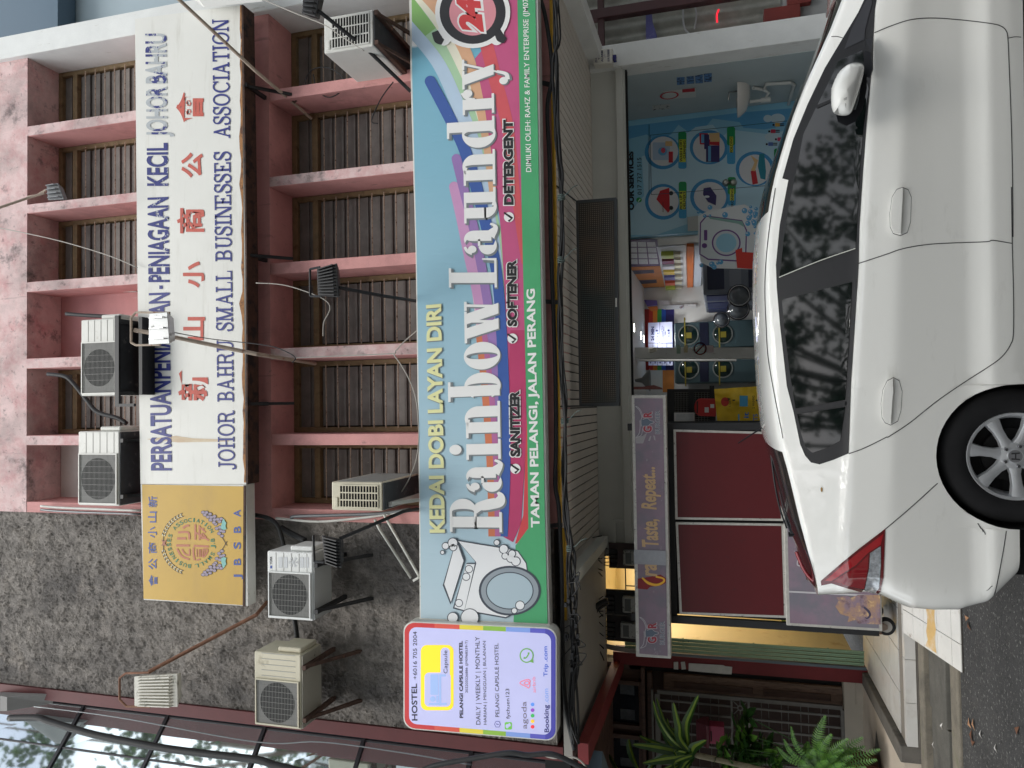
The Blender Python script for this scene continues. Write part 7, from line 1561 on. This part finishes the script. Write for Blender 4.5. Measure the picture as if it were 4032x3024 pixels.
    # stacked dryers on the back wall
    DB = M('dryer_body', (74, 98, 106), .4, var=.05, vs=3); DPN = M('dryer_panel', (26, 32, 60), .35); YT = M('yellow_tag', (158, 148, 52), .5); DGL = M('dryer_glass', (24, 50, 48), .1, coat=.5); DCH = M('dryer_rim', (170, 178, 178), .3, metal=.7)
    Yd = 14.5
    for k, (y1, y0, cy) in enumerate(((1010, 808, 935), (1190, 1010, None), (1450, 1195, 1308))):
        if cy is None: continue
        P, Q = at(k1(16, 1290, y0 if k == 0 else 1450), Yd), at(k1(16, 596, y1 if k == 0 else 1195), Yd)
        P, Q = at(k1(16, 1290, 1065 if k == 0 else 1450), Yd), at(k1(16, 596, 805 if k == 0 else 1195), Yd)
        t = thing('stacked_dryer', ('stacked pair of dryers under the white price sign', '', 'stacked pair of dryers left of the inner column')[k], 'dryer', ((P.x+Q.x)/2, Yd+.4, .205), 'stacked dryers on the back wall')
        b = MB(); b.box((P.x, Yd, .21), (Q.x, Yd+.9, Q.z)); b.build('cabinet', DB, t, bevel=.02)
        A, E = at(k1(16, 968, cy), Yd), at(k1(16, 872, cy), Yd)
        b = MB(); b.box((P.x+.02, Yd-.012, A.z), (Q.x-.02, Yd-.001, E.z)); b.build('control_panel', DPN, t)
        for x, r in ((748 if k == 0 else 752, 113), (1122, 112)):
            c = at(k1(16, x, cy-(10 if x > 1000 else 0)), Yd-.02); rr = (at(k1(16, x-r, cy), Yd)-at(k1(16, x, cy), Yd)).length
            b = MB(); b.ring(c, (0, 1, 0), rr*.88, rr, .05, 40); d = b.build('door', DCH, t, smooth=True, ang=40)
            b = MB(); b.lathe(c, (0, -1, 0), [(rr*.88, -.01), (rr*.6, .015), (0, .025)], 32); b.build('door_glass', DGL, d, smooth=True)
            b = MB(); b.box((c.x-.33*1.0, Yd-.06, c.z+.05), (c.x+.33, Yd-.055, c.z+.075)); b.box((c.x-.07, Yd-.06, c.z-.06), (c.x+.04, Yd-.055, c.z+.04)); b.build('yellow_tag', YT, d)
    # rainbow band painted on the back wall, price sign
    RB = [(150, 30, 30), (206, 60, 50), (232, 140, 50), (60, 160, 70), (40, 90, 190), (46, 40, 110)]
    xs = [272, 318, 362, 409, 456, 502, 592]
    for k in range(6):
        b = MB(); b.ink([k1(16, x, y) for x, y in bar(xs[k], 655, xs[k+1], 1320)], 15.492); b.build('rainbow_band', M('band_%d' % k, RB[k], .5), SH)
    b = MB(); b.ink([k1(16, x, y) for x, y in bar(468, 1320, 592, 1560)], 15.49); b.build('orange_band', MC['board_orange'], SH)
    t = thing('price_sign', 'white price sign reading 24 MIN on the back wall', 'sign', at(k1(16, 440, 920), 15.35))
    b = MB(); b.plate(K(16, (310, 805), (572, 793), (578, 1268), (314, 1268)), 15.35, .04); b.build('panel', M('price_sign_white', (196, 202, 236), .5, emit=.04), t)
    b = MB(); z = 15.346
    PI_ = M('price_ink', (44, 50, 120), .5)
    def T(s, x, y0, y1, xt, bd=.02): b = MB(); txt(b, s, k1(16, x, y0), k1(16, x, y1), k1(16, xt, y0), z, bold=bd); b.build('lettering', PI_, t)
    T('24 MIN', 376, 1000, 846, 340, .05); T('6 x', 424, 958, 912, 398); T('Additional Time', 466, 996, 836, 454); T('Tambah Masa', 484, 990, 846, 472); T('6 Min', 502, 940, 896, 490); T('1 x', 542, 952, 906, 520)
    for p in (bar(434, 800, 439, 1022), bar(310, 1022, 576, 1029)): b.ink([k1(16, x, y) for x, y in p], z)
    for q in ((405, 890), (532, 888)): b.ink([k1(16, x, y) for x, y in ell(q[0], q[1], 12, 11, 14)], z)
    for x in (360, 410, 460, 510): b.ink([k1(16, a, c) for a, c in bar(x, 1030, x+4, 1268)], z)
    for x in (335, 385, 440, 490, 545): T('MIN', x+12, 1246, 1212, x-10)
    b.build('ruled_lines', PI_, t)
    # column notices
    NT = [('small green notice on white inner column', (620, 1050, 662, 1140), (150, 180, 160)), ('beige notice on white inner column', (700, 1050, 740, 1128), (200, 190, 150)), ('framed line drawing notice on white inner column', (790, 1066, 836, 1108), (200, 200, 196)), ('no smoking notice on white inner column', (846, 1050, 910, 1120), (210, 206, 204)), ('pale pink notice below the no smoking one', (916, 1050, 1022, 1126), (200, 184, 186))]
    for l, (x0, y0, x1, y1), c in NT:
        b = MB(); b.plate([k1(16, x, y) for x, y in bar(x0, y0, x1, y1)], 12.592, .006); o = tag(b.build('column_notice', M('notice_%d' % x0, c, .5, st=[((90, 90, 90), 12, .62, .05)])), l, 'notice', 'notices on the inner column')
        if 'no smoking' in l:
            b = MB(); c_ = at(k1(16, 876, 1086), 12.588); b.ring(c_, (0, 1, 0), .085, .105, .001, 20); b.face([c_+V((-.07, -.001, .055)), c_+V((-.055, -.001, .07)), c_+V((.07, -.001, -.055)), c_+V((.055, -.001, -.07))]); b.build('ban_ring', RDN, o)
    t = thing('wall_speaker', 'small white speaker box high on the inner column', 'speaker', at(k1(16, 360, 1100), 12.5))
    b = MB(); b.plate(K(16, (312, 1092), (390, 1066), (402, 1102), (322, 1135)), 12.42, .16); b.build('case', M('speaker_cream', (206, 204, 190), .5), t, bevel=.02)
    # counter corner: black rack, notice, red box, yellow bag
    t = thing('black_rack', 'black wire mesh rack behind the food cart inside the shop', 'rack', at(k1(8, 1600, 960), 10.2))
    b = MB()
    for x0, y0, x1, y1 in ((1005, 862, 1050, 1090), (1050, 862, 1290, 880), (1145, 880, 1178, 1075), (1280, 840, 1310, 1075)): b.plate([k1(8, x, y) for x, y in bar(x0, y0, x1, y1)], 10.2, .05)
    b.build('frame', BLKM, t)
    b = MB()
    for i in range(14):
        for p in (bar(1052, 884+i*13.5, 1144, 886+i*13.5), bar(1180, 884+i*13.5, 1280, 886+i*13.5)): b.plate([k1(8, x, y) for x, y in p], 10.22, .006)
    for i in range(12): b.plate([k1(8, x, y) for x, y in bar(1056+i*19, 882, 1058+i*19, 1075)], 10.23, .006)
    b.build('wire_mesh', M('mesh_grey', (120, 122, 118), .5), t)
    b = MB(); b.plate([k1(8, x, y) for x, y in bar(1010, 862, 1320, 1080)], 10.5, .02); b.build('rack_back', M('rack_shadow', (40, 36, 34), .8, var=.3, vs=6), t)
    t = thing('framed_notice', 'white framed notice on the black rack', 'notice', at(k1(8, 1115, 1045), 10.1))
    b = MB(); b.plate([k1(8, x, y) for x, y in bar(1050, 1015, 1184, 1074)], 10.1, .02); b.build('frame', M('frame_white', (206, 206, 204), .5), t, bevel=.004)
    b = MB(); b.ink([k1(8, x, y) for x, y in bar(1064, 1024, 1172, 1066)], 10.097); b.build('sheet', M('sheet_pale', (186, 190, 192), .5, var=.1, vs=30), t)
    t = thing('coin_box', 'red metal box with rounded top beside the yellow bag', 'box', at(k1(8, 1325, 985), 10.0))
    RX = M('coin_red', (176, 34, 32), .4); b = MB(); b.plate([k1(8, *p) for p in [(1322, 925), (1322, 1040)]+[(1225-45*math.sin(R(a)), 980+58*math.cos(R(a))) for a in range(0, 181, 15)]], 9.95, .16); b.build('case', RX, t, bevel=.01)
    b = MB(); b.ink([k1(8, x, y) for x, y in bar(1196, 940, 1206, 1018)], 9.947); b.build('slot', M('slot_dark', (60, 14, 14), .5), t)
    b = MB(); b.ink([k1(8, x, y) for x, y in bar(1248, 980, 1275, 1014)], 9.947); b.ink([k1(8, x, y) for x, y in bar(1285, 960, 1310, 985)], 9.947); b.build('stickers', WH, t)
    t = thing('laundry_bag', 'big yellow printed laundry bag standing by the red box', 'bag', at(k1(8, 1640, 965), 9.9))
    YB = M('bag_yellow', (214, 178, 34), .6, var=.1, vs=5); b = MB(); nx = 24; ny = 18; vs = []
    q = [k1(8, 1310, 862), k1(8, 1680, 838), k1(8, 1680, 1075), k1(8, 1330, 1070)]
    for i in range(nx+1):
        for j in range(ny+1):
            u, v = i/nx, j/ny; p = tuple(q[0][k]*(1-u)*(1-v)+q[1][k]*u*(1-v)+q[2][k]*u*v+q[3][k]*(1-u)*v for k in (0, 1))
            c = at(p, 9.85); vs.append(c+V((0, .05*noise.noise((c.x*5, c.z*5, 1))+.03*noise.noise((c.x*14, c.z*14, 4))-.06*math.sin(math.pi*v), 0)))
    b.add(vs, [[i*(ny+1)+j, (i+1)*(ny+1)+j, (i+1)*(ny+1)+j+1, i*(ny+1)+j+1] for i in range(nx) for j in range(ny)])
    b.add([v+V((0, .22, 0)) for v in vs], [[i*(ny+1)+j, (i+1)*(ny+1)+j, (i+1)*(ny+1)+j+1, i*(ny+1)+j+1] for i in range(nx) for j in range(ny)]); b.build('bag_cloth', YB, t, smooth=True)
    zb = 9.70
    for nm, c, P in (('bag_print', (70, 150, 190), [bar(1475, 905, 1528, 975), bar(1465, 1025, 1474, 1068)]), ('bag_print', (180, 50, 40), [ell(1380, 945, 26, 30, 18)]), ('bag_print', (60, 46, 30), [ell(1390, 930, 22, 12, 14), bar(1428, 930, 1446, 940), bar(1580, 930, 1600, 940)])):
        b = MB()
        for i, p in enumerate(P): b.ink([k1(8, *v) for v in p], zb-.002*i)
        b.build(nm, M('bag_print_%d' % c[0], c, .6), t)
    b = MB(); Tb = lambda s, x, y0, y1, xt: txt(b, s, k1(8, x, y0), k1(8, x, y1), k1(8, xt, y0), zb, bold=.02)
    Tb('1. DIRTY', 1418, 975, 918, 1404); Tb('2. WASHING', 1572, 988, 905, 1556); b.build('lettering', M('bag_ink', (50, 44, 20), .6), t)
    b = MB(); Tb('it', 1534, 1050, 1012, 1498); Tb('TS', 1592, 1068, 1024, 1560); b.build('lettering', M('bag_print_blue', (50, 110, 180), .6), t)
    b = MB(); b.plate(K(16, (110, 1500), (150, 1530), (470, 1530), (455, 1510), (370, 1482), (250, 1500)), 10.6, .03); tag(b.build('striped_cloth', M('striped_cloth', (150, 96, 92), .8, var=.3, vs=40, sc3=(1, 1, 8))), 'pink striped cloth hanging above the black rack', 'cloth')
    b = MB(); b.lathe(at(k1(16, 285, 1430), 11.2), (0, 0, -1), [(.02, -.16), (.04, -.06), (.16, .05), (.17, .06)], 20); o = tag(b.build('pendant_shade', M('shade_grey', (130, 134, 136), .35), None, smooth=True), 'grey cone shaped pendant shade hanging inside the shop', 'lamp')
    # flat cut-out standee of a washer with bubbles
    t = thing('washer_standee', 'flat cut-out board of a white washer with blue bubbles', 'standee', at(k1(17, 1120, 1450), 10.35)); Y = 10.35
    WB = M('standee_white', (222, 226, 228), .4); b = MB()
    b.plate(K(17, (640, 1270), (700, 1235), (900, 1190), (1020, 1170), (1120, 1230), (1130, 1640), (1100, 1700), (760, 1690), (660, 1640), (640, 1460)), Y, .02)
    b.build('board', WB, t)
    for k, (c, P) in enumerate((((110, 70, 140), [(655, 1320), (705, 1262), (1000, 1300), (1040, 1380), (1035, 1560), (990, 1640), (720, 1625), (650, 1580)]), ((214, 222, 226), [(665, 1325), (710, 1272), (995, 1308), (1030, 1385), (1025, 1555), (985, 1628), (724, 1614), (660, 1575)]))):
        b = MB(); b.ink(K(17, *P), Y-.003-.003*k); b.build('washer_print', M('standee_%d' % k, c, .4), t)
    b = MB(); b.ink(K(17, (720, 1270), (1000, 1308), (1022, 1360), (970, 1330), (740, 1290)), Y-.008); b.build('washer_print', M('standee_teal', (140, 180, 172), .4), t)
    for k, (c, r) in enumerate((((110, 70, 140), 118), ((206, 214, 220), 106), ((150, 200, 222), 84))):
        b = MB(); b.ink([k1(17, x, y) for x, y in ell(870, 1485, r, r*.92, 40)], Y-.009-.002*k); b.build('door_print', M('standee_door_%d' % k, c, .3), t)
    b = MB(); b.ink([k1(17, x, y) for x, y in rrect(688, 1380, 715, 1465, 6)], Y-.009); b.ink([k1(17, x, y) for x, y in ell(692, 1508, 22, 20, 20)], Y-.009); b.build('panel_print', MC['standee_0'], t)
    bub, hi = MB(), MB(); rr = random.Random(9)
    for i in range(30):
        x, y = rr.uniform(640, 1130), rr.choice((rr.uniform(1190, 1275), rr.uniform(1640, 1690))) if i % 2 else rr.uniform(1200, 1420)
        if i % 2 == 0: x = rr.uniform(1045, 1125)
        r = rr.uniform(9, 24); bub.ink([k1(17, a, c) for a, c in ell(x, y, r, r, 18)], Y-.004-.0002*i); hi.ink([k1(17, a, c) for a, c in ell(x-r*.3, y-r*.3, r*.3, r*.3, 8)], Y-.0045-.0002*i)
    bub.build('bubbles', M('bubble_blue', (96, 170, 216), .3), t); hi.build('bubble_glints', WB, t)
    b = MB(); b.ink(K(17, (945, 1545), (1000, 1525), (1000, 1560), (1100, 1565), (1120, 1700), (960, 1690)), Y-.012); b.build('red_box_print', M('standee_red', (214, 60, 46), .4), t)
    # ceiling downlights
    EM = M('downlight', (255, 250, 240), .4, emit=14)
    for k, (x, y) in enumerate(((108, 808), (157, 860), (232, 945), (261, 980))):
        c = atz(k1(16, x, y), 3.19); b = MB(); b.lathe(c, (0, 0, 1), [(0, 0), (.075, 0)], 20)
        t = thing('downlight', ('lit ceiling downlight nearest the street', 'second lit ceiling downlight from the street, brightest', 'third lit ceiling downlight from the street', 'lit ceiling downlight deepest in the shop')[k], 'ceiling lamp', c, 'downlights in the laundry ceiling'); b.build('lens', EM, t)
        b = MB(); b.ring(c-V((0, 0, .002)), (0, 0, 1), .076, .10, .012, 24); b.build('trim_ring', FRAMEW, t)
        l = bpy.data.lights.new('downlight_lamp', 'SPOT'); l.energy = 15; l.spot_size = R(140); l.spot_blend = .6; l.shadow_soft_size = .07; l.color = (1, .98, .95); o = bpy.data.objects.new('downlight_lamp', l); col.objects.link(o); o.location = c-V((0, 0, .03))
inner_things()
# ================================================================== street trees on the far side (seen mirrored in car windows and glass wall)
def tree(x, y, h, r, label, seed, cx=0, cy=0, zlo=.55, nl=16, per=12, sm=.5, lf=1):
    rr = random.Random(seed); t = thing('street_tree', label, 'tree', (x, y, 0), 'street trees seen mirrored in glass')
    b = MB(); top = V((x+cx*.6, y+cy*.6, h*.8)); b.tube(crom([(x, y, 0), (x+.1, y, h*.3), tuple(top)], 5), [.26-.018*i for i in range(11)], 8)
    limbs = []
    for i in range(nl):
        a = 6.28*i/nl*1.618; q = r*math.sqrt((i+.5)/nl); z = h*rr.uniform(.3, .6); e = V((x+cx+q*math.cos(a), y+cy+q*math.sin(a), h*rr.uniform(zlo, 1))); b.tube(crom([(x+cx*.2, y+cy*.2, z), ((x+e.x)/2, (y+e.y)/2, (z+e.z)/2+.2), tuple(e)], 4), [.08-.007*k for k in range(9)], 5); limbs.append(e)
    b.build('trunk', M('tree_bark', (86, 72, 58), .9, var=.3, vs=8), t)
    b = MB()
    cl = [(e+V((rr.gauss(0, r*.2), rr.gauss(0, r*.2), rr.gauss(0, h*.05)))) for e in limbs for _ in range(per)]
    for c in cl:
        s = rr.uniform(.6, 1.35)*sm
        for k in range(64):
            p = c+V((rr.gauss(0, s*.6), rr.gauss(0, s*.6), rr.gauss(0, s*.4))); d = V((rr.uniform(-1, 1), rr.uniform(-1, 1), rr.uniform(-1, .3))).normalized(); u = d.orthogonal().normalized()*rr.uniform(.045, .075)*lf; d *= rr.uniform(.10, .20)*lf
            b.add([p, p+d*.5+u, p+d, p+d*.5-u], [[0, 1, 2, 3]], 0 if k % 3 else 1)
    b.build('crown', [M('tree_leaf', (52, 78, 40), .5, var=.2, vs=3), M('tree_leaf_light', (82, 112, 52), .5, var=.2, vs=3)], t, fix=False)
tree(-1.5, -6.5, 12.0, 5.6, 'broad leafy tree mirrored in the side windows of the white car', 1, cx=.9, cy=2.0, zlo=.66, nl=34, per=7, sm=.42)
tree(6.5, -6.5, 8.6, 2.6, 'thin leafy tree mirrored in the mirror glass wall', 3)
tree(9.0, -1.0, 24.0, 3.0, 'tall leafy tree mirrored high in the mirror glass wall', 4, nl=8, per=6, zlo=.6, sm=.6, lf=1.5)
def tower():
    t = thing('tower_block', 'tall white block with dark windows mirrored in the glass wall', 'building', (19, -7, 0)); b = MB(); b.box((16, -10, 0), (23, -4.5, 18.6)); b.build('wall', M('tower_wall', (186, 190, 190), .8), t)
    b = MB()
    for z in range(3, 18, 2): b.box((15.97, -9.6, z), (15.995, -4.9, z+1.1))
    b.build('window_strips', M('tower_window', (50, 66, 74), .2), t)
tower()
def opposite():  # unseen block, added to keep low sky light off the porch
    t = thing('porch_shade_block', 'long pale two storey block added across the street to shade the porch', 'building', (0, -16, 0)); b = MB(); b.box((-30, -24, 0), (30, -16, 9.5)); b.build('wall', M('shade_block_wall', (170, 164, 152), .9, var=.08, vs=1), t)
    for k in range(12):
        for z in (1.0, 5.0): b = MB(); b.box((-28+4.8*k, -16.03, z), (-25+4.8*k, -15.99, z+2.2)); b.build('window', M('shade_block_window', (50, 56, 62), .3), t)
opposite()
